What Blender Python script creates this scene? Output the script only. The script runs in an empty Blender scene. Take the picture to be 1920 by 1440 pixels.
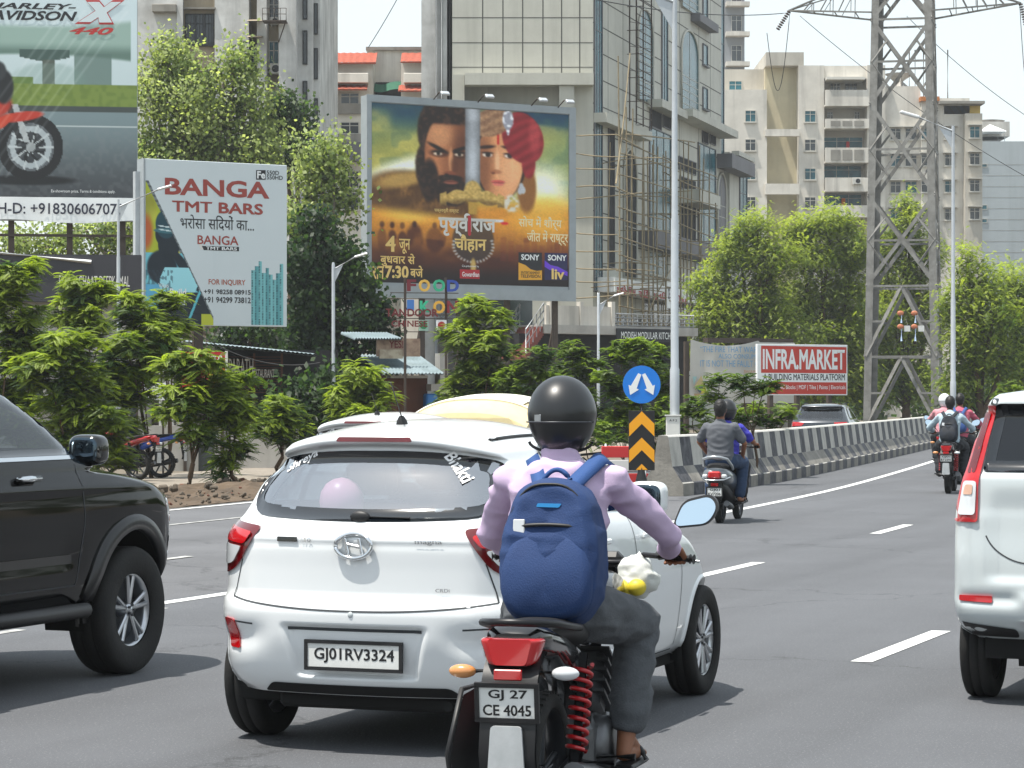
import bpy, math, random
import numpy as np
from mathutils import Vector, Matrix
from mathutils.bvhtree import BVHTree
from mathutils.geometry import delaunay_2d_cdt
R = math.radians
SC = bpy.context.scene
COL = SC.collection
rng = np.random.default_rng(7)
random.seed(7)

# ------------------------------------------------------------------ camera, sky, sun, exposure
F, CX, HY, H = 4900.0, 960.0, 745.0, 1.68          # focal length in photo pixels, centre column, horizon row, eye height
cd = bpy.data.cameras.new('camera'); cam = bpy.data.objects.new('camera', cd); COL.objects.link(cam)
cam.location = (0, 0, H); cam.rotation_euler = (R(90), 0, 0)
cd.sensor_width = 36; cd.lens = 36 * F / 1920; cd.shift_y = (HY - 720) / 1920
cd.clip_start = 0.1; cd.clip_end = 6000
SC.camera = cam
SUN_EL, SUN_AZ = R(71), R(246)                     # azimuth measured from +Y (into the picture) clockwise
sd = Vector((math.sin(SUN_AZ) * math.cos(SUN_EL), math.cos(SUN_AZ) * math.cos(SUN_EL), math.sin(SUN_EL)))
ld = bpy.data.lights.new('sun', 'SUN'); ld.energy = 4.2; ld.angle = R(0.6); ld.color = (1.0, 0.95, 0.87)
lo = bpy.data.objects.new('sun', ld); COL.objects.link(lo)
lo.rotation_euler = (-sd).to_track_quat('-Z', 'Y').to_euler(); lo.location = (-30, -10, 60)
w = bpy.data.worlds.new('World'); SC.world = w; w.use_nodes = True
nt = w.node_tree; bg = nt.nodes['Background']
sky = nt.nodes.new('ShaderNodeTexSky'); sky.sky_type = 'NISHITA'; sky.sun_disc = False
sky.sun_elevation = SUN_EL; sky.sun_rotation = SUN_AZ; sky.air_density = 1.3; sky.dust_density = 1.2; sky.ozone_density = 1.5
hz = nt.nodes.new('ShaderNodeMix'); hz.data_type = 'RGBA'; hz.inputs['Factor'].default_value = .70   # thin white summer haze over the whole sky
nt.links.new(sky.outputs[0], hz.inputs['A']); hz.inputs['B'].default_value = (5.5, 5.95, 6.05, 1)
nt.links.new(hz.outputs['Result'], bg.inputs[0]); bg.inputs[1].default_value = 0.12
SC.view_settings.view_transform = 'Standard'; SC.view_settings.look = 'None'
SC.view_settings.exposure = 0.72; SC.view_settings.gamma = 1.0
SC.cycles.max_bounces = 8; SC.cycles.diffuse_bounces = 3; SC.cycles.glossy_bounces = 3
SC.cycles.transmission_bounces = 4; SC.cycles.transparent_max_bounces = 10
SC.cycles.use_denoising = True
SC.cycles.sample_clamp_indirect = 6
SC.cycles.caustics_reflective = False; SC.cycles.caustics_refractive = False

# ------------------------------------------------------------------ helpers
def W(x, y, Y):
    return Vector(((x - CX) / F * Y, Y, H - (y - HY) / F * Y))
def gY(y): return F * H / (y - HY)                 # depth of a ground point seen on row y

def lin(c):
    if isinstance(c, str):
        c = c.lstrip('#'); c = [int(c[i:i + 2], 16) / 255 for i in (0, 2, 4)]
        return tuple(((v + .055) / 1.055) ** 2.4 if v > .04045 else v / 12.92 for v in c)
    return tuple(c)

MATS = {}
def mat(name, col=(.5, .5, .5), rough=.6, metal=0., spec=.5, noise=None, bump=None, coat=0., coord='Object', streak=None, alpha=None,
        emit=None, col2=None, spots=None, obj_random=0., lane=None):
    """Principled material; noise=(scale, amount), streak=(scale, amount) stretched vertically, bump=(scale, strength), spots=(scale, threshold, colour)"""
    if name in MATS: return MATS[name]
    m = bpy.data.materials.new(name); m.use_nodes = True; MATS[name] = m
    t = m.node_tree; b = t.nodes['Principled BSDF']; L = t.links.new
    c = lin(col) + (1,)
    b.inputs['Base Color'].default_value = c; b.inputs['Roughness'].default_value = rough
    b.inputs['Metallic'].default_value = metal; b.inputs['Specular IOR Level'].default_value = spec
    b.inputs['Coat Weight'].default_value = coat; b.inputs['Coat Roughness'].default_value = .03
    m.diffuse_color = c
    cur = None
    tc = t.nodes.new('ShaderNodeTexCoord')
    def ntex(scale, detail=6, stretch=None):
        n = t.nodes.new('ShaderNodeTexNoise'); n.inputs['Scale'].default_value = scale; n.inputs['Detail'].default_value = detail
        n.inputs['Roughness'].default_value = .62
        if stretch:
            mp = t.nodes.new('ShaderNodeMapping'); mp.inputs['Scale'].default_value = stretch
            L(tc.outputs[coord], mp.inputs[0]); L(mp.outputs[0], n.inputs['Vector'])
        else: L(tc.outputs[coord], n.inputs['Vector'])
        return n
    def mixin(fac_out, amount, dark):
        nonlocal cur
        mx = t.nodes.new('ShaderNodeMix'); mx.data_type = 'RGBA'
        if cur is None: mx.inputs['A'].default_value = c
        else: L(cur, mx.inputs['A'])
        mx.inputs['B'].default_value = dark
        L(fac_out, mx.inputs['Factor']); cur = mx.outputs['Result']
    def ramp(out, lo_, hi_, amt):
        mr = t.nodes.new('ShaderNodeMapRange'); mr.inputs['From Min'].default_value = lo_; mr.inputs['From Max'].default_value = hi_
        mr.inputs['To Min'].default_value = 0; mr.inputs['To Max'].default_value = amt; L(out, mr.inputs['Value']); return mr.outputs[0]
    if noise:
        d = lin(col2) + (1,) if col2 else tuple(v * .45 for v in c[:3]) + (1,)
        mixin(ramp(ntex(noise[0]).outputs[0], .38, .68, noise[1]), noise[1], d)
    if streak:
        d = tuple(v * .35 for v in c[:3]) + (1,)
        mixin(ramp(ntex(streak[0], 5, (1, 1, .07)).outputs[0], .48, .75, streak[1]), streak[1], d)
    if lane:                                        # (angle, along scale, across scale, amount): wear drawn out along the traffic
        m1 = t.nodes.new('ShaderNodeMapping'); m1.inputs['Rotation'].default_value = (0, 0, R(lane[0])); m2 = t.nodes.new('ShaderNodeMapping'); m2.inputs['Scale'].default_value = (lane[2], lane[1], 1)
        L(tc.outputs[coord], m1.inputs[0]); L(m1.outputs[0], m2.inputs[0]); n = t.nodes.new('ShaderNodeTexNoise'); n.inputs['Scale'].default_value = 1.; n.inputs['Detail'].default_value = 5; L(m2.outputs[0], n.inputs['Vector'])
        mixin(ramp(n.outputs[0], .45, .7, lane[3]), lane[3], tuple(v * .62 for v in c[:3]) + (1,))
        vo = t.nodes.new('ShaderNodeTexVoronoi'); vo.feature = 'DISTANCE_TO_EDGE'; vo.inputs['Scale'].default_value = .16; nd = ntex(1.3, 5); vm = t.nodes.new('ShaderNodeVectorMath'); vm.operation = 'MULTIPLY_ADD'; vm.inputs[1].default_value = (1.6, 1.6, 0); L(nd.outputs['Color'], vm.inputs[0]); L(tc.outputs[coord], vm.inputs[2]); L(vm.outputs[0], vo.inputs['Vector'])
        ck = t.nodes.new('ShaderNodeMapRange'); ck.inputs['From Min'].default_value = .0; ck.inputs['From Max'].default_value = .005; ck.inputs['To Min'].default_value = .7; ck.inputs['To Max'].default_value = 0; L(vo.outputs['Distance'], ck.inputs['Value'])
        mixin(ck.outputs[0], 1, tuple(v * .35 for v in c[:3]) + (1,))
    if spots:
        mixin(ramp(ntex(spots[0], 4).outputs[0], spots[1], spots[1] + .05, 1.), 1., lin(spots[2]) + (1,))
    if obj_random:
        oi = t.nodes.new('ShaderNodeObjectInfo')
        mixin(ramp(oi.outputs['Random'], 0, 1, obj_random), 1, tuple(v * .5 for v in c[:3]) + (1,))
    if cur is not None: L(cur, b.inputs['Base Color'])
    if bump:
        n = ntex(bump[0], 8); bp = t.nodes.new('ShaderNodeBump'); bp.inputs['Strength'].default_value = bump[1]; bp.inputs['Distance'].default_value = .02
        L(n.outputs[0], bp.inputs['Height']); L(bp.outputs[0], b.inputs['Normal'])
    if emit:
        b.inputs['Emission Color'].default_value = lin(emit[0]) + (1,); b.inputs['Emission Strength'].default_value = emit[1]
    return m

def glass_mat(name, tint=(.45, .5, .52), trans=.8):
    """thin window glass: tinted see-through, mirror-like by Fresnel"""
    if name in MATS: return MATS[name]
    m = bpy.data.materials.new(name); m.use_nodes = True; MATS[name] = m; t = m.node_tree; L = t.links.new
    for n in list(t.nodes):
        if n.type == 'BSDF_PRINCIPLED': t.nodes.remove(n)
    out = [n for n in t.nodes if n.type == 'OUTPUT_MATERIAL'][0]
    tr = t.nodes.new('ShaderNodeBsdfTransparent'); tr.inputs[0].default_value = tuple(tint) + (1,)
    gl = t.nodes.new('ShaderNodeBsdfGlossy'); gl.inputs['Roughness'].default_value = .03; gl.inputs[0].default_value = (.95, .97, 1, 1)
    lw = t.nodes.new('ShaderNodeLayerWeight'); pw = t.nodes.new('ShaderNodeMath'); pw.operation = 'POWER'; pw.inputs[1].default_value = 4.; L(lw.outputs['Facing'], pw.inputs[0])
    fr = t.nodes.new('ShaderNodeMapRange'); fr.inputs['To Min'].default_value = trans; fr.inputs['To Max'].default_value = 1.; L(pw.outputs[0], fr.inputs['Value'])
    mx = t.nodes.new('ShaderNodeMixShader'); L(fr.outputs[0], mx.inputs[0]); L(tr.outputs[0], mx.inputs[1]); L(gl.outputs[0], mx.inputs[2])
    L(mx.outputs[0], out.inputs[0]); return m

def attr_mat(name, rough=.5, transl=0., spec=.4):
    if name in MATS: return MATS[name]
    m = bpy.data.materials.new(name); m.use_nodes = True; MATS[name] = m; t = m.node_tree; L = t.links.new
    b = t.nodes['Principled BSDF']; b.inputs['Roughness'].default_value = rough; b.inputs['Specular IOR Level'].default_value = spec
    if transl: na = t.nodes.new('ShaderNodeAttribute'); na.attribute_name = 'Soft'; L(na.outputs['Vector'], b.inputs['Normal'])
    a = t.nodes.new('ShaderNodeAttribute'); a.attribute_name = 'Col'; L(a.outputs['Color'], b.inputs['Base Color'])
    if transl:
        out = [n for n in t.nodes if n.type == 'OUTPUT_MATERIAL'][0]
        tl = t.nodes.new('ShaderNodeBsdfTranslucent')
        hs = t.nodes.new('ShaderNodeMix'); hs.data_type = 'RGBA'; hs.blend_type = 'MULTIPLY'; hs.inputs['Factor'].default_value = 1
        L(a.outputs['Color'], hs.inputs['A']); hs.inputs['B'].default_value = (1.5, 1.6, .6, 1); L(hs.outputs['Result'], tl.inputs[0])
        mx = t.nodes.new('ShaderNodeMixShader'); mx.inputs[0].default_value = transl
        L(b.outputs[0], mx.inputs[1]); L(tl.outputs[0], mx.inputs[2]); L(mx.outputs[0], out.inputs[0])
    return m

def tag(o, label=None, cat=None, group=None, kind=None):
    if label: o['label'] = label
    if cat: o['category'] = cat
    if group: o['group'] = group
    if kind: o['kind'] = kind
    return o
def thing(name, label, cat, loc=(0, 0, 0), rz=0., group=None):
    o = bpy.data.objects.new(name, None); COL.objects.link(o); o.empty_display_size = .2
    o.location = loc; o.rotation_euler = (0, 0, rz); return tag(o, label, cat, group)
def children(o, table=None): return [c for c in COL.objects if c.parent == o]
def dup(root, loc, rz=0., label=None, scale=None, group=None):
    r = root.copy(); COL.objects.link(r); r.location = loc; r.rotation_euler = (0, 0, rz)
    if scale is not None: r.scale = (scale,) * 3 if not hasattr(scale, '__len__') else scale
    if label: r['label'] = label
    if group: r['group'] = group
    for ch in children(root):
        c = ch.copy(); COL.objects.link(c); c.parent = r
        for g in children(ch):
            d = g.copy(); COL.objects.link(d); d.parent = c
    return r

def frame(d, up=(0, 0, 1)):
    d = Vector(d).normalized(); u = Vector(up)
    if abs(d.dot(u)) > .98: u = Vector((1, 0, 0)) if abs(d.x) < .9 else Vector((0, 1, 0))
    a = d.cross(u).normalized(); b = a.cross(d).normalized(); return d, a, b

class MB:
    """collects shapes for one mesh object"""
    def __init__(s): s.v = []; s.f = []; s.m = []; s.s = []; s.n = 0
    def add(s, v, f, m=0, sm=False):
        v = np.asarray(v, float).reshape(-1, 3); s.v.append(v); k = s.n
        s.f.extend([tuple(i + k for i in q) for q in f]); s.m.extend([m] * len(f)); s.s.extend([sm] * len(f)); s.n += len(v); return s
    def box(s, x0, x1, y0, y1, z0, z1, m=0, c=0.):
        x0, x1 = min(x0, x1), max(x0, x1); y0, y1 = min(y0, y1), max(y0, y1); z0, z1 = min(z0, z1), max(z0, z1)
        if c <= 0:
            v = [(x, y, z) for x in (x0, x1) for y in (y0, y1) for z in (z0, z1)]
            return s.add(v, [(0, 1, 3, 2), (4, 6, 7, 5), (0, 4, 5, 1), (2, 3, 7, 6), (0, 2, 6, 4), (1, 5, 7, 3)], m)
        return s.obox(((x0 + x1) / 2, (y0 + y1) / 2, (z0 + z1) / 2), (1, 0, 0), (0, 1, 0), (0, 0, 1), (x1 - x0) / 2, (y1 - y0) / 2, (z1 - z0) / 2, m, c)
    def obox(s, o, ax, ay, az, hx, hy, hz, m=0, c=0.):
        o, ax, ay, az = Vector(o), Vector(ax), Vector(ay), Vector(az)
        c = min(c, hx * .9, hy * .9, hz * .9)
        if c <= 0:
            v = [o + ax * (a * hx) + ay * (b * hy) + az * (d * hz) for a in (-1, 1) for b in (-1, 1) for d in (-1, 1)]
            return s.add(v, [(0, 1, 3, 2), (4, 6, 7, 5), (0, 4, 5, 1), (2, 3, 7, 6), (0, 2, 6, 4), (1, 5, 7, 3)], m)
        bm_v, idx = [], {}
        for a in (-1, 1):
            for b in (-1, 1):
                for d in (-1, 1):
                    for k in range(3):
                        e = [hx - c, hy - c, hz - c]; e[k] += c
                        idx[(a, b, d, k)] = len(bm_v); bm_v.append(o + ax * (a * e[0]) + ay * (b * e[1]) + az * (d * e[2]))
        fs = []
        for k in range(3):
            for sg in (-1, 1):
                q = []
                for p, r in ((-1, -1), (1, -1), (1, 1), (-1, 1)):
                    t = [0, 0, 0]; t[k] = sg; t[(k + 1) % 3] = p; t[(k + 2) % 3] = r; q.append(idx[(t[0], t[1], t[2], k)])
                fs.append(tuple(q if sg > 0 else q[::-1]))
        for k in range(3):
            i, j = (k + 1) % 3, (k + 2) % 3
            for p in (-1, 1):
                for r in (-1, 1):
                    q = []
                    for e, kk in ((-1, i), (1, i), (1, j), (-1, j)):
                        t = [0, 0, 0]; t[k] = e; t[i] = p; t[j] = r; q.append(idx[(t[0], t[1], t[2], kk)])
                    fs.append(tuple(q if p * r > 0 else q[::-1]))
        for a in (-1, 1):
            for b in (-1, 1):
                for d in (-1, 1):
                    q = [idx[(a, b, d, k)] for k in range(3)]; fs.append(tuple(q if a * b * d > 0 else q[::-1]))
        return s.add(bm_v, fs, m)
    def bar(s, p0, p1, w_, h_, m=0, up=(0, 0, 1), c=0.):
        p0, p1 = Vector(p0), Vector(p1); d, a, b = frame(p1 - p0, up)
        return s.obox((p0 + p1) / 2, d, a, b, (p1 - p0).length / 2, w_ / 2, h_ / 2, m, c)
    def tube(s, pts, r, m=0, n=8, caps=True, sm=True, closed=False):
        pts = [Vector(p) for p in pts]; k = len(pts); r = [r] * k if not hasattr(r, '__len__') else list(r)
        v, f = [], []; pa = None
        for i, p in enumerate(pts):
            if closed: d = pts[(i + 1) % k] - pts[i - 1]
            else: d = pts[min(i + 1, k - 1)] - pts[max(i - 1, 0)]
            if d.length < 1e-9: d = Vector((0, 0, 1))
            d.normalize()
            if pa is None: _, a, b = frame(d)
            else:
                a = pa - d * pa.dot(d)
                if a.length < 1e-6: _, a, b = frame(d)
                a.normalize(); b = d.cross(a)
            pa = a
            for j in range(n):
                t = 2 * math.pi * j / n; v.append(p + (a * math.cos(t) + b * math.sin(t)) * r[i])
        for i in range(k if closed else k - 1):
            i2 = (i + 1) % k
            for j in range(n): f.append((i * n + j, i * n + (j + 1) % n, i2 * n + (j + 1) % n, i2 * n + j))
        s.add(v, f, m, sm)
        if caps and not closed:
            s.add(v[:n], [tuple(range(n))[::-1]], m, False); s.add(v[-n:], [tuple(range(n))], m, False)
        return s
    def lathe(s, prof, o, axis, m=0, n=24, sm=True):
        """prof: (radius, distance along axis)"""
        o = Vector(o); d, a, b = frame(axis); v = []
        for r_, h_ in prof:
            for j in range(n):
                t = 2 * math.pi * j / n; v.append(o + d * h_ + (a * math.cos(t) + b * math.sin(t)) * r_)
        f = [(i * n + j, i * n + (j + 1) % n, (i + 1) * n + (j + 1) % n, (i + 1) * n + j) for i in range(len(prof) - 1) for j in range(n)]
        return s.add(v, f, m, sm)
    def cyl(s, p0, p1, r, m=0, n=16, r1=None):
        return s.tube([p0, p1], [r, r if r1 is None else r1], m, n)
    def ell(s, o, rx, ry, rz, m=0, n=20, k=12, ax=None):
        o = Vector(o); ax = ax or ((1, 0, 0), (0, 1, 0), (0, 0, 1)); X, Y, Z = (Vector(a) for a in ax); v = []
        for i in range(k + 1):
            t = math.pi * i / k
            for j in range(n):
                p = 2 * math.pi * j / n
                v.append(o + X * (rx * math.sin(t) * math.cos(p)) + Y * (ry * math.sin(t) * math.sin(p)) + Z * (rz * math.cos(t)))
        f = [(i * n + j, (i + 1) * n + j, (i + 1) * n + (j + 1) % n, i * n + (j + 1) % n) for i in range(k) for j in range(n)]
        return s.add(v, f, m, True)
    def cone(s, p0, r0, p1, r1, m=0, n=14, k=5):
        """round cone: a capsule with two radii"""
        p0, p1 = Vector(p0), Vector(p1); d = p1 - p0; L = d.length
        if L < 1e-6: return s.ell(p0, r0, r0, r0, m, n, 10)
        prof = [(max(1e-4, r0 * math.sin(t)), -r0 * math.cos(t)) for t in np.linspace(0, math.pi / 2, k)]
        prof += [(max(1e-4, r1 * math.cos(t)), L + r1 * math.sin(t)) for t in np.linspace(0, math.pi / 2, k)]
        s.lathe(prof, p0, d, m, n); return s
    def grid(s, P, m=0, sm=True, wrap=False, flip=False):
        P = np.asarray(P); nu, nv = P.shape[:2]; f = []
        for i in range(nu - 1):
            for j in range(nv if wrap else nv - 1):
                q = (i * nv + j, i * nv + (j + 1) % nv, (i + 1) * nv + (j + 1) % nv, (i + 1) * nv + j); f.append(q[::-1] if flip else q)
        return s.add(P.reshape(-1, 3), f, m, sm)
    def prism(s, poly, fn, t0, t1, m=0, sm=False):
        """poly: 2-D outline; fn(u, v, t) -> 3-D; extruded from t0 to t1"""
        n = len(poly); v = [fn(u, q, t0) for u, q in poly] + [fn(u, q, t1) for u, q in poly]
        f = [tuple(range(n)), tuple(range(2 * n - 1, n - 1, -1))] + [(i, i + n, (i + 1) % n + n, (i + 1) % n) for i in range(n)]
        return s.add(v, f, m, sm)
    def build(s, name, mats, parent=None, smooth_angle=None, fix=True):
        me = bpy.data.meshes.new(name)
        V = np.concatenate(s.v) if s.v else np.zeros((0, 3))
        me.from_pydata(V.tolist(), [], s.f)
        for m_ in (mats if isinstance(mats, (list, tuple)) else [mats]): me.materials.append(m_)
        me.polygons.foreach_set('material_index', np.array(s.m, dtype=np.int32)); me.polygons.foreach_set('use_smooth', np.array(s.s, dtype=bool))
        me.update()
        if fix: fix_normals(me)
        o = bpy.data.objects.new(name, me); COL.objects.link(o)
        if parent is not None: o.parent = parent
        return o
import bmesh
def fix_normals(me):
    b = bmesh.new(); b.from_mesh(me); bmesh.ops.recalc_face_normals(b, faces=b.faces); b.to_mesh(me); b.free(); me.update()
def smooth_all(o, ang=None):
    me = o.data; me.polygons.foreach_set('use_smooth', np.ones(len(me.polygons), dtype=bool))
    if ang: me.set_sharp_from_angle(angle=R(ang))
    return o

def text_pts(body, bold=0., shear=0., res=3):
    c = bpy.data.curves.new('lettering', 'FONT'); c.body = body; c.resolution_u = res; c.shear = shear
    o = bpy.data.objects.new('lettering', c); COL.objects.link(o)
    me = bpy.data.meshes.new_from_object(o)
    V = np.array([v.co[:2] for v in me.vertices]); Fs = [tuple(p.vertices) for p in me.polygons]
    bpy.data.objects.remove(o); bpy.data.curves.remove(c); bpy.data.meshes.remove(me)
    if bold:                                        # heavier strokes: push every outline point outwards
        cnt, nx, pv = {}, {}, {}
        for f in Fs:
            q = V[list(f)]; ar = sum(q[i][0] * q[(i + 1) % len(f)][1] - q[(i + 1) % len(f)][0] * q[i][1] for i in range(len(f)))
            g_ = f if ar > 0 else f[::-1]
            for i in range(len(g_)): cnt[(g_[i], g_[(i + 1) % len(g_)])] = 1
        for a, b in cnt:
            if (b, a) not in cnt: nx[a] = b; pv[b] = a
        D = np.zeros_like(V)
        for a in nx:
            if a not in pv: continue
            e0, e1 = V[a] - V[pv[a]], V[nx[a]] - V[a]; n0 = np.array([e0[1], -e0[0]]) / (np.linalg.norm(e0) + 1e-9); n1 = np.array([e1[1], -e1[0]]) / (np.linalg.norm(e1) + 1e-9)
            D[a] = (n0 + n1) / max(.45, 1 + n0 @ n1) * bold
        V = V + D
    return V, Fs
def text(mb, body, box, fn, m=0, bold=.012, shear=0., keep=False, ink=None):
    """lettering fitted to box=(u0,u1,v0,v1) and placed by fn(u, v) -> 3-D"""
    V, Fs = text_pts(body, bold, shear); u0, u1, v0, v1 = box
    mn, mx = V.min(0), V.max(0); s = (mx - mn); k = np.array([(u1 - u0) / s[0], (v1 - v0) / s[1]])
    if keep: k[:] = k.min()
    c = (np.array([(u0 + u1) / 2, (v0 + v1) / 2]) - (mn + mx) / 2 * k)
    Q = V * k + c
    mb.add([fn(a, b) for a, b in Q], Fs, m); return mb

def cdt_fill(poly, step):
    """triangulated fill of a 2-D outline with interior points about step apart"""
    P = np.array(poly); mn, mx = P.min(0), P.max(0); n = len(P)
    gx = np.arange(mn[0] + step / 2, mx[0], step); gy = np.arange(mn[1] + step / 2, mx[1], step)
    G = np.array([(a, b) for a in gx for b in gy]) if len(gx) and len(gy) else np.zeros((0, 2))
    if len(G):
        ins = inside(G, P)
        d = np.full(len(G), 1e9)
        for i in range(n):
            a, b = P[i], P[(i + 1) % n]; ab = b - a; t = np.clip(((G - a) @ ab) / max(1e-12, ab @ ab), 0, 1)
            d = np.minimum(d, np.linalg.norm(G - (a + t[:, None] * ab), axis=1))
        G = G[ins & (d > step * .4)]
    pts = [Vector(p) for p in P.tolist()] + [Vector(p) for p in G.tolist()]
    v, e, f, *_ = delaunay_2d_cdt(pts, [(i, (i + 1) % n) for i in range(n)], [tuple(range(n))], 1, 1e-6)
    return np.array([p[:] for p in v]), [tuple(q) for q in f]
def inside(G, P):
    r = np.zeros(len(G), bool); n = len(P)
    for i in range(n):
        a, b = P[i], P[(i + 1) % n]
        if a[1] == b[1]: continue
        c = (a[1] > G[:, 1]) != (b[1] > G[:, 1])
        r ^= c & (G[:, 0] < (b[0] - a[0]) * (G[:, 1] - a[1]) / (b[1] - a[1]) + a[0])
    return r
def rpoly(pts, rad, n=5, sub=0):
    """outline with rounded corners; rad: one radius or one per corner"""
    out = []; k = len(pts); rad = [rad] * k if not hasattr(rad, '__len__') else rad
    for i in range(k):
        p = Vector(pts[i]); a = Vector(pts[i - 1]) - p; b = Vector(pts[(i + 1) % k]) - p
        r = min(rad[i], a.length * .49, b.length * .49); p0 = p + a.normalized() * r; p1 = p + b.normalized() * r
        for j in range(n + 1):
            t = j / n; out.append(tuple(p0 * (1 - t) ** 2 + p * 2 * t * (1 - t) + p1 * t * t))
    if sub:
        o2 = []
        for i, p in enumerate(out):
            q = out[(i + 1) % len(out)]; L_ = math.dist(p, q); m_ = max(1, int(L_ / sub))
            o2 += [(p[0] + (q[0] - p[0]) * j / m_, p[1] + (q[1] - p[1]) * j / m_) for j in range(m_)]
        out = o2
    return out

class Face:
    """an upright plane in the place: local +x runs along it, local +y goes behind it"""
    def __init__(s, x0, Y0, ang=0., x=None):
        s.a = R(ang); s.X0 = (x0 - CX) / F * Y0; s.Y0 = Y0
    def u(s, x):
        k = (x - CX) / F; return (k * s.Y0 - s.X0) / (math.cos(s.a) - k * math.sin(s.a))
    def dep(s, x): return s.Y0 + s.u(x) * math.sin(s.a)
    def z(s, y, x): return H - (y - HY) / F * s.dep(x)
    def thing(s, name, label, cat, group=None): return thing(name, label, cat, (s.X0, s.Y0, 0), s.a, group)
    def box(s, mb, xa, ya, xb, yb, v0, v1, m=0, c=0., ref=None):
        xr = (xa + xb) / 2 if ref is None else ref
        za, zb = s.z(ya, xr), s.z(yb, xr); mb.box(s.u(xa), s.u(xb), v0, v1, zb, za, m, c); return mb
# ------------------------------------------------------------------ the road's own line (left edge line of the main carriageway)
_Ys = np.linspace(-20, 400, 4201)
_sl = np.interp(_Ys, [-20, 0, 21, 40, 52, 70, 400], [.41, .41, .395, .305, .25, .235, .235])
_Xs = np.concatenate([[0], np.cumsum((_sl[1:] + _sl[:-1]) / 2 * np.diff(_Ys))])
_Xs += -2.865 - np.interp(21.27, _Ys, _Xs)
_Ss = np.concatenate([[0], np.cumsum(np.hypot(np.diff(_Xs), np.diff(_Ys)))])
def EX(Y): return float(np.interp(Y, _Ys, _Xs))
def heading(Y): return math.atan(float(np.interp(Y, _Ys, _sl)))
def road_pt(Y, off, z=0.):
    h = heading(Y); return Vector((EX(Y) + off * math.cos(h), Y - off * math.sin(h), z))
def S_of(Y): return float(np.interp(Y, _Ys, _Ss))
def Y_of(S): return float(np.interp(S, _Ss, _Ys))
def strip(mb, o0, o1, Y0, Y1, z, m=0, step=3.):
    ys = np.linspace(Y0, Y1, max(2, int((Y1 - Y0) / step) + 1))
    f0 = o0 if callable(o0) else (lambda y: o0); f1 = o1 if callable(o1) else (lambda y: o1)
    P = [[road_pt(y, f0(y), z), road_pt(y, f1(y), z)] for y in ys]
    mb.grid(P, m, False)

M_ASPH = mat('asphalt', '#585a5e', .84, noise=(.35, .35), bump=(55, .45), spots=(70, .60, '#7b7d80'), lane=(21, .05, 1.1, .55), coord='Object')
M_ASPH2 = mat('asphalt_service', '#606164', .86, noise=(.5, .4), bump=(55, .4), spots=(70, .61, '#76777a'), lane=(21, .05, 1.0, .5))
M_LINE = mat('road_paint', '#d9dad8', .7, noise=(6, .35), col2='#8a8a88')
M_LINE2 = mat('worn_road_paint', '#c2c2be', .75, noise=(4, .7), col2='#5d5d5d')
M_DIRT = mat('dry_soil', '#5f5040', .95, noise=(1.2, .8), bump=(9, .8), col2='#42372c')
M_FOOT = mat('footpath_paving', '#8d8478', .9, noise=(2.5, .6), bump=(20, .4))
M_GROUND = mat('dusty_ground', '#6f665a', .95, noise=(.15, .7), bump=(4, .5), col2='#5e5a48')
M_KERB = mat('kerb_concrete', '#8a8782', .9, noise=(3, .6), bump=(25, .4))

g = MB(); g.box(-900, 900, -60, 1500, -.3, -.02); tag(g.build('ground', M_GROUND), kind='structure')
g = MB(); strip(g, lambda y: -.18 if y < 40 else -.18 - min(1.75, (y - 40) * .6), 9.9, -8, 260, 0); tag(g.build('road', M_ASPH), kind='structure')
g = MB(); strip(g, -8.3, lambda y: -.18 if y < 40 else -.18 - min(1.75, (y - 40) * .6), -8, 200, -.004); tag(g.build('service_road', M_ASPH2), kind='structure')
g = MB(); strip(g, -14.8, -10.4, 20, 120, .05); tag(g.build('footpath', M_FOOT), kind='structure')
g = MB(); strip(g, 10.05, 24, -8, 260, 0); tag(g.build('added_opposite_road', M_ASPH), kind='structure')  # strip added out of view so the black car reflects dark asphalt
g = MB(); strip(g, 9.9, 10.05, -8, 200, .12); tag(g.build('kerb', M_KERB), kind='structure')

mk = MB(); z = .004
strip(mk, -.075, .075, -8, 200, z)
for ln, off, ph in (('a', 3.15, S_of(35.3) - 2.25), ('b', 6.45, S_of(18.95))):
    for k in range(-3, 16):
        s0 = ph + k * 8.2; s1 = s0 + 2.35
        if Y_of(s0) < -6: continue
        strip(mk, off - .07, off + .07, Y_of(s0), Y_of(s1), z, 0, 1.)
strip(mk, -8.08, -7.96, -8, 160, z)
tag(mk.build('road_markings', M_LINE), kind='structure')
mk = MB()
for k in range(60):
    s0 = S_of(8) + k * 2.1; strip(mk, -2.82, -2.70, Y_of(s0), Y_of(s0 + 1.15), z, 0, 1.)
    if k < 8: strip(mk, .2, .3, Y_of(s0 + .4), Y_of(s0 + 1.3), z, 0, 1.)
strip(mk, -6.1, -6.02, 8, 70, z)
tag(mk.build('service_road_markings', M_LINE2), kind='structure')

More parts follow.
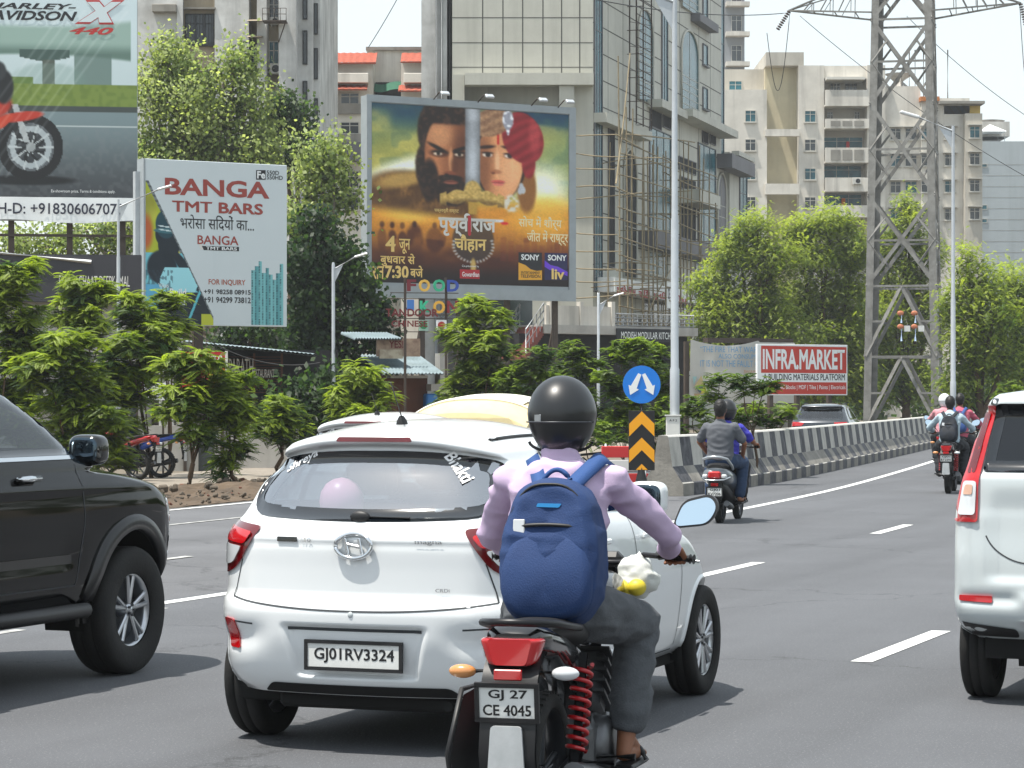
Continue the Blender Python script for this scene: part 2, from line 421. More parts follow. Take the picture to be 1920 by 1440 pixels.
# soil heaps and gravel along the edge of the service road
def heap(name, Ya, Yb, o0, o1, hmax, seed, m, label=None):
    r = np.random.default_rng(seed); nu, nv = int((Yb - Ya) * 5), int((o1 - o0) * 9); P = np.zeros((nu, nv, 3))
    N = r.normal(size=(nu, nv)); big = np.zeros((nu, nv))
    for _ in range(26):
        ci, cj, s_ = r.uniform(0, nu), r.uniform(0, nv), r.uniform(2.5, 7)
        ii, jj = np.mgrid[0:nu, 0:nv]; big += np.exp(-((ii - ci) ** 2 + (jj - cj) ** 2) / s_ ** 2) * r.uniform(.2, 1)
    big /= big.max()
    for i in range(nu):
        for j in range(nv):
            y = Ya + (Yb - Ya) * i / (nu - 1); o = o0 + (o1 - o0) * j / (nv - 1)
            e = min(1, 4 * min(i / nu, 1 - i / nu), 4 * min(j / nv, 1 - j / nv))
            P[i, j] = road_pt(y, o, max(0, e * (hmax * big[i, j] + .05 + .035 * N[i, j])) - .02)
    mb = MB(); mb.grid(P, 0, False); return tag(mb.build(name, m), kind='structure')
heap('soil_heap', 37, 60, -11.2, -8.5, .34, 3, M_DIRT)
heap('soil_strip', 14, 37, -11, -8.45, .12, 4, M_DIRT)
M_STONE = mat('loose_stone', '#5c5348', .95, noise=(3, .6)); M_BRICK = mat('broken_brick', '#70493a', .9, noise=(5, .5))
def rubble(n, Ya, Yb, o0, o1, s0, s1, name, seed):
    r = np.random.default_rng(seed); mb = MB()
    for _ in range(n):
        p = road_pt(r.uniform(Ya, Yb), r.uniform(o0, o1), r.uniform(.02, .2)); s = r.uniform(s0, s1); ax = Matrix.Rotation(r.uniform(0, 6), 3, Vector(r.normal(size=3)))
        mb.obox(p, ax.col[0], ax.col[1], ax.col[2], s, s * r.uniform(.5, .9), s * r.uniform(.35, .8), 0 if r.random() < .9 else 1, s * .3)
    return tag(mb.build(name, [M_STONE, M_BRICK]), kind='stuff')
tag(rubble(300, 38, 58, -11, -8.6, .02, .085, 'rubble', 5), 'loose grey stones and brick bits on the soil heap by the service road', 'rubble')
tag(rubble(140, 30, 44, -8.6, -8.2, .01, .03, 'gravel', 6), 'small gravel along the white edge line of the service road', 'gravel')

# ------------------------------------------------------------------ black-and-white concrete barrier
M_BW = mat('barrier_white', '#b9b6ae', .85, noise=(3, .5), streak=(5, .5), bump=(20, .3), col2='#85827b')
M_BB = mat('barrier_black', '#33343a', .8, noise=(5, .55), streak=(6, .4), bump=(20, .3), col2='#77777a')
M_BT = mat('barrier_top', '#cfcdc6', .85, noise=(4, .4)); M_BC = mat('barrier_foot', '#8f8b83', .9, noise=(3, .7), streak=(5, .5), bump=(20, .4))
def boff(Y): return -float(np.interp(Y, [41, 46, 52, 84, 200], [2.3, 1.78, 1.58, 1.3, 1.3]))
root = thing('concrete_barrier', 'long low concrete road barrier painted in black and white stripes', 'barrier', (0, 0, 0))
prof = [(.0, 0.), (.0, .21), (-.02, .23), (-.19, .5), (-.26, 1.0), (-.28, 1.03)]
back = [(-.43, 1.03), (-.45, 1.0), (-.52, .5), (-.7, .22), (-.72, 0)]
body, pl = MB(), MB(); S = S_of(43.9); k = 0
while Y_of(S) < 190:
    wd = .60 + .012 * max(0, Y_of(S) - 46) * .8; wd = min(wd, 1.3); S2 = S + wd; st = []
    for q in np.linspace(S, S2, 2):
        y = Y_of(q); st.append([road_pt(y, boff(y) + a, zz) for a, zz in prof + back])
    n1 = len(prof)
    for j in range(len(prof + back) - 1):
        skew = .16 if j == 2 else 0
        q = [st[0][j], st[1][j], st[1][j + 1], st[0][j + 1]]
        if j < 1: pl.add(q, [(0, 1, 2, 3)], k % 2)
        elif j == 2: body.add(q, [(0, 1, 2, 3)], (2 if k % 2 else 1) if random.random() < .75 else 2)
        else: body.add(q, [(0, 1, 2, 3)], 3 if j in (4, 5) else k % 2)
    if k == 0:
        body.add(st[0], [tuple(range(len(st[0])))], 2)
    S = S2; k += 1
body.build('stripe_wall', [M_BW, M_BB, M_BC, M_BT], root); pl.build('plinth', [M_BC, M_BB], root)
# ------------------------------------------------------------------ vehicles: shared tools (car space: x forward from the rear bumper, y left, z up)
M_WHITE = mat('white_car_paint', '#e0e3e4', .28, coat=.8, noise=(1.5, .12), col2='#c3c5c3')
M_PEARL = mat('pearl_white_paint', '#bcc3c4', .25, coat=1.)
M_BLACK = mat('black_car_paint', '#040405', .06, spec=.38)
M_GREY = mat('grey_car_paint', '#2f343b', .25, metal=.3, coat=1.)
M_TYRE = mat('tyre_rubber', '#151515', .85, noise=(8, .4), col2='#2a2825', bump=(60, .2))
M_RIM = mat('alloy_rim', '#b9bcc0', .28, metal=.9); M_RIMD = mat('dark_alloy', '#3d3f43', .4, metal=.7)
M_TRIM = mat('black_plastic', '#141416', .5, noise=(10, .25), col2='#232325'); M_GLOSSB = mat('gloss_black_trim', '#08090a', .12, coat=.6)
M_CHROME = mat('chrome', '#d6d9dc', .12, metal=1.)
M_RED = mat('red_lamp_lens', '#b1060e', .15, coat=1.); M_REDD = mat('dark_red_lens', '#5e0409', .15, coat=1.)
M_CLEAR = mat('clear_lamp_lens', '#c9ccce', .12, coat=1., spec=.8); M_ORANGE = mat('amber_lens', '#d9701a', .2, coat=1.)
M_GLASS = glass_mat('car_glass', (.70, .76, .78), .10); M_GLASSD = glass_mat('dark_car_glass', (.10, .118, .13), .06)
M_FRIT = mat('glass_border', '#10151a', .1, coat=1.)
M_INT = mat('car_interior', '#3a3835', .9); M_SEAT = mat('seat_fabric', '#57544f', .9)
M_PLATE = mat('white_number_plate', '#dedfdc', .4, noise=(9, .3), col2='#b5b4ae'); M_INK = mat('black_lettering', '#101012', .5)
M_UNDER = mat('underbody', '#0c0c0c', .9)
M_MIRROR = mat('mirror_glass', '#cfe0ea', .03, metal=1.); M_MIRD = mat('tinted_mirror_glass', '#4e5a63', .05, metal=1.)

def pchip(x, y, q):
    x, y = np.asarray(x, float), np.asarray(y, float); h = np.diff(x); d = np.diff(y) / h; m_ = np.zeros(len(x))
    for i in range(1, len(x) - 1):
        if d[i - 1] * d[i] > 0:
            w1, w2 = 2 * h[i] + h[i - 1], h[i] + 2 * h[i - 1]; m_[i] = (w1 + w2) / (w1 / d[i - 1] + w2 / d[i])
    m_[0], m_[-1] = d[0], d[-1]
    k = np.clip(np.searchsorted(x, q) - 1, 0, len(h) - 1); t = (q - x[k]) / h[k]
    return (2 * t**3 - 3 * t**2 + 1) * y[k] + (t**3 - 2 * t**2 + t) * h[k] * m_[k] + (-2 * t**3 + 3 * t**2) * y[k + 1] + (t**3 - t**2) * h[k] * m_[k + 1]

def sstep(a, b, x):
    t = np.clip((x - a) / (b - a), 0, 1); return t * t * (3 - 2 * t)

class Car:
    def __init__(s, tab, rc_r=.3, rc_f=.35, bow_r=.1, bow_f=.25, tap_r=.06, tap_f=.08, nz=100, top=.03, roof=None, disp=None,
                 arches=(), holes=(), nside=110, nrear=34):
        T = np.array(tab, float); zs = np.linspace(T[0, 0], T[-1, 0], nz)
        Rr, Ff, Wd = (pchip(T[:, 0], T[:, k], zs) for k in (1, 2, 3))
        L = (T[:, 2] - T[:, 1]).max()
        # ring outline on the unit square, half (q >= 0), rear centre to front centre
        ry_r, ry_f = min(.95, rc_r / T[:, 3].max()), min(.95, rc_f / T[:, 3].max()); rx_r, rx_f = rc_r / L * 2, rc_f / L * 2
        pq = [(-1, q) for q in np.linspace(0, 1 - ry_r, nrear)]
        pq += [(-1 + rx_r * (1 - math.cos(t)), 1 - ry_r + ry_r * math.sin(t)) for t in np.linspace(0, math.pi / 2, 14)[1:]]
        pq += [(p, 1) for p in np.linspace(-1 + rx_r, 1 - rx_f, nside)[1:]]
        pq += [(1 - rx_f * (1 - math.sin(t)), 1 - ry_f + ry_f * math.cos(t)) for t in np.linspace(0, math.pi / 2, 14)[1:]]
        pq += [(1, q) for q in np.linspace(1 - ry_f, 0, 20)[1:]]
        pq = np.array(pq); full = np.concatenate([pq, pq[-2:0:-1] * [1, -1]])
        p, q = full[:, 0], full[:, 1]; wr, wf = ((1 - p) / 2) ** 2, ((1 + p) / 2) ** 2
        def ring(z, R_, F_, W_, k=1.):
            x = R_ + (p * k + 1) / 2 * (F_ - R_) + k * (bow_r * q**2 * wr - bow_f * q**2 * wf)
            y = q * k * W_ * (1 - tap_r * ((1 - p) / 2) ** 3 - tap_f * ((1 + p) / 2) ** 3)
            return np.stack([x, y, np.full_like(x, z)], 1)
        rings = [ring(*a) for a in zip(zs, Rr, Ff, Wd)]
        for k in np.linspace(1, 0, 14)[1:]:
            kk = k if k > 0 else .002
            rings.append(ring(zs[-1] + top * (1 - kk**2), Rr[-1], Ff[-1], Wd[-1], kk))
        P = np.array(rings); nr, n = P.shape[:2]; s.zt = zs[-1]
        if roof is not None: P[..., 2] += roof(P[..., 0], P[..., 1], P[..., 2])
        if disp is not None: P = disp(P)
        V = P.reshape(-1, 3).copy(); Fs = np.array([(i * n + j, i * n + (j + 1) % n, (i + 1) * n + (j + 1) % n, (i + 1) * n + j) for i in range(nr - 1) for j in range(n)])
        s.V0 = V.copy(); s.bvh = BVHTree.FromPolygons(V.tolist(), Fs.tolist()); s.F0 = Fs
        C = V[Fs].mean(1); N = np.cross(V[Fs[:, 1]] - V[Fs[:, 0]], V[Fs[:, 3]] - V[Fs[:, 0]])
        N /= np.linalg.norm(N, axis=1)[:, None] + 1e-12
        kill = np.zeros(len(Fs), bool)
        for cx, cz, r in arches:
            a = (np.hypot(C[:, 0] - cx, C[:, 2] - cz) < r) & (np.abs(C[:, 1]) > .3); keepv = np.zeros(len(V), bool); kv = np.zeros(len(V), bool)
            kv[Fs[a].ravel()] = True; keepv[Fs[~a].ravel()] = True; bd = kv & keepv
            d = V[bd][:, [0, 2]] - [cx, cz]; ln = np.linalg.norm(d, axis=1)[:, None]; VV = V[bd]; nd = d / ln * r + [cx, cz]; VV[:, 0] = nd[:, 0]; VV[:, 2] = nd[:, 1]; V[bd] = VV
            kill |= a
        for ax, poly in holes:
            if ax in ('rear', 'front'): k, (i, j), sg = 0, (1, 2), (-1 if ax == 'rear' else 1)
            else: k, (i, j), sg = 1, (0, 2), (1 if ax == 'left' else -1)
            kill |= inside(C[:, [i, j]], np.array(poly)) & (np.abs(N[:, k]) > .12) & ((C[:, 1] * sg > 0) if k == 1 else ((C[:, 0] - 1.6) * sg > .4))
        s.V, s.F = V, Fs[~kill]
    def mesh(s, mb, m=0):
        mb.add(s.V, s.F.tolist(), m, True); return mb
    def hit(s, ax, a, b, off=.004):
        o, d = {'rear': ((-3, a, b), (1, 0, 0)), 'front': ((9, a, b), (-1, 0, 0)), 'left': ((a, 3, b), (0, -1, 0)), 'right': ((a, -3, b), (0, 1, 0)), 'top': ((a, b, 4), (0, 0, -1))}[ax]
        h, nrm, i, dd = s.bvh.ray_cast(Vector(o), Vector(d))
        if h is None:
            h, nrm, i, dd = s.bvh.find_nearest(Vector(o) + Vector(d) * (3.2 if ax != 'front' else 6))
            return Vector(h) - Vector(d) * off
        return Vector(h) - Vector(d) * off
    def decal(s, mb, ax, poly, m=0, off=.005, step=.05, skirt=.012, bulge=0.):
        n = len(poly); V, Fs = cdt_fill(poly, step); d = {'rear': (1, 0, 0), 'front': (-1, 0, 0), 'left': (0, -1, 0), 'right': (0, 1, 0), 'top': (0, 0, -1)}[ax]
        P = []
        pp = np.array(poly); c = pp.mean(0)
        for a, b in V: P.append(s.hit(ax, a, b, off))
        if bulge:
            for i, (a, b) in enumerate(V):
                dd = min(np.linalg.norm(pp - [a, b], axis=1)); P[i] = P[i] - Vector(d) * bulge * min(1, dd / .04)
        mb.add(P, Fs, m, True)
        if skirt:
            bnd = [min(range(len(V)), key=lambda i: (V[i][0] - q[0]) ** 2 + (V[i][1] - q[1]) ** 2) for q in poly]
            Q = [P[i] for i in bnd]; Q2 = [p_ + Vector(d) * skirt for p_ in Q]; k = len(Q)
            mb.add(Q + Q2, [(i, (i + 1) % k, (i + 1) % k + k, i + k) for i in range(k)], m, False)
        return mb
    def line(s, mb, ax, pts, wd, m=0, off=.003, seg=.04):
        out = []
        for i in range(len(pts) - 1):
            a, b = np.array(pts[i]), np.array(pts[i + 1]); k = max(1, int(np.linalg.norm(b - a) / seg))
            out += [a + (b - a) * j / k for j in range(k)]
        out.append(np.array(pts[-1])); Lp, Rp = [], []
        for i, p_ in enumerate(out):
            t = out[min(i + 1, len(out) - 1)] - out[max(i - 1, 0)]; t = t / (np.linalg.norm(t) + 1e-9); nn = np.array([-t[1], t[0]]) * wd / 2
            Lp.append(s.hit(ax, *(p_ + nn), off)); Rp.append(s.hit(ax, *(p_ - nn), off))
        mb.grid([Lp, Rp], m); return mb

def inset(poly, d):
    P = np.array(poly); c = P.mean(0); n = len(P); out = []
    area = sum(P[i][0] * P[(i + 1) % n][1] - P[(i + 1) % n][0] * P[i][1] for i in range(n)); sg = 1 if area > 0 else -1
    for i in range(n):
        a, b = P[i - 1], P[(i + 1) % n]; t = (b - a) / (np.linalg.norm(b - a) + 1e-9); out.append(tuple(P[i] + np.array([-t[1], t[0]]) * d * sg))
    return out

def window(car, parent, ax, poly, frit=.05, name='window', glass=None, off=.004, fm=None):
    """glass pane with its black ceramic border as a sub-part"""
    mb = MB(); car.decal(mb, ax, poly, 0, off, .06, 0); o = mb.build(name, glass or M_GLASS, parent, fix=False)
    inn = inset(poly, frit); P0 = [car.hit(ax, *p_, off + .002) for p_ in poly]; P1 = [car.hit(ax, *p_, off + .002) for p_ in inn]
    d = Vector({'rear': (1, 0, 0), 'front': (-1, 0, 0), 'left': (0, -1, 0), 'right': (0, 1, 0)}[ax]); P2 = [p_ + d * .02 for p_ in P0]
    fb = MB(); n = len(P0); fb.add(P0 + P1 + P2, [(i, (i + 1) % n, (i + 1) % n + n, i + n) for i in range(n)] + [(i, (i + 1) % n, (i + 1) % n + 2 * n, i + 2 * n) for i in range(n)], 0, True)
    fb.build('glass_border', fm or M_FRIT, o, fix=False); return o

def wheel(parent, x, y, r, wd, side, spokes=5, rimr=None, dark=False, cover=False):
    """side=+1 left, -1 right; tyre with a rim as its own sub-part"""
    rimr = rimr or r * .64; t = MB(); h = wd / 2; o = (x, y, r); ax = (0, side, 0)
    t.lathe([(rimr * .97, -h * .8), (rimr, -h * .95), (r * .9, -h), (r * .97, -h * .9), (r, -h * .7), (r, -h * .36), (r - .008, -h * .33), (r - .008, -h * .27), (r, -h * .24), (r, h * .24), (r - .008, h * .27), (r - .008, h * .33), (r, h * .36),
             (r, h * .7), (r * .97, h * .9), (r * .9, h), (rimr * 1.04, h * .93), (rimr * .98, h * .8)], o, ax, 0, 40)
    w_ = t.build('wheel', M_TYRE, parent)
    q = MB(); hz = h * .8
    q.lathe([(rimr * .99, -h * .8), (rimr * .92, -h * .3), (rimr * .9, hz * .6), (rimr * .96, hz * .95), (rimr * .995, hz * .9)], o, ax, 0, 40)
    q.lathe([(.001, hz * .15), (rimr * .9, hz * .1)], o, ax, 1, 30)
    q.lathe([(.001, hz * .95), (rimr * .13, hz * .92), (rimr * .2, hz * .7), (rimr * .2, 0)], o, ax, 0, 20)
    X, Z, A = Vector((1, 0, 0)), Vector((0, 0, 1)), Vector(ax); O = Vector(o)
    for i in range(spokes):
        a0 = 2 * math.pi * i / spokes + .3
        for da in ((-.17, .17) if not cover else (0,)):
            d0 = X * math.cos(a0) + Z * math.sin(a0); d1 = X * math.cos(a0 + da) + Z * math.sin(a0 + da); tn = A.cross(d1)
            p0 = O + d0 * rimr * .14 + A * hz * .72; p1 = O + d1 * rimr * .95 + A * hz * .82; ww = rimr * (.085 if not cover else .2)
            q.bar(p0, p1, ww * 1.5, .025, 0, A, .008)
    for i in range(5):
        a0 = 2 * math.pi * i / 5; q.cyl(O + (X * math.cos(a0) + Z * math.sin(a0)) * rimr * .14 + A * hz * .9, O + (X * math.cos(a0) + Z * math.sin(a0)) * rimr * .14 + A * hz * .99, .01, 1, 8)
    q.build('rim', [M_RIM if not dark else M_RIMD, M_RIMD], w_); return w_

def wheel_well(mb, car, x, z, r, m=0):
    for sg in (1, -1):
        th = np.linspace(-.25, math.pi + .25, 30)
        yo = [abs(car.hit('left' if sg > 0 else 'right', x + r * math.cos(t), max(.3, z + r * math.sin(t)), 0).y) - .014 for t in th]; yw = max(yo)
        P = [[(x + (r + .004) * math.cos(t), sg * yy[i], z + (r + .004) * math.sin(t)) for i, t in enumerate(th)] for yy in (yo, [yw - .34] * 30)]
        mb.grid(P, m)
        mb.add([(x + r * math.cos(t), sg * (yw - .34), z + r * math.sin(t)) for t in th], [tuple(range(30))], m)

def arch_lip(mb, car, x, z, r, rad, m=0, side=None, w2=None, a0=-.12, a1=math.pi + .12):
    for sg, ax in ((1, 'left'), (-1, 'right')):
        A, B, C_ = [], [], []
        for t in np.linspace(a0, a1, 36):
            cs, sn = math.cos(t), math.sin(t); ri, ro = r - .006, r + rad
            h0 = car.hit(ax, x + (r + .01) * cs, max(z + (r + .01) * sn, .22), .0); h1 = car.hit(ax, x + ro * cs, max(.22, z + ro * sn), 0)
            k = sg * (w2 or .012)
            A.append((x + ri * cs, h0.y - sg * .02, z + ri * sn)); B.append((x + (ri + .004) * cs, h0.y + k, z + (ri + .004) * sn)); C_.append((x + (ro - .015) * cs, h1.y + k * .8, z + (ro - .015) * sn))
            A[-1] = Vector(A[-1])
        D = [(x + (r + rad) * math.cos(t), car.hit(ax, x + (r + rad) * math.cos(t), max(.22, z + (r + rad) * math.sin(t)), 0).y - sg * .003, z + (r + rad) * math.sin(t)) for t in np.linspace(a0, a1, 36)]
        mb.grid([A, B, C_, D], m)

def plate_mesh(parent, fn, w_, h_, txt, lines=1, name='number_plate', frame_m=None):
    """fn(u, v, t): plate centred at 0, width w_, height h_, t outwards"""
    mb = MB(); mb.prism(rpoly([(-w_ / 2, -h_ / 2), (w_ / 2, -h_ / 2), (w_ / 2, h_ / 2), (-w_ / 2, h_ / 2)], .008, 3), fn, 0, .006, 0)
    o = mb.build(name, M_PLATE, parent)
    fr = MB(); k = .012
    for a0, a1, b0, b1 in ((-w_/2-k, w_/2+k, h_/2-.004, h_/2+k), (-w_/2-k, w_/2+k, -h_/2-k, -h_/2+.004), (-w_/2-k, -w_/2+.004, -h_/2, h_/2), (w_/2-.004, w_/2+k, -h_/2, h_/2)):
        fr.prism([(a0, b0), (a1, b0), (a1, b1), (a0, b1)], fn, -.004, .012, 0)
    fr.build('plate_frame', M_TRIM, o)
    for t_, bx in ([(txt, (-w_ * .42, w_ * .44, -h_ * .3, h_ * .3))] if lines == 1 else [(txt[0], (-w_ * .32, w_ * .36, h_ * .06, h_ * .4)), (txt[1], (-w_ * .42, w_ * .42, -h_ * .4, -h_ * .06))]):
        text(MB(), t_, bx, lambda a, b: fn(a, b, .0075), 0, .02).build('lettering', M_INK, o)
    return o

def seats(mb, rows, wd, z0, m=0):
    for x in rows:
        for y in (-wd * .45, wd * .45):
            mb.obox((x, y, z0 + .3), Vector((.97, 0, .22)).normalized(), (0, 1, 0), Vector((-.22, 0, .97)).normalized(), .06, .24, .3, m, .05)
            mb.obox((x - .09, y, z0 + .72), Vector((.97, 0, .22)).normalized(), (0, 1, 0), Vector((-.22, 0, .97)).normalized(), .05, .13, .09, m, .04)
            mb.obox((x + .25, y, z0 - .02), (1, 0, 0), (0, 1, 0), (0, 0, 1), .25, .25, .08, m, .05)

def sell(mb, o, a, b, c, e=.55, m=0):
    """rounded-box shape: a superellipsoid"""
    f = lambda v: np.sign(v) * abs(v) ** e; P = [[o + Vector((a * f(math.sin(t)) * f(math.cos(p)), b * f(math.sin(t)) * f(math.sin(p)), c * f(math.cos(t)))) for p in np.linspace(0, 2 * math.pi, 29)[:-1]] for t in np.linspace(.001, math.pi - .001, 17)]
    mb.grid(P, m, True, True)
def side_mirror(parent, car, x, z, sg, m, size=(.11, .1, .075), gm=None):
    y = abs(car.hit('left' if sg > 0 else 'right', x, z, 0).y); mb = MB()
    o = Vector((x, sg * (y + .13), z + .03))
    sell(mb, o + Vector((.02, 0, 0)), size[2], size[0], size[1]); mb.bar((x + .02, sg * (y - .02), z - .04), o + Vector((.02, -sg * .02, -.05)), .07, .05, 1, (0, 0, 1), .015)
    r = mb.build('side_mirror', [m, M_TRIM], parent)
    gb = MB(); sell(gb, o + Vector((.02 - size[2] * .80, 0, 0)), size[2] * .24, size[0] * .84, size[1] * .82); gb.build('mirror_glass', gm or M_MIRD, r); return r
# ------------------------------------------------------------------ white hatchback
def build_hatch():
    hd = R(20.5); rear = (-.755, 12.2)
    root = thing('hatchback_car', 'white hatchback seen from behind with a pink balloon behind its rear window', 'car', (rear[0], rear[1], 0), math.pi / 2 - hd); root.scale = (1.0, 1.035, 1.03)
    tab = [(.265, .12, 3.60, .76), (.30, .085, 3.68, .795), (.36, .05, 3.71, .815), (.42, .03, 3.74, .825), (.55, .004, 3.765, .835), (.64, .0, 3.76, .838), (.685, .012, 3.73, .838), (.71, .04, 3.70, .838),
           (.74, .052, 3.66, .836), (.84, .052, 3.5, .83), (.93, .05, 3.2, .82), (1.0, .066, 2.92, .80), (1.045, .09, 2.70, .775), (1.08, .125, 2.60, .75), (1.22, .215, 2.36, .685),
           (1.38, .325, 2.08, .605), (1.405, .33, 2.03, .59), (1.42, .275, 1.98, .58), (1.445, .262, 1.9, .565), (1.465, .28, 1.8, .54)]
    def roof(x, y, z): return sstep(1.2, 1.46, z) * (-.028 * ((x - 1.35) / 1.1) ** 2 + .02 - .085 * np.minimum(1.3, np.abs(y) / .58) ** 2.6)
    def disp(P):
        x, y, z = P[..., 0], P[..., 1], P[..., 2]; rearm = (x < .4)
        rec = sstep(.33, .27, np.abs(y) + (z - .42) * -.25) * sstep(.345, .37, z) * sstep(.60, .575, z)
        dx = .035 * rec * rearm
        dx += -.012 * np.exp(-((z - .985) / .018) ** 2) * rearm * (np.abs(y) < .75)
        sc = np.exp(-((z - .52 + (np.abs(y) - .6) * .12) / .06) ** 2) * sstep(.38, .62, np.abs(y)) * rearm
        dx += .035 * sc
        P[..., 0] = x + dx; return P
    rw = rpoly([(-.655, 1.09), (.655, 1.09), (.575, 1.405), (-.575, 1.405)], [.16, .16, .06, .06], 6, .05)
    rw = [(a, b - .026 * (1 - (a / .66) ** 2) - .075 * sstep(1.12, 1.40, b) * min(1, abs(a) / .58) ** 2.6 + .004 * (b > 1.3)) for a, b in rw]
    sw = rpoly([(.62, 1.10), (2.62, 1.035), (2.02, 1.33), (.80, 1.33)], [.08, .03, .05, .1], 5, .06)
    ws = rpoly([(-.68, 1.07), (.68, 1.07), (.52, 1.41), (-.52, 1.41)], .05, 4, .06)
    rax, fax, r = .64, 3.065, .30
    holes = [('rear', inset(rw, .03)), ('left', inset(sw, .03)), ('right', inset(sw, .03)), ('front', inset(ws, .03))]
    c = Car(tab, .29, .42, .12, .35, .06, .10, 120, .045, roof, disp, [(rax, r, .345), (fax, r, .345)], holes, 150, 44)
    mb = MB(); c.mesh(mb, 0); arch_lip(mb, c, rax, r, .345, .02, 0); arch_lip(mb, c, fax, r, .345, .02, 0)
    body = mb.build('body', M_WHITE, root, fix=False)
    mb = MB(); mb.box(.35, 3.45, -.70, .70, .2, .3, 0); wheel_well(mb, c, rax, r, .345); wheel_well(mb, c, fax, r, .345)
    mb.box(.2, .6, -.45, .45, .19, .27, 0, .02); mb.cyl((.14, -.42, .23), (.5, -.42, .23), .022, 0)
    c.decal(mb, 'rear', rpoly([(-.5, .268), (.5, .268), (.44, .315), (-.44, .315)], .02, 3, .05), 0, .006, .05, .01)
    mb.build('underbody', M_UNDER, root)
    for x in (rax, fax):
        for sg in (1, -1): wheel(root, x, sg * .725, r, .175, sg, 7, .2)
    window(c, root, 'rear', rw, .055, 'rear_window', glass_mat('bright_rear_glass', (.72, .80, .83), .42))
    for ax in ('left', 'right'):
        o = window(c, root, ax, sw, .035, 'side_window', M_GLASSD)
        for x in (1.02, 1.72):
            pb = MB(); c.line(pb, ax, [(x + .06, 1.05), (x - .03, 1.40)], .075, 0, .009); pb.build('door_pillar', M_FRIT, o, fix=False)
    window(c, root, 'front', ws, .04, 'windscreen', M_GLASS)
    mb = MB(); mb.box(.35, 2.6, -.6, .6, .45, .5, 0); mb.box(.32, .75, -.6, .6, .5, .97, 0, .03); mb.box(2.45, 2.7, -.62, .62, .6, 1.03, 0, .05); seats(mb, (1.05, 1.95), .66, .52, 1)
    mb.tube([(2.36, .3 + .18 * math.cos(t), .98 + .18 * math.sin(t)) for t in np.linspace(0, 2 * math.pi, 20)[:-1]], .014, 0, 6, closed=True)
    mb.build('interior', [M_INT, M_SEAT], root)
    # tail lamps
    for sg in (1, -1):
        poly = rpoly([(sg * .50, 1.035), (sg * .755, 1.06), (sg * .79, .93), (sg * .77, .80), (sg * .64, .835)], [.03, .05, .04, .04, .09], 5, .04)
        mb = MB(); c.decal(mb, 'rear', poly, 0, .012, .035, .02, .008)
        lamp = mb.build('tail_lamp', M_REDD, root)
        m2 = MB(); c.decal(m2, 'rear', rpoly([(sg * .545, 1.008), (sg * .735, 1.035), (sg * .755, .965), (sg * .59, .95)], .02, 4, .03), 0, .024, .03, .01); m2.build('brake_lens', M_RED, lamp)
        m2 = MB(); c.decal(m2, 'rear', rpoly([(sg * .605, .94), (sg * .76, .95), (sg * .755, .845), (sg * .67, .86)], .025, 4, .03), 0, .024, .03, .01); m2.build('clear_lens', M_CLEAR, lamp)
        m2 = MB(); c.decal(m2, 'rear', rpoly([(sg * .635, .60), (sg * .715, .605), (sg * .69, .465), (sg * .605, .465)], .015, 4, .03), 0, .012, .03, .014); m2.build('reflector', M_RED, root)
    m2 = MB(); c.decal(m2, 'rear', rpoly([(-.19, 1.425), (.19, 1.425), (.18, 1.447), (-.18, 1.447)], .008, 4, .03), 0, .006, .03, .01); m2.build('high_brake_lamp', M_REDD, root)
    # tailgate seam, crease and badges
    sm = MB(); pts = [(.66 * t, .705 - .045 * (1 - abs(t) ** 2.4)) for t in np.linspace(-1, 1, 40)]; c.line(sm, 'rear', pts, .008, 0, .002)
    for sg in (1, -1): c.line(sm, 'rear', [(sg * .66, .705), (sg * .605, .88)], .006, 0, .002)
    c.line(sm, 'rear', [(sg_ * .33, .573) for sg_ in (-1, 1)], .014, 0, .003)
    for sg in (1, -1): c.line(sm, 'rear', [(sg * .8, .60), (sg * .52, .585)], .008, 0, .002)
    sm.build('panel_seam', mat('dark_seam_gap', '#3c3f42', .8), root, fix=False)  # dark lines drawn on the body for panel joints and creases
    bd = MB(); f = lambda a, b: c.hit('rear', a, b, .012)
    ring_ = [Vector(f(.088 * math.cos(t), .955 + .056 * math.sin(t))) - Vector((.006, 0, 0)) for t in np.linspace(0, 2 * math.pi, 40)[:-1]]
    bd.tube(ring_, .010, 0, 8, closed=True)
    q = Vector(f(0, .955)) - Vector((.006, 0, 0))
    for a, b in (((.042, -.036), (.026, .036)), ((-.026, -.036), (-.042, .036)), ((.034, -.006), (-.034, .008))):
        bd.bar(q + Vector((0, -a[0], a[1])), q + Vector((0, -b[0], b[1])), .014, .01, 0, (1, 0, 0), .003)
    bd.build('round_badge', M_CHROME, root)
    bd = MB(); c.decal(bd, 'rear', rpoly([(.40, .968), (.295, .968), (.295, .99), (.40, .99)], .003, 2), 0, .008, .05, .008); bd.build('dark_badge', M_GLOSSB, root)
    bd = MB(); fr = lambda a, b: c.hit('rear', -a, b, .007)
    for tx_, bx in (('i10', (-.27, -.22, .968, .988)), ('magna', (.29, .415, .962, .984)), ('CRDi', (.385, .45, .752, .768))):
        bd = MB(); text(bd, tx_, bx, fr, 0); bd.build('chrome_lettering', M_CHROME, root, fix=False)
    bd = MB(); bd.ell(c.hit('rear', 0, .645, 0), .006, .014, .014, 0, 12, 8); bd.build('parking_sensor', M_PEARL, root)
    px = c.hit('rear', 0, .455, .006).x
    plate_mesh(root, lambda u, v, t: (px - t - .012, -u, .455 + v), .46, .115, 'GJ01RV3324')
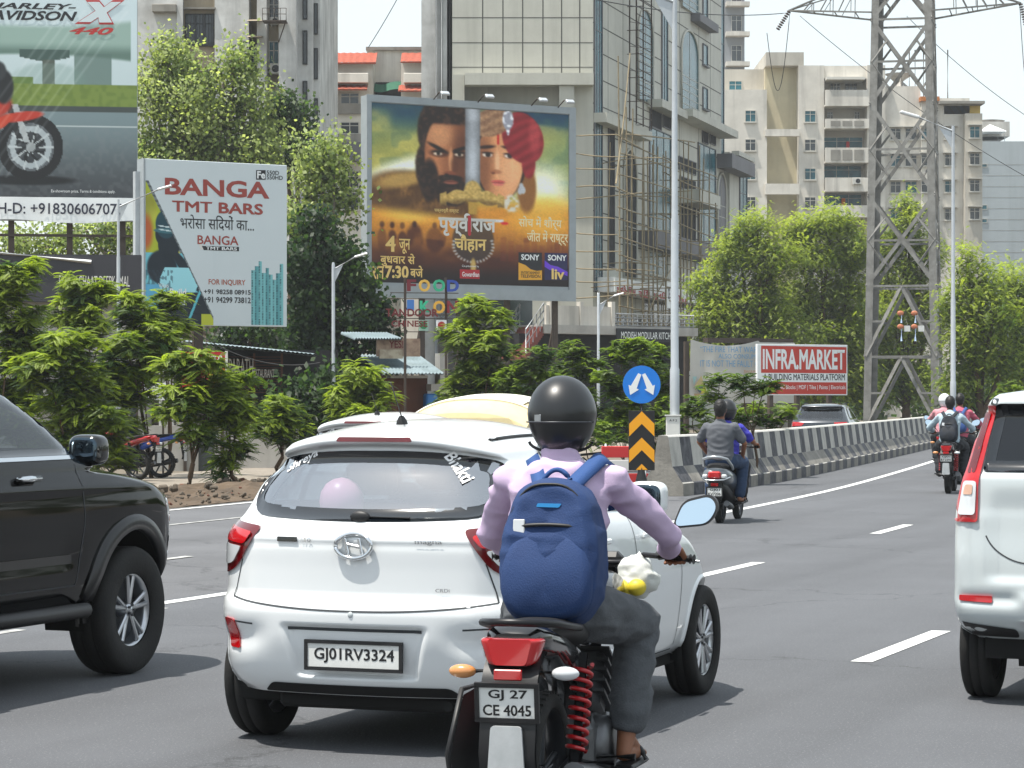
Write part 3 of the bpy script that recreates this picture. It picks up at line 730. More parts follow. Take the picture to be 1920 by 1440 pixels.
    # roof aerial, roof bars, wiper, mirrors, handles
    mb = MB(); a = c.hit('top', .62, 0, -.002); mb.lathe([(.03, -.004), (.024, .02), (.012, .04)], a, (-.2, 0, 1), 0, 14); mb.tube([a + Vector((0, 0, .03)), a + Vector((-.14, 0, .2))], .0035, 0, 6); mb.build('roof_aerial', M_TRIM, root)
    for sg in (1, -1):
        mb = MB(); mb.tube([c.hit('top', x, sg * .47, .004) for x in np.linspace(.55, 1.7, 12)], .009, 0, 6); mb.build('roof_gutter', M_TRIM, root)
    mb = MB(); a = c.hit('rear', 0, 1.085, .015); mb.ell(a, .02, .05, .028, 0); mb.tube([a, c.hit('rear', -.24, 1.082, .014)], .006, 0, 6); mb.build('rear_wiper', M_TRIM, root)
    for sg in (1, -1):
        side_mirror(root, c, 2.35, 1.07, sg, M_WHITE, (.105, .09, .07))
        ax = 'left' if sg > 0 else 'right'
        dm = MB()
        for pts in ([(1.02, 1.05), (.98, .8), (.95, .55)], [(1.75, 1.05), (1.75, .3)], [(2.62, 1.0), (2.6, .7), (2.52, .32)], [(.98, .3), (2.5, .3)]): c.line(dm, ax, pts, .007, 0, .002)
        dm.build('door_seam', MATS['dark_seam_gap'], root, fix=False)
        for x in (1.12, 1.86):
            hb = MB()
            p0, p1 = c.hit(ax, x, .93, .02), c.hit(ax, x + .17, .93, .02); hb.bar(p0, p1, .02, .03, 0, (0, 0, 1), .008)
            hb.build('door_handle', M_WHITE, root)
    # lettering stickers on the glass
    st = MB()
    def onglass(cu, cv, rot):
        cs, sn = math.cos(R(rot)), math.sin(R(rot)); return lambda a, b: c.hit('rear', -(cu + a * cs - b * sn), cv + a * sn + b * cs, .010)
    text(st, 'Shreya', (-.09, .09, -.024, .024), onglass(-.40, 1.33, 27), 0, .02, .25)
    st.build('window_sticker', mat('white_vinyl', '#f2f2f2', .5), root, fix=False); st = MB()
    text(st, 'Bhakti', (-.09, .09, -.026, .026), onglass(.40, 1.31, -45), 0, .02, .25)
    st.build('window_sticker', mat('white_vinyl', '#f2f2f2', .5), root, fix=False)
    # the balloon lies inside, against the glass
    b = MB(); M_ = Matrix.Rotation(math.pi / 2 - hd, 4, 'Z'); M_.translation = Vector((rear[0], rear[1], 0)); p = M_ @ Vector((.325, .19, 1.165))
    b.lathe([(.001, .13), (.04, .122), (.075, .1), (.1, .06), (.108, .015), (.1, -.035), (.075, -.085), (.04, -.125), (.014, -.142), (.018, -.155)], (0, 0, 0), (0, 0, 1), 0, 28)
    o = b.build('balloon', mat('pink_latex', '#f3a9c4', .35, spec=.5), None); o.location = p
    tag(o, 'round pink balloon inside the white hatchback behind its rear window', 'balloon')
    return root
HATCH = build_hatch()
wc = dup(HATCH, (-1.5, 24.4, -.035), math.pi / 2 - R(20), 'white car far ahead of the white hatchback, only its roof in view')
M_SEAM = MATS['dark_seam_gap']; M_FLARE = mat('satin_black_flare', '#101113', .35, coat=.2)
def door_seams(c, root, groups):
    for ax in ('left', 'right'):
        for pts in groups:
            dm = MB(); c.line(dm, ax, pts, .008, 0, .002); dm.build('door_seam', M_SEAM, root, fix=False)
# ------------------------------------------------------------------ black sport utility car, its front half in view at the left
def build_suv():
    hd = R(21.5); fw, lf = Vector((math.sin(hd), math.cos(hd), 0)), Vector((-math.cos(hd), math.sin(hd), 0))
    p = Vector((-2.405, 15.92, 0)) + lf * .79 - fw * 3.815
    root = thing('sport_utility_car', 'black sport utility car with chrome door handle and five spoke alloy wheel', 'car', p, math.pi / 2 - hd); root.scale = (1, 1, 1.055)
    tab = [(.42, .20, 4.50, .86), (.52, .08, 4.66, .90), (.64, .02, 4.76, .925), (.78, .0, 4.795, .93), (.90, .0, 4.78, .932), (1.0, .02, 4.73, .93), (1.06, .03, 4.62, .925), (1.11, .04, 4.40, .92), (1.15, .045, 4.10, .915), (1.18, .05, 3.80, .91), (1.205, .055, 3.86, .905),
           (1.235, .06, 3.70, .90), (1.28, .075, 3.62, .885), (1.45, .14, 3.34, .835), (1.62, .24, 3.04, .765), (1.70, .28, 2.84, .72), (1.74, .32, 2.66, .67)]
    def roof(x, y, z): return sstep(1.4, 1.74, z) * (-.05 * ((x - 1.5) / 1.4) ** 2)
    def disp(P):
        x, y, z = P[..., 0], P[..., 1], P[..., 2]; s_ = np.sign(y)
        # swelling front wing, bonnet hollow, door crease
        P[..., 1] = y + s_ * (.028 * np.exp(-((x - 3.815) / .5) ** 2 - ((z - .98) / .16) ** 2) + .02 * np.exp(-((x - 1.07) / .5) ** 2 - ((z - .98) / .18) ** 2) - .02 * np.exp(-((z - .72) / .1) ** 2) * sstep(1.5, 1.8, x) * sstep(3.3, 3.0, x) + .012 * np.exp(-((z - 1.09) / .03) ** 2)) * (np.abs(y) > .5)
        P[..., 2] = z + .022 * np.exp(-((np.abs(y) - .48) / .16) ** 2) * sstep(3.35, 3.7, x) * sstep(1.0, 1.12, z)
        return P
    sw = rpoly([(.55, 1.27), (3.34, 1.275), (2.66, 1.675), (.95, 1.665)], [.06, .02, .07, .12], 5, .06)
    rw = rpoly([(-.66, 1.22), (.66, 1.22), (.58, 1.62), (-.58, 1.62)], .08, 4, .06)
    ws = rpoly([(-.80, 1.26), (.80, 1.26), (.64, 1.68), (-.64, 1.68)], .05, 4, .06)
    r = .388; rx, fx = 1.07, 3.815; ra = .45
    c = Car(tab, .22, .42, .05, .22, .04, .07, 120, .05, roof, disp, [(rx, r, ra), (fx, r, ra)], [('left', inset(sw, .03)), ('right', inset(sw, .03)), ('rear', inset(rw, .03)), ('front', inset(ws, .03))], 190, 24)
    mb = MB(); c.mesh(mb, 0); mb.build('body', M_BLACK, root, fix=False)
    for x in (rx, fx):
        mb = MB(); arch_lip(mb, c, x, r, ra, .085, 0, None, .035, -.02, math.pi + .15); mb.build('wheel_arch_flare', M_FLARE, root, fix=False)
        for sg in (1, -1): wheel(root, x, sg * .79, r, .265, sg, 5, .225).scale = (1, 1, 1 / 1.055)
    mb = MB(); mb.box(.3, 4.4, -.72, .72, .34, .45, 0); wheel_well(mb, c, rx, r, ra); wheel_well(mb, c, fx, r, ra); mb.build('underbody', M_UNDER, root)
    for sg in (1, -1):
        mb = MB(); mb.tube([(1.62, sg * .84, .41), (1.68, sg * .95, .415), (3.18, sg * .95, .415), (3.26, sg * .86, .41)], [.03, .042, .042, .03], 0, 10); mb.box(1.66, 3.2, sg * .82, sg * .97, .425, .445, 0, .01)
        mb.build('side_step', M_TRIM, root)
    for ax, sg in (('left', 1), ('right', -1)):
        o = window(c, root, ax, sw, .035, 'side_window', glass_mat('smoked_car_glass', (.30, .34, .36), .07))
        for pts, wd in (([(1.62, 1.25), (1.55, 1.68)], .09), ([(2.62, 1.26), (2.5, 1.62)], .0), ([(.98, 1.25), (1.1, 1.68)], .07)):
            if wd: pb = MB(); c.line(pb, ax, pts, wd, 0, .009); pb.build('door_pillar', M_FRIT, o, fix=False)
        mb = MB(); c.line(mb, ax, [(.6, 1.258), (3.36, 1.262)], .022, 0, .008); mb.build('chrome_strip', M_CHROME, root, fix=False)
        mb = MB(); c.line(mb, ax, [(3.40, 1.29), (3.21, 1.42), (2.93, 1.60), (2.74, 1.69), (1.6, 1.735), (.9, 1.70)], .035, 0, .012); mb.build('window_trim', M_GLOSSB, root, fix=False)
        for x in (1.42, 2.52):
            hb = MB(); a, b, d = (c.hit(ax, x + k, 1.155, .03) for k in (0, .1, .2)); hb.tube([a + Vector((0, -sg * .025, 0)), a, b, d, d + Vector((0, -sg * .025, 0))], [.012, .017, .019, .017, .012], 0, 10); hb.build('door_handle', M_CHROME, root)
        mr = side_mirror(root, c, 3.46, 1.265, sg, M_GLOSSB, (.112, .088, .08), M_MIRD)
    window(c, root, 'rear', rw, .05, 'rear_window', M_GLASSD); window(c, root, 'front', ws, .04, 'windscreen', M_GLASS)
    door_seams(c, root, [[(3.2, 1.22), (3.23, .9), (3.16, .55)], [(1.72, 1.24), (1.74, .56)], [(1.0, 1.24), (1.05, 1.0)], [(1.72, .55), (3.16, .55)]])
    for sg in (1, -1):
        mb = MB(); c.line(mb, 'top', [(3.42, sg * .70), (4.2, sg * .66), (4.62, sg * .52)], .009, 0, .002); mb.build('bonnet_seam', M_SEAM, root, fix=False)
    mb = MB(); c.line(mb, 'right', [(1.72, .70), (3.1, .70)], .05, 0, .006); mb.build('door_moulding', M_GLOSSB, root, fix=False)
    for sg, ax in ((1, 'left'), (-1, 'right')):
        mb = MB(); c.decal(mb, 'front', rpoly([(sg * .55, .93), (sg * .84, 1.0), (sg * .85, .90), (sg * .58, .84)], .03, 4, .05), 0, .01, .04, .02); mb.build('headlamp', M_CLEAR, root)
        mb = MB(); c.decal(mb, 'front', rpoly([(sg * .62, .66), (sg * .8, .68), (sg * .78, .54), (sg * .64, .54)], .03, 4, .05), 0, .01, .04, .02); mb.build('fog_lamp', M_CLEAR, root)
        mb = MB(); c.decal(mb, ax, rpoly([(4.50, .93), (4.62, .91), (4.60, .84), (4.49, .85)], .015, 4, .03), 0, .008, .03, .012); mb.build('side_indicator', M_ORANGE, root)
        mb = MB(); c.decal(mb, 'rear', rpoly([(sg * .45, 1.15), (sg * .84, 1.15), (sg * .86, 1.0), (sg * .5, 1.02)], .03, 4, .05), 0, .01, .04, .02); mb.build('tail_lamp', M_RED, root)
    mb = MB(); c.decal(mb, 'front', rpoly([(-.5, .95), (.5, .95), (.44, .68), (-.44, .68)], .03, 4, .05), 0, .012, .05, .02); mb.build('grille', M_RIMD, root)
    mb = MB(); mb.box(.5, 3.0, -.7, .7, .5, .56, 0); mb.box(2.95, 3.3, -.72, .72, .7, 1.22, 0, .06); seats(mb, (1.3, 2.25), .72, .72, 1)
    mb.tube([(2.85, -.36 + .19 * math.cos(t), 1.18 + .19 * math.sin(t)) for t in np.linspace(0, 2 * math.pi, 22)[:-1]], .017, 0, 6, closed=True)
    mb.build('interior', [M_INT, M_INT], root)
    mb = MB()
    for sg in (1, -1): mb.tube([c.hit('top', x, sg * .58, .035 if .7 < x < 2.1 else .0) for x in np.linspace(.6, 2.2, 14)], .015, 0, 8)
    mb.build('roof_rail', M_RIM, root)
    return root
build_suv()

# ------------------------------------------------------------------ pearl white tall hatchback at the right edge
def build_mpv():
    hd = R(22); fw, lf = Vector((math.sin(hd), math.cos(hd), 0)), Vector((-math.cos(hd), math.sin(hd), 0))
    p = Vector((2.655, 14.7, 0)) - lf * .70 - fw * .55
    root = thing('tall_hatchback_car', 'pearl white tall hatchback with upright red tail lamps cut by the picture edge', 'car', p, math.pi / 2 - hd)
    tab = [(.36, .16, 3.45, .72), (.42, .06, 3.58, .775), (.50, .01, 3.64, .80), (.58, .0, 3.655, .81), (.64, .012, 3.65, .81), (.80, .02, 3.6, .812), (.95, .035, 3.45, .81), (1.02, .04, 3.2, .808), (1.08, .05, 2.95, .80), (1.24, .062, 2.75, .765), (1.27, .085, 2.7, .755),
           (1.45, .14, 2.45, .705), (1.62, .19, 2.3, .65), (1.665, .14, 2.2, .63), (1.695, .15, 2.0, .605), (1.715, .2, 1.9, .58)]
    def roof(x, y, z): return sstep(1.4, 1.64, z) * (-.02 * ((x - 1.4) / 1.2) ** 2)
    def disp(P):
        x, y, z = P[..., 0], P[..., 1], P[..., 2]; rm = x < .4
        sc = np.exp(-((z - .585) / .035) ** 2) * sstep(.36, .46, np.abs(y)) * sstep(.80, .7, np.abs(y)) * rm
        P[..., 0] = x + .025 * sc + .02 * rm * sstep(.66, .72, z) * sstep(1.22, 1.0, z) * sstep(.62, .5, np.abs(y)); return P
    rw = rpoly([(-.62, 1.275), (.62, 1.275), (.56, 1.645), (-.56, 1.645)], .03, 4, .05)
    sw = rpoly([(.5, 1.12), (2.7, 1.10), (2.26, 1.52), (.62, 1.53)], [.05, .03, .06, .08], 4, .06)
    r, rx, fx, ra = .29, .55, 2.95, .325
    c = Car(tab, .13, .4, .06, .3, .03, .08, 120, .045, roof, disp, [(rx, r, ra), (fx, r, ra)], [('rear', inset(rw, .03))], 130, 40)
    mb = MB(); c.mesh(mb, 0); arch_lip(mb, c, rx, r, ra, .02); arch_lip(mb, c, fx, r, ra, .02); mb.build('body', M_PEARL, root, fix=False)
    mb = MB(); mb.box(.2, 3.4, -.62, .62, .25, .37, 0); wheel_well(mb, c, rx, r, ra); wheel_well(mb, c, fx, r, ra); mb.cyl((.2, .2, .28), (.6, .2, .28), .03); mb.bar((.55, -.68, .3), (.55, .68, .3), .09, .09, 0); mb.build('underbody', M_UNDER, root)
    for x in (rx, fx):
        for sg in (1, -1): wheel(root, x, sg * .70, r, .165, sg, 6, .19)
    window(c, root, 'rear', rw, .06, 'rear_window', M_GLASSD)
    for ax in ('left', 'right'): window(c, root, ax, sw, .05, 'side_window', M_GLASSD)
    for sg in (1, -1):
        mb = MB(); c.decal(mb, 'rear', rpoly([(sg * .56, 1.635), (sg * .64, 1.63), (sg * .795, 1.0), (sg * .635, 1.0), (sg * .635, 1.24)], [.01, .03, .04, .02, .06], 5, .04), 0, .016, .035, .03, .006); lamp = mb.build('tail_lamp', M_RED, root)
        mb = MB(); c.decal(mb, 'rear', rpoly([(sg * .645, 1.225), (sg * .725, 1.225), (sg * .755, 1.04), (sg * .65, 1.04)], .02, 4, .03), 0, .028, .03, .012); mb.build('clear_lens', M_CLEAR, lamp)
        mb = MB(); c.decal(mb, 'rear', rpoly([(sg * .665, 1.205), (sg * .71, 1.205), (sg * .725, 1.15), (sg * .668, 1.15)], .012, 4, .03), 0, .033, .03, .008); mb.build('amber_bulb', mat('pale_amber_bulb', '#c9a088', .3, coat=.5), lamp)
        mb = MB(); c.decal(mb, 'rear', rpoly([(sg * .595, 1.60), (sg * .632, 1.60), (sg * .71, 1.27), (sg * .66, 1.27)], .01, 3, .03), 0, .024, .03, .008); mb.build('dark_lens', M_REDD, lamp)
        mb = MB(); c.decal(mb, 'rear', rpoly([(sg * .55, .602), (sg * .74, .602), (sg * .74, .572), (sg * .55, .566)], .008, 3, .03), 0, .012, .03, .03); mb.build('reflector', M_RED, root)
        mb = MB(); c.decal(mb, 'rear', rpoly([(sg * .545, 1.675), (sg * .625, 1.675), (sg * .63, 1.63), (sg * .56, 1.63)], .006, 3, .03), 0, .01, .03, .012); mb.build('roof_pillar_cap', M_FRIT, root)
        side_mirror(root, c, 2.5, 1.12, sg, M_PEARL, (.1, .1, .07))
        mb = MB(); c.decal(mb, 'rear', rpoly([(sg * .42, .42), (sg * .79, .46), (sg * .79, .375), (sg * .42, .37)], .02, 3, .04), 0, .008, .04, .02); mb.build('bumper_corner', M_TRIM, root)
    mb = MB(); c.decal(mb, 'rear', rpoly([(-.42, .47), (.42, .47), (.34, .40), (-.34, .40)], .03, 3, .04), 0, .01, .04, .02); mb.build('skid_plate', mat('silver_trim', '#b9bdbf', .35, metal=.5), root)
    sm = MB(); pts = [(-.62, 1.0), (-.56, .86), (-.42, .78), (.42, .78), (.56, .86), (.62, 1.0)]; c.line(sm, 'rear', [tuple(q) for q in rpoly(pts, .1, 6)[7:-7]], .008, 0, .002); sm.build('tailgate_seam', M_SEAM, root, fix=False)
    bd = MB(); q = c.hit('rear', .0, 1.10, .014); bd.tube([q + Vector((0, .07 * math.cos(t), .055 * math.sin(t))) for t in np.linspace(0, 2 * math.pi, 30)[:-1]], .008, 0, 8, closed=True); bd.build('round_badge', M_CHROME, root)
    q = c.hit('rear', 0, .90, .008).x; plate_mesh(root, lambda u, v, t: (q - t, -u, .90 + v), .46, .11, 'GJ01WB4182')
    mb = MB(); mb.box(.3, 2.6, -.6, .6, .5, .6, 0); seats(mb, (.9, 1.8), .66, .62, 0); mb.build('interior', M_INT, root)
    return root
build_mpv()

# ------------------------------------------------------------------ dark grey crossover beyond the barrier
def build_crossover():
    hd = R(15); Y = 76.; x0 = (1535 - CX) / F * Y
    root = thing('crossover_car', 'dark grey crossover car with a bright rear window beyond the striped barrier', 'car', (x0, Y, -.07), math.pi / 2 - hd)
    tab = [(.32, .12, 4.2, .80), (.45, .03, 4.35, .88), (.6, .0, 4.4, .90), (.8, .01, 4.38, .905), (.95, .03, 4.1, .90), (1.02, .05, 3.5, .88), (1.06, .09, 3.2, .86), (1.3, .36, 2.75, .74), (1.47, .56, 2.35, .66), (1.49, .45, 2.3, .64), (1.52, .48, 2.2, .61), (1.54, .55, 2.0, .58)]
    rw = rpoly([(-.68, 1.09), (.68, 1.09), (.58, 1.46), (-.58, 1.46)], [.12, .12, .05, .05], 4, .06)
    sw = rpoly([(.7, 1.1), (3.1, 1.06), (2.4, 1.47), (.95, 1.46)], [.1, .03, .06, .1], 4, .06)
    c = Car(tab, .28, .4, .08, .3, .05, .08, 70, .04, lambda x, y, z: sstep(1.3, 1.54, z) * (-.025 * ((x - 1.6) / 1.2) ** 2), None, [(.8, .34, .39), (3.5, .34, .39)], [('rear', inset(rw, .03))], 80, 22)
    mb = MB(); c.mesh(mb, 0); mb.build('body', M_GREY, root, fix=False)
    window(c, root, 'rear', rw, .05, 'rear_window', M_GLASS)
    for ax in ('left', 'right'): window(c, root, ax, sw, .05, 'side_window', M_GLASSD)
    for x in (.8, 3.5):
        for sg in (1, -1): wheel(root, x, sg * .8, .34, .2, sg, 5)
    mb = MB(); mb.box(.3, 4, -.7, .7, .28, .4, 0); wheel_well(mb, c, .8, .34, .39); wheel_well(mb, c, 3.5, .34, .39); mb.build('underbody', M_UNDER, root)
    for sg in (1, -1):
        mb = MB(); c.decal(mb, 'rear', rpoly([(sg * .42, 1.02), (sg * .86, 1.04), (sg * .87, .90), (sg * .5, .92)], .03, 4, .05), 0, .01, .04, .02); mb.build('tail_lamp', M_RED, root)
        mb = MB(); mb.tube([c.hit('top', x, sg * .56, .03) for x in np.linspace(.8, 2.2, 8)], .014, 0, 6); mb.build('roof_rail', M_TRIM, root)
        side_mirror(root, c, 3.0, 1.1, sg, M_GREY, (.1, .1, .07))
    mb = MB(); mb.box(.4, 3.2, -.7, .7, .45, .5, 0); seats(mb, (1.3, 2.2), .7, .55, 0); mb.build('interior', M_INT, root)
    q = c.hit('rear', 0, .75, .008).x; plate_mesh(root, lambda u, v, t: (q - t, -u, .75 + v), .46, .11, 'GJ27')
build_crossover()

# ------------------------------------------------------------------ auto-rickshaw with a tan canvas hood, ahead of the white hatchback
def build_rickshaw():
    hd = R(19); Y = 30.2; x0 = (868 - CX) / F * Y
    root = thing('auto_rickshaw', 'auto rickshaw with a tan and white canvas hood ahead of the white hatchback', 'auto rickshaw', (x0, Y, 0), math.pi / 2 - hd)
    M_CAN = mat('tan_canvas', '#d8c89c', .9, noise=(2.5, .3), col2='#a8966a'); M_CANW = mat('white_canvas', '#dedbd0', .85, noise=(3, .3), col2='#b7b3a6'); M_GRN = mat('rickshaw_body', '#1d5a35', .4, coat=.5)
    nu, nv = 40, 30; P = np.zeros((nu, nv, 3))
    for i, s_ in enumerate(np.linspace(0, 1, nu)):
        for j, t in enumerate(np.linspace(-1, 1, nv)):
            a = abs(t) ** 2.6; xx = .05 + s_ * 1.75
            zt = 1.50 + .19 * min(1, (s_ / .35)) ** .7 - .10 * max(0, s_ - .6) + .018 * math.sin(s_ * 12) * (1 - a)
            P[i, j] = (xx, t * .80 * (1 - .05 * a), zt - .17 * a)
    mb = MB(); mb.grid(P, 0)
    mb.grid([[tuple(P[0, j]) for j in range(nv)], [(P[0, j][0] - .02, P[0, j][1], P[0, j][2] - .07) for j in range(nv)]], 0)
    mb.grid([[(.02, y, 1.44 if abs(y) < .6 else 1.3) for y in np.linspace(-.68, .68, 12)], [(-.0, y, .95) for y in np.linspace(-.68, .68, 12)]], 0)
    for sg in (0, -1): mb.grid([[tuple(P[i, sg]) for i in range(nu)], [(P[i, sg][0], P[i, sg][1], P[i, sg][2] - .12) for i in range(nu)]], 0)
    mb.build('canvas_hood', M_CAN, root)
    for k in (.25, .5, .75, .97):
        i = int(k * (nu - 1)); mb = MB(); mb.tube([Vector(P[i, j]) + Vector((0, 0, .012)) for j in range(nv)], .017, 0, 6); mb.build('hood_bow', M_CANW, root)
    mb = MB(); Q = P[10:34, 4:26].copy(); Q[..., 2] += .02; mb.grid(Q, 0); mb.build('white_cover', M_CANW, root)
    mb = MB(); mb.box(0, 1.3, -.66, .66, .45, .95, 0, .08); mb.box(1.3, 2.3, -.5, .5, .4, .52, 0, .04); mb.box(2.2, 2.42, -.42, .42, .4, 1.0, 0, .08); mb.build('body', M_GRN, root)
    for sg in (1, -1):
        mb = MB(); mb.tube([(1.78, sg * .62, 1.5), (2.1, sg * .52, 1.3), (2.36, sg * .42, .98)], .02, 0, 8); mb.build('windscreen_post', M_TRIM, root)
        wheel(root, .35, sg * .55, .22, .1, sg, 4, .13)
        mb = MB(); mb.box(-.012, .01, sg * .42, sg * .58, .7, .78, 0, .004); mb.build('tail_lamp', M_RED, root)
    wheel(root, 2.2, 0, .22, .1, -1, 4, .13)
    mb = MB(); mb.box(.35, .75, -.55, .55, .5, .62, 0, .03); mb.box(.28, .38, -.55, .55, .6, 1.1, 0, .03); mb.build('seat', M_TRIM, root)
build_rickshaw()
# ------------------------------------------------------------------ motorcycles and scooter (bike space: origin under the rear axle, x forward, y left)
M_FRAME = mat('bike_frame', '#17171a', .4, metal=.3); M_ENG = mat('engine_metal', '#6d6e70', .45, metal=.8, noise=(20, .4)); M_SEATL = mat('black_seat_vinyl', '#131315', .55, noise=(25, .3), col2='#232326')
M_EXH = mat('exhaust_metal', '#5c5c5e', .35, metal=.9); M_SPRING = mat('red_spring', '#b3141c', .35, coat=.5); M_SILV = mat('silver_paint', '#a9adb0', .3, metal=.6, coat=.6)
M_GUARD = mat('grey_mudguard_flap', '#b7babb', .45, noise=(12, .4), col2='#8d9091')
def bike_wheel(parent, x, r, wd, name='wheel', spokes=5):
    t = MB(); h = wd / 2; rr = r - wd * .62
    t.lathe([(rr, -h * .75), (rr + .01, -h * .95), (r - wd * .3, -h), (r - wd * .12, -h * .8), (r - .004, -h * .45), (r, 0), (r - .004, h * .45), (r - wd * .12, h * .8), (r - wd * .3, h), (rr + .01, h * .95), (rr, h * .75)], (x, 0, r), (0, 1, 0), 0, 40)
    for k in range(44):
        a = 2 * math.pi * k / 44; c, s_ = math.cos(a), math.sin(a)
        for sg in (1, -1): t.obox((x + (r - .012) * c, sg * h * .45, r + (r - .012) * s_), (-s_, 0, c), (0, 1, 0), (c, 0, s_), .009, h * .3, .012, 0)
    w_ = t.build(name, M_TYRE, parent); q = MB()
    q.lathe([(rr + .004, -h * .75), (rr - .02, -h * .3), (rr - .02, h * .3), (rr + .004, h * .75)], (x, 0, r), (0, 1, 0), 0, 30)
    q.cyl((x, -h * .9, r), (x, h * .9, r), .045, 0, 14)
    for k in range(spokes):
        a = 2 * math.pi * k / spokes + .2; d = Vector((math.cos(a), 0, math.sin(a))); q.bar(Vector((x, 0, r)) + d * .03, Vector((x, 0, r)) + d * (rr - .015), .03, .022, 0, (0, 1, 0), .006)
    q.build('rim', M_RIMD, w_); return w_
def motorcycle(label, loc, hd, paint, group=None, plate=('GJ27', 'AX4015'), guard=True, spring=None, lamp_w=.11, flap=True, one_mirror=False):
    root = thing('motorcycle', label, 'motorcycle', loc, math.pi / 2 - hd, group); r = .305; wb = 1.28
    bike_wheel(root, 0, r, .105); bike_wheel(root, wb, r, .085, 'wheel')
    mb = MB()
    for sg in (1, -1): mb.bar((-.03, sg * .075, r), (.48, sg * .07, .37), .03, .045, 0, (0, 0, 1), .008)
    mb.build('swing_arm', M_FRAME, root)
    for sg in (1, -1):
        a, b = Vector((.0, sg * .125, r + .02)), Vector((.13, sg * .13, .74)); mb = MB(); mb.cyl(a, b, .017, 0, 10); mb.cyl(a, a + (b - a) * .2, .026, 0, 10)
        sh = mb.build('shock_absorber', M_FRAME, root)
        mb = MB(); n = 9 * 12; d, u, v = frame(b - a); L_ = (b - a).length
        mb.tube([a + d * (L_ * (.16 + .74 * i / n)) + (u * math.cos(i * math.pi / 6) + v * math.sin(i * math.pi / 6)) * .036 for i in range(n + 1)], .0085, 0, 6); mb.build('coil_spring', spring or M_TRIM, sh)
    mb = MB()
    mb.tube([(.12, 0, .74), (.5, 0, .76), (.98, 0, .90), (1.02, 0, .82)], .024, 0, 8); mb.tube([(1.0, 0, .84), (.86, 0, .45), (.6, 0, .24)], .022, 0, 8); mb.tube([(.5, 0, .76), (.46, 0, .35)], .024, 0, 8)
    for sg in (1, -1): mb.tube([(-.3, sg * .08, .78), (.1, sg * .1, .73), (.5, sg * .07, .62), (.46, sg * .07, .36)], .014, 0, 8)
    mb.build('frame', M_FRAME, root)
    mb = MB(); mb.box(.40, .86, -.10, .10, .24, .46, 0, .04); mb.obox((.72, 0, .56), Vector((.5, 0, .86)), (0, 1, 0), Vector((-.86, 0, .5)), .13, .085, .08, 0, .03)
    for k in range(5): mb.obox(Vector((.70, 0, .50)) + Vector((.5, 0, .86)) * .045 * k, Vector((.5, 0, .86)), (0, 1, 0), Vector((-.86, 0, .5)), .006, .105, .1, 0)
    mb.lathe([(.001, -.145), (.10, -.14), (.115, -.12), (.115, .12), (.10, .14), (.001, .145)], (.60, 0, .34), (0, 1, 0), 0, 20); mb.build('engine', M_ENG, root)
    mb = MB(); mb.tube([(.80, -.05, .46), (.88, -.08, .36), (.80, -.12, .24), (.45, -.14, .23)], .022, 0, 8); mb.tube([(.45, -.14, .23), (.3, -.16, .25), (.0, -.18, .30), (-.28, -.185, .35)], [.03, .045, .052, .045], 0, 14); mb.build('exhaust', M_EXH, root)
    # tank, side panel, seat, tail
    def loft(name, secs, m, par=root, n=16, pw=2.6):
        mb = MB(); P = []
        for x, zc, hw, hh in secs:
            P.append([(x, hw * np.sign(math.cos(t)) * abs(math.cos(t)) ** (2 / pw), zc + hh * np.sign(math.sin(t)) * abs(math.sin(t)) ** (2 / pw)) for t in np.linspace(0, 2 * math.pi, n * 2 + 1)[:-1]])
        mb.grid(P, 0, True, True); mb.add(P[0], [tuple(range(n * 2))], 0); mb.add(P[-1], [tuple(range(n * 2))], 0); return mb.build(name, m, par)
    loft('fuel_tank', [(.52, .82, .05, .06), (.58, .845, .10, .08), (.70, .875, .135, .10), (.85, .90, .145, .105), (.95, .90, .13, .09), (1.02, .885, .07, .05)], paint)
    loft('seat', [(-.26, .845, .085, .03), (-.20, .85, .11, .04), (0, .835, .125, .045), (.2, .81, .125, .045), (.38, .79, .105, .05), (.54, .81, .075, .05), (.6, .83, .04, .03)], M_SEATL)
    loft('tail_cowl', [(-.43, .835, .07, .022), (-.40, .84, .10, .045), (-.3, .825, .115, .06), (-.1, .79, .12, .055), (.12, .73, .11, .07), (.36, .65, .10, .09), (.46, .62, .07, .07)], paint)
    mb = MB(); mb.tube([(.05, .135, .84), (-.15, .15, .86), (-.33, .135, .885), (-.44, .07, .895), (-.455, 0, .897), (-.44, -.07, .895), (-.33, -.135, .885), (-.15, -.15, .86), (.05, -.135, .84)], .014, 0, 8); mb.build('grab_rail', M_FRAME if paint is not M_SILV else M_SILV, root)
    lw = lamp_w; mb = MB(); P = []
    for x, k in ((-.40, 1.0), (-.45, 1.0), (-.472, .9), (-.48, .7)):
        P.append([(x - .01 * (1 if i < 0 else 0), y * k, .80 + (zz * (.9 + .1 * k))) for y, zz in rpoly([(-lw, .042), (-lw * .72, -.052), (lw * .72, -.052), (lw, .042)], .02, 4) for i in (0,)])
    mb.grid(P, 0, True, True); mb.add(P[-1], [tuple(range(len(P[-1])))], 0); mb.build('tail_lamp', M_RED, root)
    mb = MB(); P = [[(x, y, z) for y in np.linspace(-.10, .10, 5)] for x, z in ((-.36, .79), (-.44, .745), (-.475, .70), (-.50, .56), (-.52, .45), (-.50, .38))]
    mb.grid(P, 0, True); P2 = [[(a + .02, b, c) for a, b, c in row] for row in P]; mb.grid(P2, 0); mb.build('rear_mudguard', M_TRIM, root)
    mb = MB(); mb.box(-.505, -.49, -.05, .05, .70, .738, 0, .004); mb.build('reflector', M_RED, root)
    nx, nz = Vector((-.99, 0, -.12)).normalized(), Vector((-.12, 0, .99)).normalized(); o = Vector((-.508, 0, .625))
    plate_mesh(root, lambda u, v, t: o + Vector((0, -u, 0)) + nz * v + nx * t, .205, .115, plate, 2)
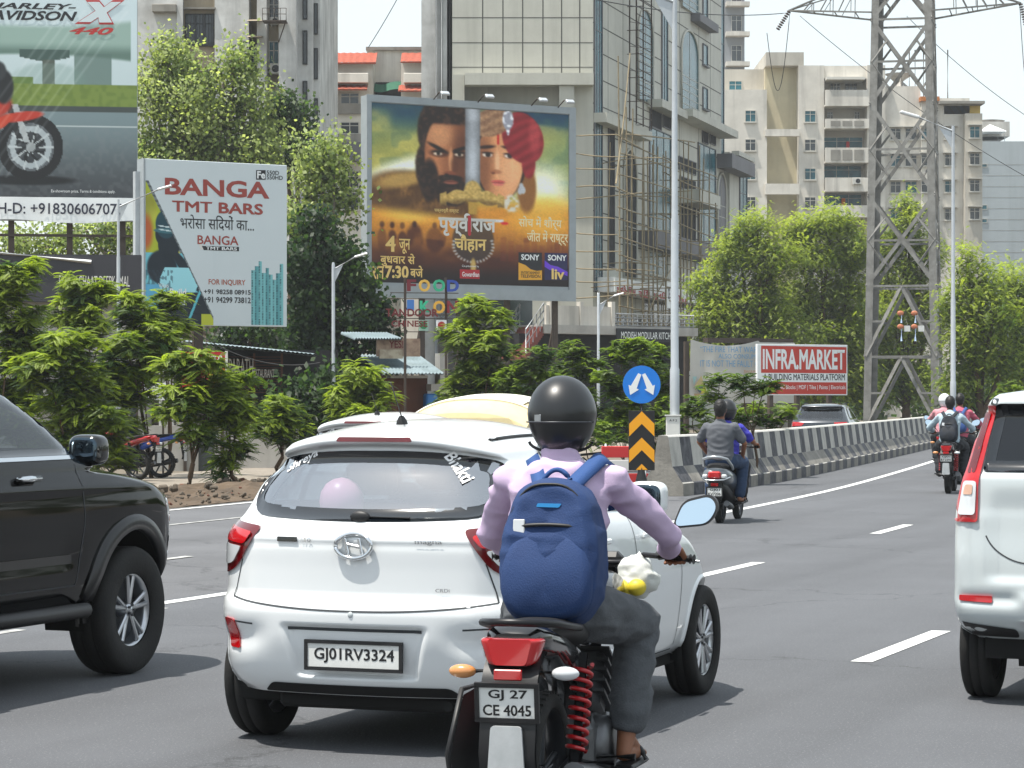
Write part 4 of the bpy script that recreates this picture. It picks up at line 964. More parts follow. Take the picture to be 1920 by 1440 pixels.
    if flap:
        mb = MB(); mb.prism(rpoly([(-.055, .0), (.055, .0), (.068, -.2), (-.068, -.2)], .015, 3), lambda u, v, t: Vector((-.518 + .0 - t, u, .545 + v)), 0, .012, 0); mb.build('mud_flap', M_GUARD, root)
    for sg in (1, -1):
        mb = MB(); mb.cyl((-.40, sg * .06, .725), (-.41, sg * .15, .72), .010, 0, 8); st = mb.build('indicator', M_TRIM, root)
        mb = MB(); mb.ell((-.415, sg * .185, .72), .028, .05, .025, 0, 16, 10); mb.build('indicator_lens', M_CLEAR if sg < 0 else mat('pale_amber_lens', '#c98a52', .25, coat=.6), st)
    if guard:
        mb = MB(); fr_ = [(.12, .19, .64), (-.28, .225, .64), (-.38, .25, .42), (-.28, .25, .20), (.05, .23, .18), (.16, .21, .36)]
        mb.tube(fr_, .010, 0, 6, closed=True)
        mb.grid([[(.1, .185, .62), (-.1, .215, .63), (-.27, .22, .62)], [(.13, .205, .4), (-.1, .255, .42), (-.36, .245, .41)], [(.05, .225, .2), (-.1, .25, .2), (-.27, .245, .22)]], 0); mb.build('saree_guard', M_TRIM, root)
    # front end
    for sg in (1, -1):
        mb = MB(); mb.cyl((wb, sg * .085, r), (1.13, sg * .085, .68), .028, 0, 10); mb.cyl((1.13, sg * .085, .68), (1.0, sg * .085, 1.0), .018, 0, 10); mb.build('front_fork', M_RIMD, root)
    mb = MB(); th = np.linspace(.3, 2.6, 14); mb.grid([[(wb + (r + .035) * math.cos(t), y, r + (r + .035) * math.sin(t) - .02 * (abs(y) / .06) ** 2) for y in np.linspace(-.06, .06, 5)] for t in th], 0); mb.build('front_mudguard', paint, root)
    mb = MB(); mb.ell((1.12, 0, .93), .11, .1, .1, 0, 20, 12); hl = mb.build('headlamp', paint, root); mb = MB(); mb.ell((1.17, 0, .93), .075, .085, .085, 0, 18, 12); mb.build('lamp_lens', M_CLEAR, hl)
    mb = MB(); mb.box(1.0, 1.08, -.09, .09, .98, 1.06, 0, .02); mb.build('instrument_panel', M_TRIM, root)
    mb = MB(); mb.tube([(.88, .37, 1.045), (.92, .2, 1.055), (.99, .10, 1.02), (.99, -.10, 1.02), (.92, -.2, 1.055), (.88, -.37, 1.045)], .011, 0, 8); hb = mb.build('handlebar', M_FRAME, root)
    for sg in (1, -1):
        mb = MB(); mb.cyl((.905, sg * .265, 1.052), (.876, sg * .395, 1.044), .0165, 0, 12); mb.cyl((.876, sg * .395, 1.044), (.873, sg * .41, 1.043), .02, 0, 12); mb.build('grip', M_TRIM, hb)
        mb = MB(); mb.tube([(.94, sg * .24, 1.05), (.97, sg * .28, 1.045), (.945, sg * .42, 1.03)], .006, 0, 6); mb.build('brake_lever', M_SILV, hb)
        [MB().cyl((x, sg * .10, z), (x, sg * .25, z), .014, 0, 8).build('foot_peg', M_TRIM, root) for x, z in ((.50, .31), (.12, .34))]
        if sg > 0 and one_mirror: continue
        mb = MB(); mb.tube([(.93, sg * .25, 1.06), (.96, sg * .30, 1.13), (.95, sg * .36, 1.205)], .006, 0, 6); m_ = MB()
        sk = rpoly([(-.085, -.035), (.05, -.055), (.085, .0), (.055, .05), (-.05, .05)], .03, 5)
        f = lambda u, v, t: Vector((.945 - t + v * .30 + u * .12, sg * (.405 + u), 1.225 + v + u * .25))
        m_.prism(sk, f, 0, .005, 0); mb.prism(rpoly([(-.095, -.042), (.055, -.064), (.095, .0), (.06, .06), (-.055, .06)], .035, 5), f, -.03, .001, 0); st = mb.build('mirror', M_TRIM, root); m_.build('mirror_glass', M_MIRROR, st)
    return root

def scooter(label, loc, hd, paint, plate=('GJ01', 'KV7206')):
    root = thing('scooter', label, 'scooter', loc, math.pi / 2 - hd); r = .225; wb = 1.23
    bike_wheel(root, 0, r, .10); bike_wheel(root, wb, r, .09)
    def loft(name, secs, m, n=16, pw=2.5, par=root):
        mb = MB(); P = []
        for x, zc, hw, hh in secs: P.append([(x, hw * np.sign(math.cos(t)) * abs(math.cos(t)) ** (2 / pw), zc + hh * np.sign(math.sin(t)) * abs(math.sin(t)) ** (2 / pw)) for t in np.linspace(0, 2 * math.pi, n * 2 + 1)[:-1]])
        mb.grid(P, 0, True, True); mb.add(P[0], [tuple(range(n * 2))], 0); mb.add(P[-1], [tuple(range(n * 2))], 0); return mb.build(name, m, par)
    loft('rear_body', [(-.36, .66, .10, .04), (-.33, .655, .16, .085), (-.22, .63, .19, .12), (0, .60, .195, .13), (.25, .57, .18, .14), (.45, .50, .14, .16), (.5, .45, .1, .12)], paint)
    loft('under_body', [(-.30, .53, .10, .05), (-.1, .46, .13, .08), (.2, .36, .14, .10), (.45, .30, .13, .08)], M_TRIM)
    loft('seat', [(-.30, .755, .09, .03), (-.22, .76, .13, .045), (0, .755, .14, .05), (.25, .74, .135, .05), (.45, .73, .11, .05), (.52, .73, .06, .03)], M_SEATL)
    mb = MB(); mb.tube([(.05, .165, .72), (-.15, .19, .77), (-.32, .16, .86), (-.38, .08, .885), (-.39, 0, .89), (-.38, -.08, .885), (-.32, -.16, .86), (-.15, -.19, .77), (.05, -.165, .72)], .020, 0, 10); mb.build('grab_rail', M_SILV, root)
    mb = MB(); mb.box(-.40, -.33, -.085, .085, .60, .70, 0, .02); tl = mb.build('tail_lamp', M_RED, root)
    for sg in (1, -1):
        mb = MB(); mb.box(-.385, -.31, sg * .09, sg * .165, .605, .66, 0, .015); mb.build('indicator', M_CLEAR, root)
    mb = MB(); mb.tube([(-.29, .195, .62), (-.375, .12, .585), (-.395, 0, .58), (-.375, -.12, .585), (-.29, -.195, .62)], .012, 0, 8); mb.build('rear_trim', M_CHROME, root)
    mb = MB(); mb.box(-.36, -.30, -.09, .09, .32, .60, 0, .02); mb.build('rear_mudguard', M_TRIM, root)
    mb = MB(); mb.box(-.375, -.355, -.05, .05, .50, .545, 0, .005); mb.build('reflector', M_RED, root)
    plate_mesh(root, lambda u, v, t: Vector((-.365 - t, -u, .425 + v)), .20, .115, plate, 2)
    mb = MB(); mb.box(.42, .98, -.17, .17, .22, .29, 0, .03); mb.build('floor_board', M_TRIM, root)
    mb = MB(); mb.grid([[(x + .05 * (abs(y) / .2) ** 2 * -1, y, z) for y in np.linspace(-w_, w_, 9)] for x, z, w_ in ((1.0, .25, .17), (1.02, .5, .21), (.98, .75, .20), (.92, .93, .13))], 0); mb.build('front_apron', M_TRIM, root)
    mb = MB(); mb.box(.86, 1.0, -.13, .13, .94, 1.05, 0, .04); mb.build('headlamp_cowl', paint, root)
    mb = MB(); mb.tube([(.80, .36, 1.0), (.87, .15, 1.01), (.90, 0, 1.0), (.87, -.15, 1.01), (.80, -.36, 1.0)], .014, 0, 8); hb = mb.build('handlebar', M_TRIM, root)
    for sg in (1, -1):
        mb = MB(); mb.cyl((.83, sg * .25, 1.007), (.797, sg * .37, 1.0), .018, 0, 10); mb.build('grip', M_TRIM, hb)
        mb = MB(); mb.cyl((1.23, sg * .06, r), (1.02, sg * .05, .6), .018, 0, 8); mb.build('front_fork', M_SILV, root)
    mb = MB(); mb.grid([[(wb + (r + .03) * math.cos(t), y, r + (r + .03) * math.sin(t)) for y in np.linspace(-.065, .065, 4)] for t in np.linspace(.2, 2.7, 12)], 0); mb.build('front_mudguard', paint, root)
    mb = MB(); mb.box(-.15, .35, .06, .14, .16, .32, 0, .03); mb.tube([(.3, -.12, .2), (0, -.14, .22), (-.25, -.14, .27)], [.02, .045, .04], 0, 10); mb.build('engine', M_ENG, root)
    return root
# ------------------------------------------------------------------ people
from mathutils import noise as mnoise
M_SKIN = mat('brown_skin', '#8a5a3f', .6, noise=(6, .2)); M_HAIR = mat('black_hair', '#0d0b0a', .55, noise=(30, .4), col2='#221d1a')
M_EYE = mat('eye', '#e8e4de', .2)
def remeshed(mb, name, m, parent, voxel, smooth=4, folds=0., fscale=9., seed=0, keep=None):
    o = mb.build(name, m, parent)
    md = o.modifiers.new('a', 'REMESH'); md.mode = 'VOXEL'; md.voxel_size = voxel; md.use_smooth_shade = True
    if smooth: sm = o.modifiers.new('b', 'SMOOTH'); sm.iterations = smooth; sm.factor = .5
    dg = bpy.context.evaluated_depsgraph_get(); me = bpy.data.meshes.new_from_object(o.evaluated_get(dg)); o.modifiers.clear()
    old = o.data; o.data = me; bpy.data.meshes.remove(old); me.name = name
    me.materials.clear(); me.materials.append(m)
    if folds:
        nv = len(me.vertices); co = np.zeros(nv * 3); no = np.zeros(nv * 3); me.vertices.foreach_get('co', co); me.vertex_normals.foreach_get('vector', no)
        co = co.reshape(-1, 3); no = no.reshape(-1, 3); d = np.zeros(nv)
        for i, p in enumerate(co):
            q = Vector((p[0] * fscale + seed, p[1] * fscale, p[2] * fscale * 1.7)); a = mnoise.noise(q); b = mnoise.noise(q * 2.3)
            c_ = mnoise.noise(Vector((p[0] * fscale * .5 + p[2] * fscale * 1.4 + seed, p[1] * fscale * .6, p[2] * fscale * .8 - p[0] * 5))); d[i] = (1 - abs(c_) * 3.2) * .9 + (1 - abs(a) * 2.2) * .45 + b * .3
        me.vertices.foreach_set('co', (co + no * (d * folds)[:, None]).ravel()); me.update()
    me.polygons.foreach_set('use_smooth', np.ones(len(me.polygons), dtype=bool)); return o
def torso(mb, secs, side, m=0, n=22):
    """secs: (centre, half width, half depth, forward axis)"""
    P = []
    for c, hw, hd, fx in secs:
        c, fx = Vector(c), Vector(fx).normalized(); sv = Vector(side)
        P.append([c + sv * (hw * np.sign(math.cos(t)) * abs(math.cos(t)) ** .85) + fx * (hd * math.sin(t)) for t in np.linspace(0, 2 * math.pi, n + 1)[:-1]])
    mb.grid(P, m, True, True); mb.add(P[0], [tuple(range(n))], m); mb.add(P[-1], [tuple(range(n))], m)
def hand(mb, g, a, f, u, inner, s=1.):
    """hand closed round a bar at g: a along the bar (outwards), f forwards, u up"""
    g, a, f, u = Vector(g), Vector(a).normalized(), Vector(f).normalized(), Vector(u).normalized()
    k = g - f * .036 * s + u * .020 * s
    mb.obox(k - f * .012, f, a, (u - f * .2).normalized(), .043 * s, .041 * s, .0145 * s, 0, .013)
    for i, (off, ln) in enumerate(((-.031, .92), (-.0105, 1.02), (.010, .97), (.030, .82))):
        off = off * s * (1 if inner < 0 else -1) * -1
        p = [k + a * off + f * .034 * s, g + a * off + f * .030 * s * ln + u * .019 * s, g + a * off + f * .033 * s * ln - u * .012 * s, g + a * off + f * .004 * s - u * .027 * s * ln]
        for j in range(3): mb.cone(p[j], (.0102 - .0008 * j) * s, p[j + 1], (.0094 - .0008 * j) * s, 0, 10, 4)
    t0 = k + a * inner * .040 * s - f * .02 * s; t1 = g + a * inner * .052 * s + f * .0 - u * .004 * s; t2 = g + a * inner * .042 * s + f * .026 * s - u * .016 * s
    mb.cone(t0, .0135 * s, t1, .0115 * s, 0, 10, 4); mb.cone(t1, .0112 * s, t2, .0092 * s, 0, 10, 4)
def rest_hand(mb, w, f, side, dn, s=1.):
    """relaxed hand lying on something: w wrist, f finger direction, side towards the thumb"""
    w, f, sd, dn = Vector(w), Vector(f).normalized(), Vector(side).normalized(), Vector(dn).normalized()
    mb.obox(w + f * .05 * s, f, sd, dn, .045 * s, .04 * s, .013 * s, 0, .012)
    for off, ln in ((.030, .9), (.010, 1.0), (-.010, .95), (-.029, .78)):
        p0 = w + f * .088 * s + sd * off * s; p1 = p0 + (f * .036 + dn * .008) * s * ln; p2 = p1 + (f * .022 + dn * .016) * s * ln; p3 = p2 + (f * .012 + dn * .016) * s * ln
        for q0, q1, r_ in ((p0, p1, .0095), (p1, p2, .0088), (p2, p3, .008)): mb.cone(q0, r_ * s, q1, r_ * .93 * s, 0, 8, 4)
    t1 = w + f * .05 * s + sd * .055 * s + dn * .01; mb.cone(w + f * .025 * s + sd * .033 * s, .013 * s, t1, .011 * s, 0, 8, 4); mb.cone(t1, .011 * s, t1 + f * .028 * s + dn * .008, .009 * s, 0, 8, 4)

def person(label, loc, rz, J, shirt, trousers, vox=.011, sleeve='long', hair=True, trouser_end=.78, folds=.006, hands=('grip', 'grip'), shoe=None, skin=None, bare=True, seed=0, group=None):
    """J: joints in the carrier's space (x forward, y left)"""
    root = thing('person', label, 'person', loc, rz, group); V = {k: Vector(v) for k, v in J.items()}; sk = skin or M_SKIN
    pel, chest, neck, head = V['pelvis'], V['chest'], V['neck'], V['head']
    fwd = Vector(J.get('fwd', (1, 0, 0))); side = Vector((0, 1, 0)); spine = (neck - pel).normalized(); tf = side.cross(spine); tf = tf if tf.x > 0 else -tf
    hf = Vector(J.get('face', (1, 0, 0))).normalized(); hs = Vector((0, 0, 1)).cross(hf).normalized()
    mb = MB()
    secs = [(pel - spine * .08, .13, .10, tf), (pel, .165, .115, tf), (pel + (chest - pel) * .5, .145, .10, tf), (chest, .17, .11, tf), (chest + (neck - chest) * .62, .15, .095, tf), (neck - spine * .03, .07, .065, tf)]
    torso(mb, secs, side); mb.cone(neck - spine * .04, .058, head - Vector((0, 0, .06)), .053)
    mb.ell(head, .098, .076, .118, 0, 20, 14, (hf, hs, Vector((0, 0, 1)))); mb.ell(head + hf * .03 - Vector((0, 0, .055)), .07, .056, .062, 0, 16, 10, (hf, hs, Vector((0, 0, 1))))
    mb.cone(head + hf * .09 + Vector((0, 0, .012)), .010, head + hf * .112 - Vector((0, 0, .028)), .015); mb.ell(head + hf * .085 - Vector((0, 0, .062)), .018, .026, .010)
    for sg in (1, -1):
        mb.ell(head + hs * sg * .078 - hf * .005 - Vector((0, 0, .005)), .02, .010, .032, 0, 10, 8, (hf, hs, Vector((0, 0, 1))))
        mb.ell(head + hf * .078 + hs * sg * .034 + Vector((0, 0, .032)), .018, .024, .008, 0, 10, 6, (hf, hs, Vector((0, 0, 1))))
    for s_, sg in (('l', 1), ('r', -1)):
        sh, el, wr, hip, kn, an, toe = (V[k + s_] for k in ('shoulder_', 'elbow_', 'wrist_', 'hip_', 'knee_', 'ankle_', 'toe_'))
        mb.cone(sh, .046, el, .038); mb.cone(el, .038, wr, .027); mb.cone(hip, .085, kn, .06); mb.cone(kn, .058, kn + (an - kn) * .35, .056); mb.cone(kn + (an - kn) * .35, .056, an, .036)
        heel = an - Vector((.045, 0, .055)); mb.cone(an, .036, heel, .030); mb.cone(heel, .028, toe - Vector((.05, 0, 0)), .034); mb.cone(an, .035, toe - Vector((.06, 0, -.01)), .028)
        for i in range(5): mb.cone(toe + Vector((-.04, (i - 2) * .017, -.004)), .011, toe + Vector((.0 - .007 * abs(i - (1 if sg > 0 else 3)), (i - 2) * .018, -.01)), .009, 0, 8, 3)
        kind = hands[0 if sg > 0 else 1]
        if kind == 'grip': hand(mb, V['grip_' + s_], Vector((-.12, sg, 0)), (V['grip_' + s_] - wr) * Vector((1, .0, 1)).to_tuple()[0] if False else Vector((1, 0, -.25)), Vector((.25, 0, 1)), -sg)
        else: rest_hand(mb, wr, (V['grip_' + s_] - wr), Vector((.3, -sg, .1)), Vector((0, 0, -1)))
    body = remeshed(mb, 'body', sk, root, vox * .62 if vox < .013 else vox * .8, 2)
    if hair:
        hb = MB(); hb.ell(head + Vector((0, 0, .022)) - hf * .014, .108, .087, .115, 0, 20, 14, (hf, hs, Vector((0, 0, 1)))); hb.ell(head - hf * .055 - Vector((0, 0, .045)), .05, .07, .06, 0, 16, 10, (hf, hs, Vector((0, 0, 1))))
        remeshed(hb, 'hair', M_HAIR, root, vox, 3, .006, 40, seed)
        for sg in (1, -1):
            eb = MB(); eb.ell(head + hf * .088 + hs * sg * .033 + Vector((0, 0, .008)), .012, .014, .010, 0, 10, 8); eb.build('eye', M_EYE, root)
    sb = MB(); g = .017
    secs = [(pel - spine * .03, .178, .135, tf), (pel + spine * .03, .182, .135, tf), (pel + (chest - pel) * .5, .172, .128, tf), (chest, .192, .132, tf), (chest + (neck - chest) * .45, .190, .122, tf), (chest + (neck - chest) * .72, .165, .108, tf), (chest + (neck - chest) * .9, .105, .088, tf), (neck - spine * .02, .076, .074, tf), (neck + spine * .025, .066, .066, tf)]
    torso(sb, secs, side)
    for s_ in 'lr':
        sh, el, wr = (V[k + s_] for k in ('shoulder_', 'elbow_', 'wrist_'))
        sb.cone(neck - spine * .075 + (sh - neck) * .25, .058, sh, .060)
        if sleeve == 'long': sb.cone(sh, .060, el, .051); sb.cone(el, .051, el + (wr - el) * .55, .046); sb.cone(el + (wr - el) * .55, .046, el + (wr - el) * .93, .04)
        else: sb.cone(sh, .072, sh + (el - sh) * .72, .066)
    remeshed(sb, 'shirt', shirt, root, vox, 4, folds, 8, seed)
    tb = MB(); torso(tb, [(pel - spine * .10, .14, .115, tf), (pel - spine * .02, .176, .13, tf), (pel + spine * .06, .165, .122, tf)], side)
    for s_ in 'lr':
        hip, kn, an = (V[k + s_] for k in ('hip_', 'knee_', 'ankle_')); tb.cone(hip, .112, kn, .086); tb.cone(kn, .085, kn + (an - kn) * .4, .080); tb.cone(kn + (an - kn) * .4, .080, kn + (an - kn) * trouser_end, .076)
    remeshed(tb, 'trousers', trousers, root, vox, 4, folds * .9, 9, seed + 3)
    for s_ in 'lr':
        an, toe = V['ankle_' + s_], V['toe_' + s_]; fb = MB(); c = (an + toe) / 2 - Vector((.02, 0, .0)); d = (toe - an); d.z = 0; d.normalize(); zz = min(an.z - .088, toe.z - .04)
        if shoe: fb.cone(Vector((an.x - .03, an.y, zz + .05)), .045, Vector((toe.x - .03, toe.y, zz + .04)), .042); fb.cone(Vector((an.x, an.y, an.z - .02)), .045, Vector((toe.x - .07, toe.y, zz + .05)), .04); remeshed(fb, 'shoe', shoe, root, .012, 3)
        else:
            fb.bar(Vector((an.x - .085, an.y, zz)), Vector((toe.x + .02, toe.y, zz + .0)), .092, .02, 0, (0, 0, 1), .009); fb.tube([Vector((toe.x - .07, toe.y + q * .05, zz + .01 + .055 * (1 - q * q))) for q in np.linspace(-1, 1, 9)], .012, 0, 8); fb.build('sandal', M_TRIM, root)
    return root, V
def helmet(root, c, hf=(1, 0, 0), m=None, s=1., visor=True):
    hf = Vector(hf).normalized(); hs = Vector((0, 0, 1)).cross(hf).normalized(); c = Vector(c); n, k = 40, 26; P = []
    for i in range(k + 1):
        t = .0 + 2.5 * i / k; row = []
        for j in range(n):
            a = 2 * math.pi * j / n; x, y, z = math.sin(t) * math.cos(a), math.sin(t) * math.sin(a), math.cos(t)
            chin = max(0, x) * max(0, -z); rx = .148 + .05 * chin
            neckc = max(0, -x) * max(0, -z - .3)
            z2 = z * (.148 if z > 0 else .172); 
            row.append(c + hf * (x * rx - .012 * neckc) + hs * (y * .131 * (1 - .10 * max(0, -z))) + Vector((0, 0, z2)))
        P.append(row)
    rim = [c + (Vector(p) - c) * Vector((1, 1, 1)).length / math.sqrt(3) * .0 + (Vector(p) - c) * .90 for p in P[-1]]; P.append(rim); P.append([c + (Vector(p) - c) * .86 + Vector((0, 0, .05)) for p in P[-3]])
    mb = MB(); mb.grid(P, 0, True, True); h = mb.build('helmet', m or MATS['helmet_black'], root)
    if visor:
        mb = MB(); rows = []
        for t in np.linspace(1.2, 1.85, 8):
            rows.append([c + hf * (math.sin(t) * math.cos(a) * .158) + hs * (math.sin(t) * math.sin(a) * .132) + Vector((0, 0, math.cos(t) * .150)) for a in np.linspace(-1.25, 1.25, 16)])
        mb.grid(rows, 0); mb.build('visor', M_GLOSSB, h)
        mb = MB(); mb.tube([c + hf * (-.02 + .0 * q) + hs * (.124 * math.sin(q)) + Vector((0, 0, -.10 - .045 * math.cos(q))) for q in np.linspace(-1.5, 1.5, 15)], .006, 0, 6); mb.build('chin_strap', M_TRIM, h)
    mb = MB(); mb.tube([c - hf * (.1505 * math.cos(q)) + hs * (.1325 * math.sin(q)) + Vector((0, 0, -.028)) for q in np.linspace(-1.3, 1.3, 21)], .0035, 0, 6); mb.build('trim_band', MATS['helmet_band'], h)
    return h
mat('helmet_band', '#3a3d41', .4, metal=.3); mat('helmet_black', '#121315', .38, coat=.25, noise=(6, .3), col2='#2a2c2f')
def backpack(label, loc, rz, base, up, back, m, hw=.16, hgt=.47, dep=.16, m2=None, strap_to=None):
    """base: bottom centre on the wearer's back; up along the back; back = away from the wearer"""
    root = thing('backpack', label, 'backpack', loc, rz); b, u, k = Vector(base), Vector(up).normalized(), Vector(back).normalized(); s = Vector((0, 1, 0)); m2 = m2 or m
    def shell(w0, h0, h1, d0, d1, pw=3.2, n=40):
        P = []
        for e, sc in ((d0, 1.0), (d0 + (d1 - d0) * .45, 1.0), (d0 + (d1 - d0) * .8, .95), (d1, .78), (d1 + .002, .0)):
            row = []
            for t in np.linspace(0, 2 * math.pi, n + 1)[:-1]:
                ct, st = math.cos(t), math.sin(t); x = np.sign(ct) * abs(ct) ** (2 / pw); y = np.sign(st) * abs(st) ** (2 / (pw if st < 0 else 2.3))
                ww = w0 * (1 - .12 * max(0, y)); belly = 1 + .14 * (1 - ((y + .35) / 1.3) ** 2)
                row.append(b + s * (x * ww * sc) + u * ((h0 + h1) / 2 + y * (h1 - h0) / 2 * (1 - (1 - sc) * .6)) + k * (e * belly))
            P.append(row)
        return P
    mb = MB(); P = shell(hw, 0, hgt, 0, dep); mb.grid(P, 0, True, True); mb.add(P[0], [tuple(range(len(P[0])))], 0); bd = remeshed(mb, 'bag', m, root, .010, 3, .005, 7, 5)
    mb = MB(); mb.grid(shell(hw * .90, .02, hgt * .66, dep * .7, dep * 1.14), 0, True, True); pk = mb.build('front_pocket', m, root)
    mb = MB(); mb.tube([b + s * (q * hw * .82) + u * (hgt * .675 - .015 * q * q) + k * (dep * 1.125 - dep * .34 * q ** 4) for q in np.linspace(-1, 1, 21)], .0075, 0, 6); mb.build('zip', M_TRIM, root)
    mb = MB(); mb.tube([b + s * (q * hw * .9) + u * (hgt * (.95 - .35 * abs(q) ** 3)) + k * (dep * (1.0 - .22 * q ** 4)) for q in np.linspace(-1, 1, 21)], .005, 0, 6); mb.build('zip', M_TRIM, root)
    mb = MB(); mb.obox(b + s * (hw * .55) + u * (hgt * .655) + k * (dep * 1.10), s, u, k, .022, .030, .004, 0, .003); mb.build('zip_pull', M_CLEAR, root)
    mb = MB(); mb.tube([b + s * (q * .05) + u * (hgt + .035 * (1 - q * q)) + k * .045 for q in np.linspace(-1, 1, 11)], .010, 0, 6); mb.build('carry_loop', m2, root)
    if strap_to:
        for sg in (1, -1):
            mb = MB(); pts = [b + s * (sg * .055) + u * (hgt * .93) + k * .07] + [Vector(q) for q in strap_to(sg)]
            t = np.linspace(0, 1, 22); M_ = len(pts) - 1; L_, R_ = [], []
            sp = [pchip(np.linspace(0, 1, M_ + 1), [p[i] for p in pts], t) for i in range(3)]; C_ = [Vector((sp[0][i], sp[1][i], sp[2][i])) for i in range(22)]
            for i in range(22):
                tg = (C_[min(21, i + 1)] - C_[max(0, i - 1)]).normalized(); nn = tg.cross(Vector((-.6, sg * .35, .7)).normalized()).normalized(); L_.append(C_[i] + nn * .028); R_.append(C_[i] - nn * .028)
            up_ = Vector((-.3, sg * .2, .8)).normalized() * .012
            mb.grid([L_, [a + up_ for a in L_], [a + up_ for a in R_], R_, L_], 0); mb.build('shoulder_strap', m2, root)
    return root

def ride_joints(px, pz, neck, head, sh_w=.185, grips=None, elbow=None, knee=(.40, .22, -.07), ankle=(.25, .18, -.50), dx=0):
    nx, nz = neck; J = dict(pelvis=(px, 0, pz), chest=(px + (nx - px) * .62, 0, pz + (nz - pz) * .62), neck=(nx, 0, nz), head=head)
    for s_, sg in (('l', 1), ('r', -1)):
        J['shoulder_' + s_] = (nx + .005, sg * (sh_w - .008), nz - .085); J['hip_' + s_] = (px + .03, sg * .10, pz - .02)
        J['knee_' + s_] = (px + knee[0], sg * knee[1], pz + knee[2]); J['ankle_' + s_] = (px + ankle[0], sg * ankle[1], pz + ankle[2]); J['toe_' + s_] = (px + ankle[0] + .17, sg * (ankle[1] + .01), pz + ankle[2] - .065)
        g = grips[0 if sg > 0 else 1]; J['grip_' + s_] = g; e = elbow[0 if sg > 0 else 1]; J['elbow_' + s_] = e
        J['wrist_' + s_] = (g[0] - .085, g[1], g[2] + .035)
    return J

# ---- the rider in front: lilac shirt, blue backpack, black helmet
hd = R(14); fw = Vector((math.sin(hd), math.cos(hd), 0)); P0 = Vector((0, 9.1, 0)) + fw * .44; RZ = math.pi / 2 - hd
motorcycle('black motorcycle in front with red tail lamp and red spring shock absorbers', P0, hd, mat('gloss_black_paint', '#0a0a0b', .2, coat=1.), None, ('GJ 27', 'CE 4045'), True, M_SPRING, .115, True, True)
M_LILAC = mat('lilac_shirt', '#c0abc6', .85, noise=(5, .25), col2='#a590b2', bump=(220, .15)); M_JEAN = mat('grey_denim', '#56595d', .85, noise=(40, .3), bump=(120, .3), col2='#3d4043')
J = ride_joints(.30, .90, (.36, 1.455), (.395, 1.60, ) if False else (.395, .0, 1.605), .20, [(.885, .335, 1.05), (.885, -.335, 1.05)], [(.62, .335, 1.15), (.62, -.36, 1.155)], (.42, .23, -.10), (.30, .205, -.53))
pr, V_ = person('person in lilac shirt and black helmet riding the front motorcycle with blue backpack', P0 + Vector((-.012, 0, 0)), RZ, J, M_LILAC, M_JEAN, .009, 'long', False, .80, .0095, seed=2)
hm = helmet(pr, (.395, 0, 1.615))
mb = MB(); mb.obox((.27, .065, 1.60), Vector((.6, .8, 0)).normalized(), Vector((-.8, .6, 0)).normalized(), (0, 0, 1), .018, .003, .016, 0, .002); mb.build('label_patch', mat('silver_label', '#8f9396', .35, metal=.5), hm)
M_BLUEB = mat('blue_backpack_fabric', '#1c3866', .8, noise=(7, .25), bump=(150, .25), col2='#16284f'); M_BLUEC = mat('blue_strap_fabric', '#274a80', .8, bump=(150, .2))
bp = backpack('royal blue backpack worn by the rider in the lilac shirt', P0 + Vector((.018, 0, 0)), RZ, (.165, 0, .83), (.10, 0, 1), (-1, 0, .1), M_BLUEB, .192, .545, .17, M_BLUEC, lambda sg: [(.27, sg * .10, 1.405), (.35, sg * .135, 1.445), (.45, sg * .15, 1.40), (.50, sg * .15, 1.25)])
mb = MB(); o_ = Vector((.165, 0, .83)) + Vector((.10, 0, 1)).normalized() * .44 + Vector((-1, 0, .1)) * .172
mb.prism(rpoly([(-.045, -.006), (.04, -.008), (.05, .006), (-.04, .007)], .004, 3), lambda u, v, t: o_ + Vector((-t, -u, v)), 0, .006, 0); mb.build('badge', mat('cyan_badge', '#2f8fd0', .5), bp)
# shopping bundle hung at the bars
sp = thing('shopping_bag', 'white plastic bag with yellow fruit hung at the front motorcycle handlebar', 'bag', P0, RZ)
mb = MB(); mb.ell((.93, -.17, .965), .075, .085, .075, 0); mb.cone((.93, -.17, 1.0), .03, (.93, -.18, 1.06), .012); remeshed(mb, 'bag', mat('thin_white_plastic', '#d5d8d2', .4), sp, .010, 2, .012, 14, 8)
for i, (x, y, z) in enumerate(((.855, -.185, .93), (.865, -.13, .925))):
    mb = MB(); mb.ell((x, y, z), .034, .038, .034, 0, 16, 10); mb.build('fruit', mat('yellow_fruit', '#d8c53a', .5), sp)

# ---- scooter with two riders
hd = R(16); RZ = math.pi / 2 - hd; P1 = Vector(((1350 - CX) / F * 35.0, 35.0, 0))
scooter('silver grey scooter with chrome grab rail ridden by two people beside the barrier', P1, hd, mat('scooter_silver', '#6e7378', .3, metal=.4, coat=.8))
J = ride_joints(.02, .86, (.03, 1.36), (.04, 0, 1.52), .19, [(.42, .22, .86), (.42, -.24, .84)], [(.14, .31, 1.08), (.12, -.31, 1.06)], (.44, .22, -.06), (.34, .20, -.50))
person('person with black hair in grey t-shirt sitting behind on the silver scooter', P1, RZ, J, mat('grey_tshirt', '#5b5e64', .9, noise=(6, .2)), mat('blue_denim', '#2b3f5c', .85, noise=(30, .3)), .014, 'short', True, .95, .006, ('rest', 'rest'), seed=5)
J = ride_joints(.40, .84, (.45, 1.34), (.48, 0, 1.50), .18, [(.80, .34, 1.01), (.80, -.34, 1.01)], [(.60, .32, 1.08), (.60, -.33, 1.08)], (.40, .18, -.10), (.36, .15, -.48))
pr, _ = person('person in blue violet top and black helmet steering the silver scooter', P1, RZ, J, mat('violet_top', '#2c2a9a', .8, noise=(14, .5), col2='#5a58c0'), mat('dark_leggings', '#1b1c24', .85), .014, 'short', False, .95, .006, seed=8)
helmet(pr, (.48, 0, 1.51))

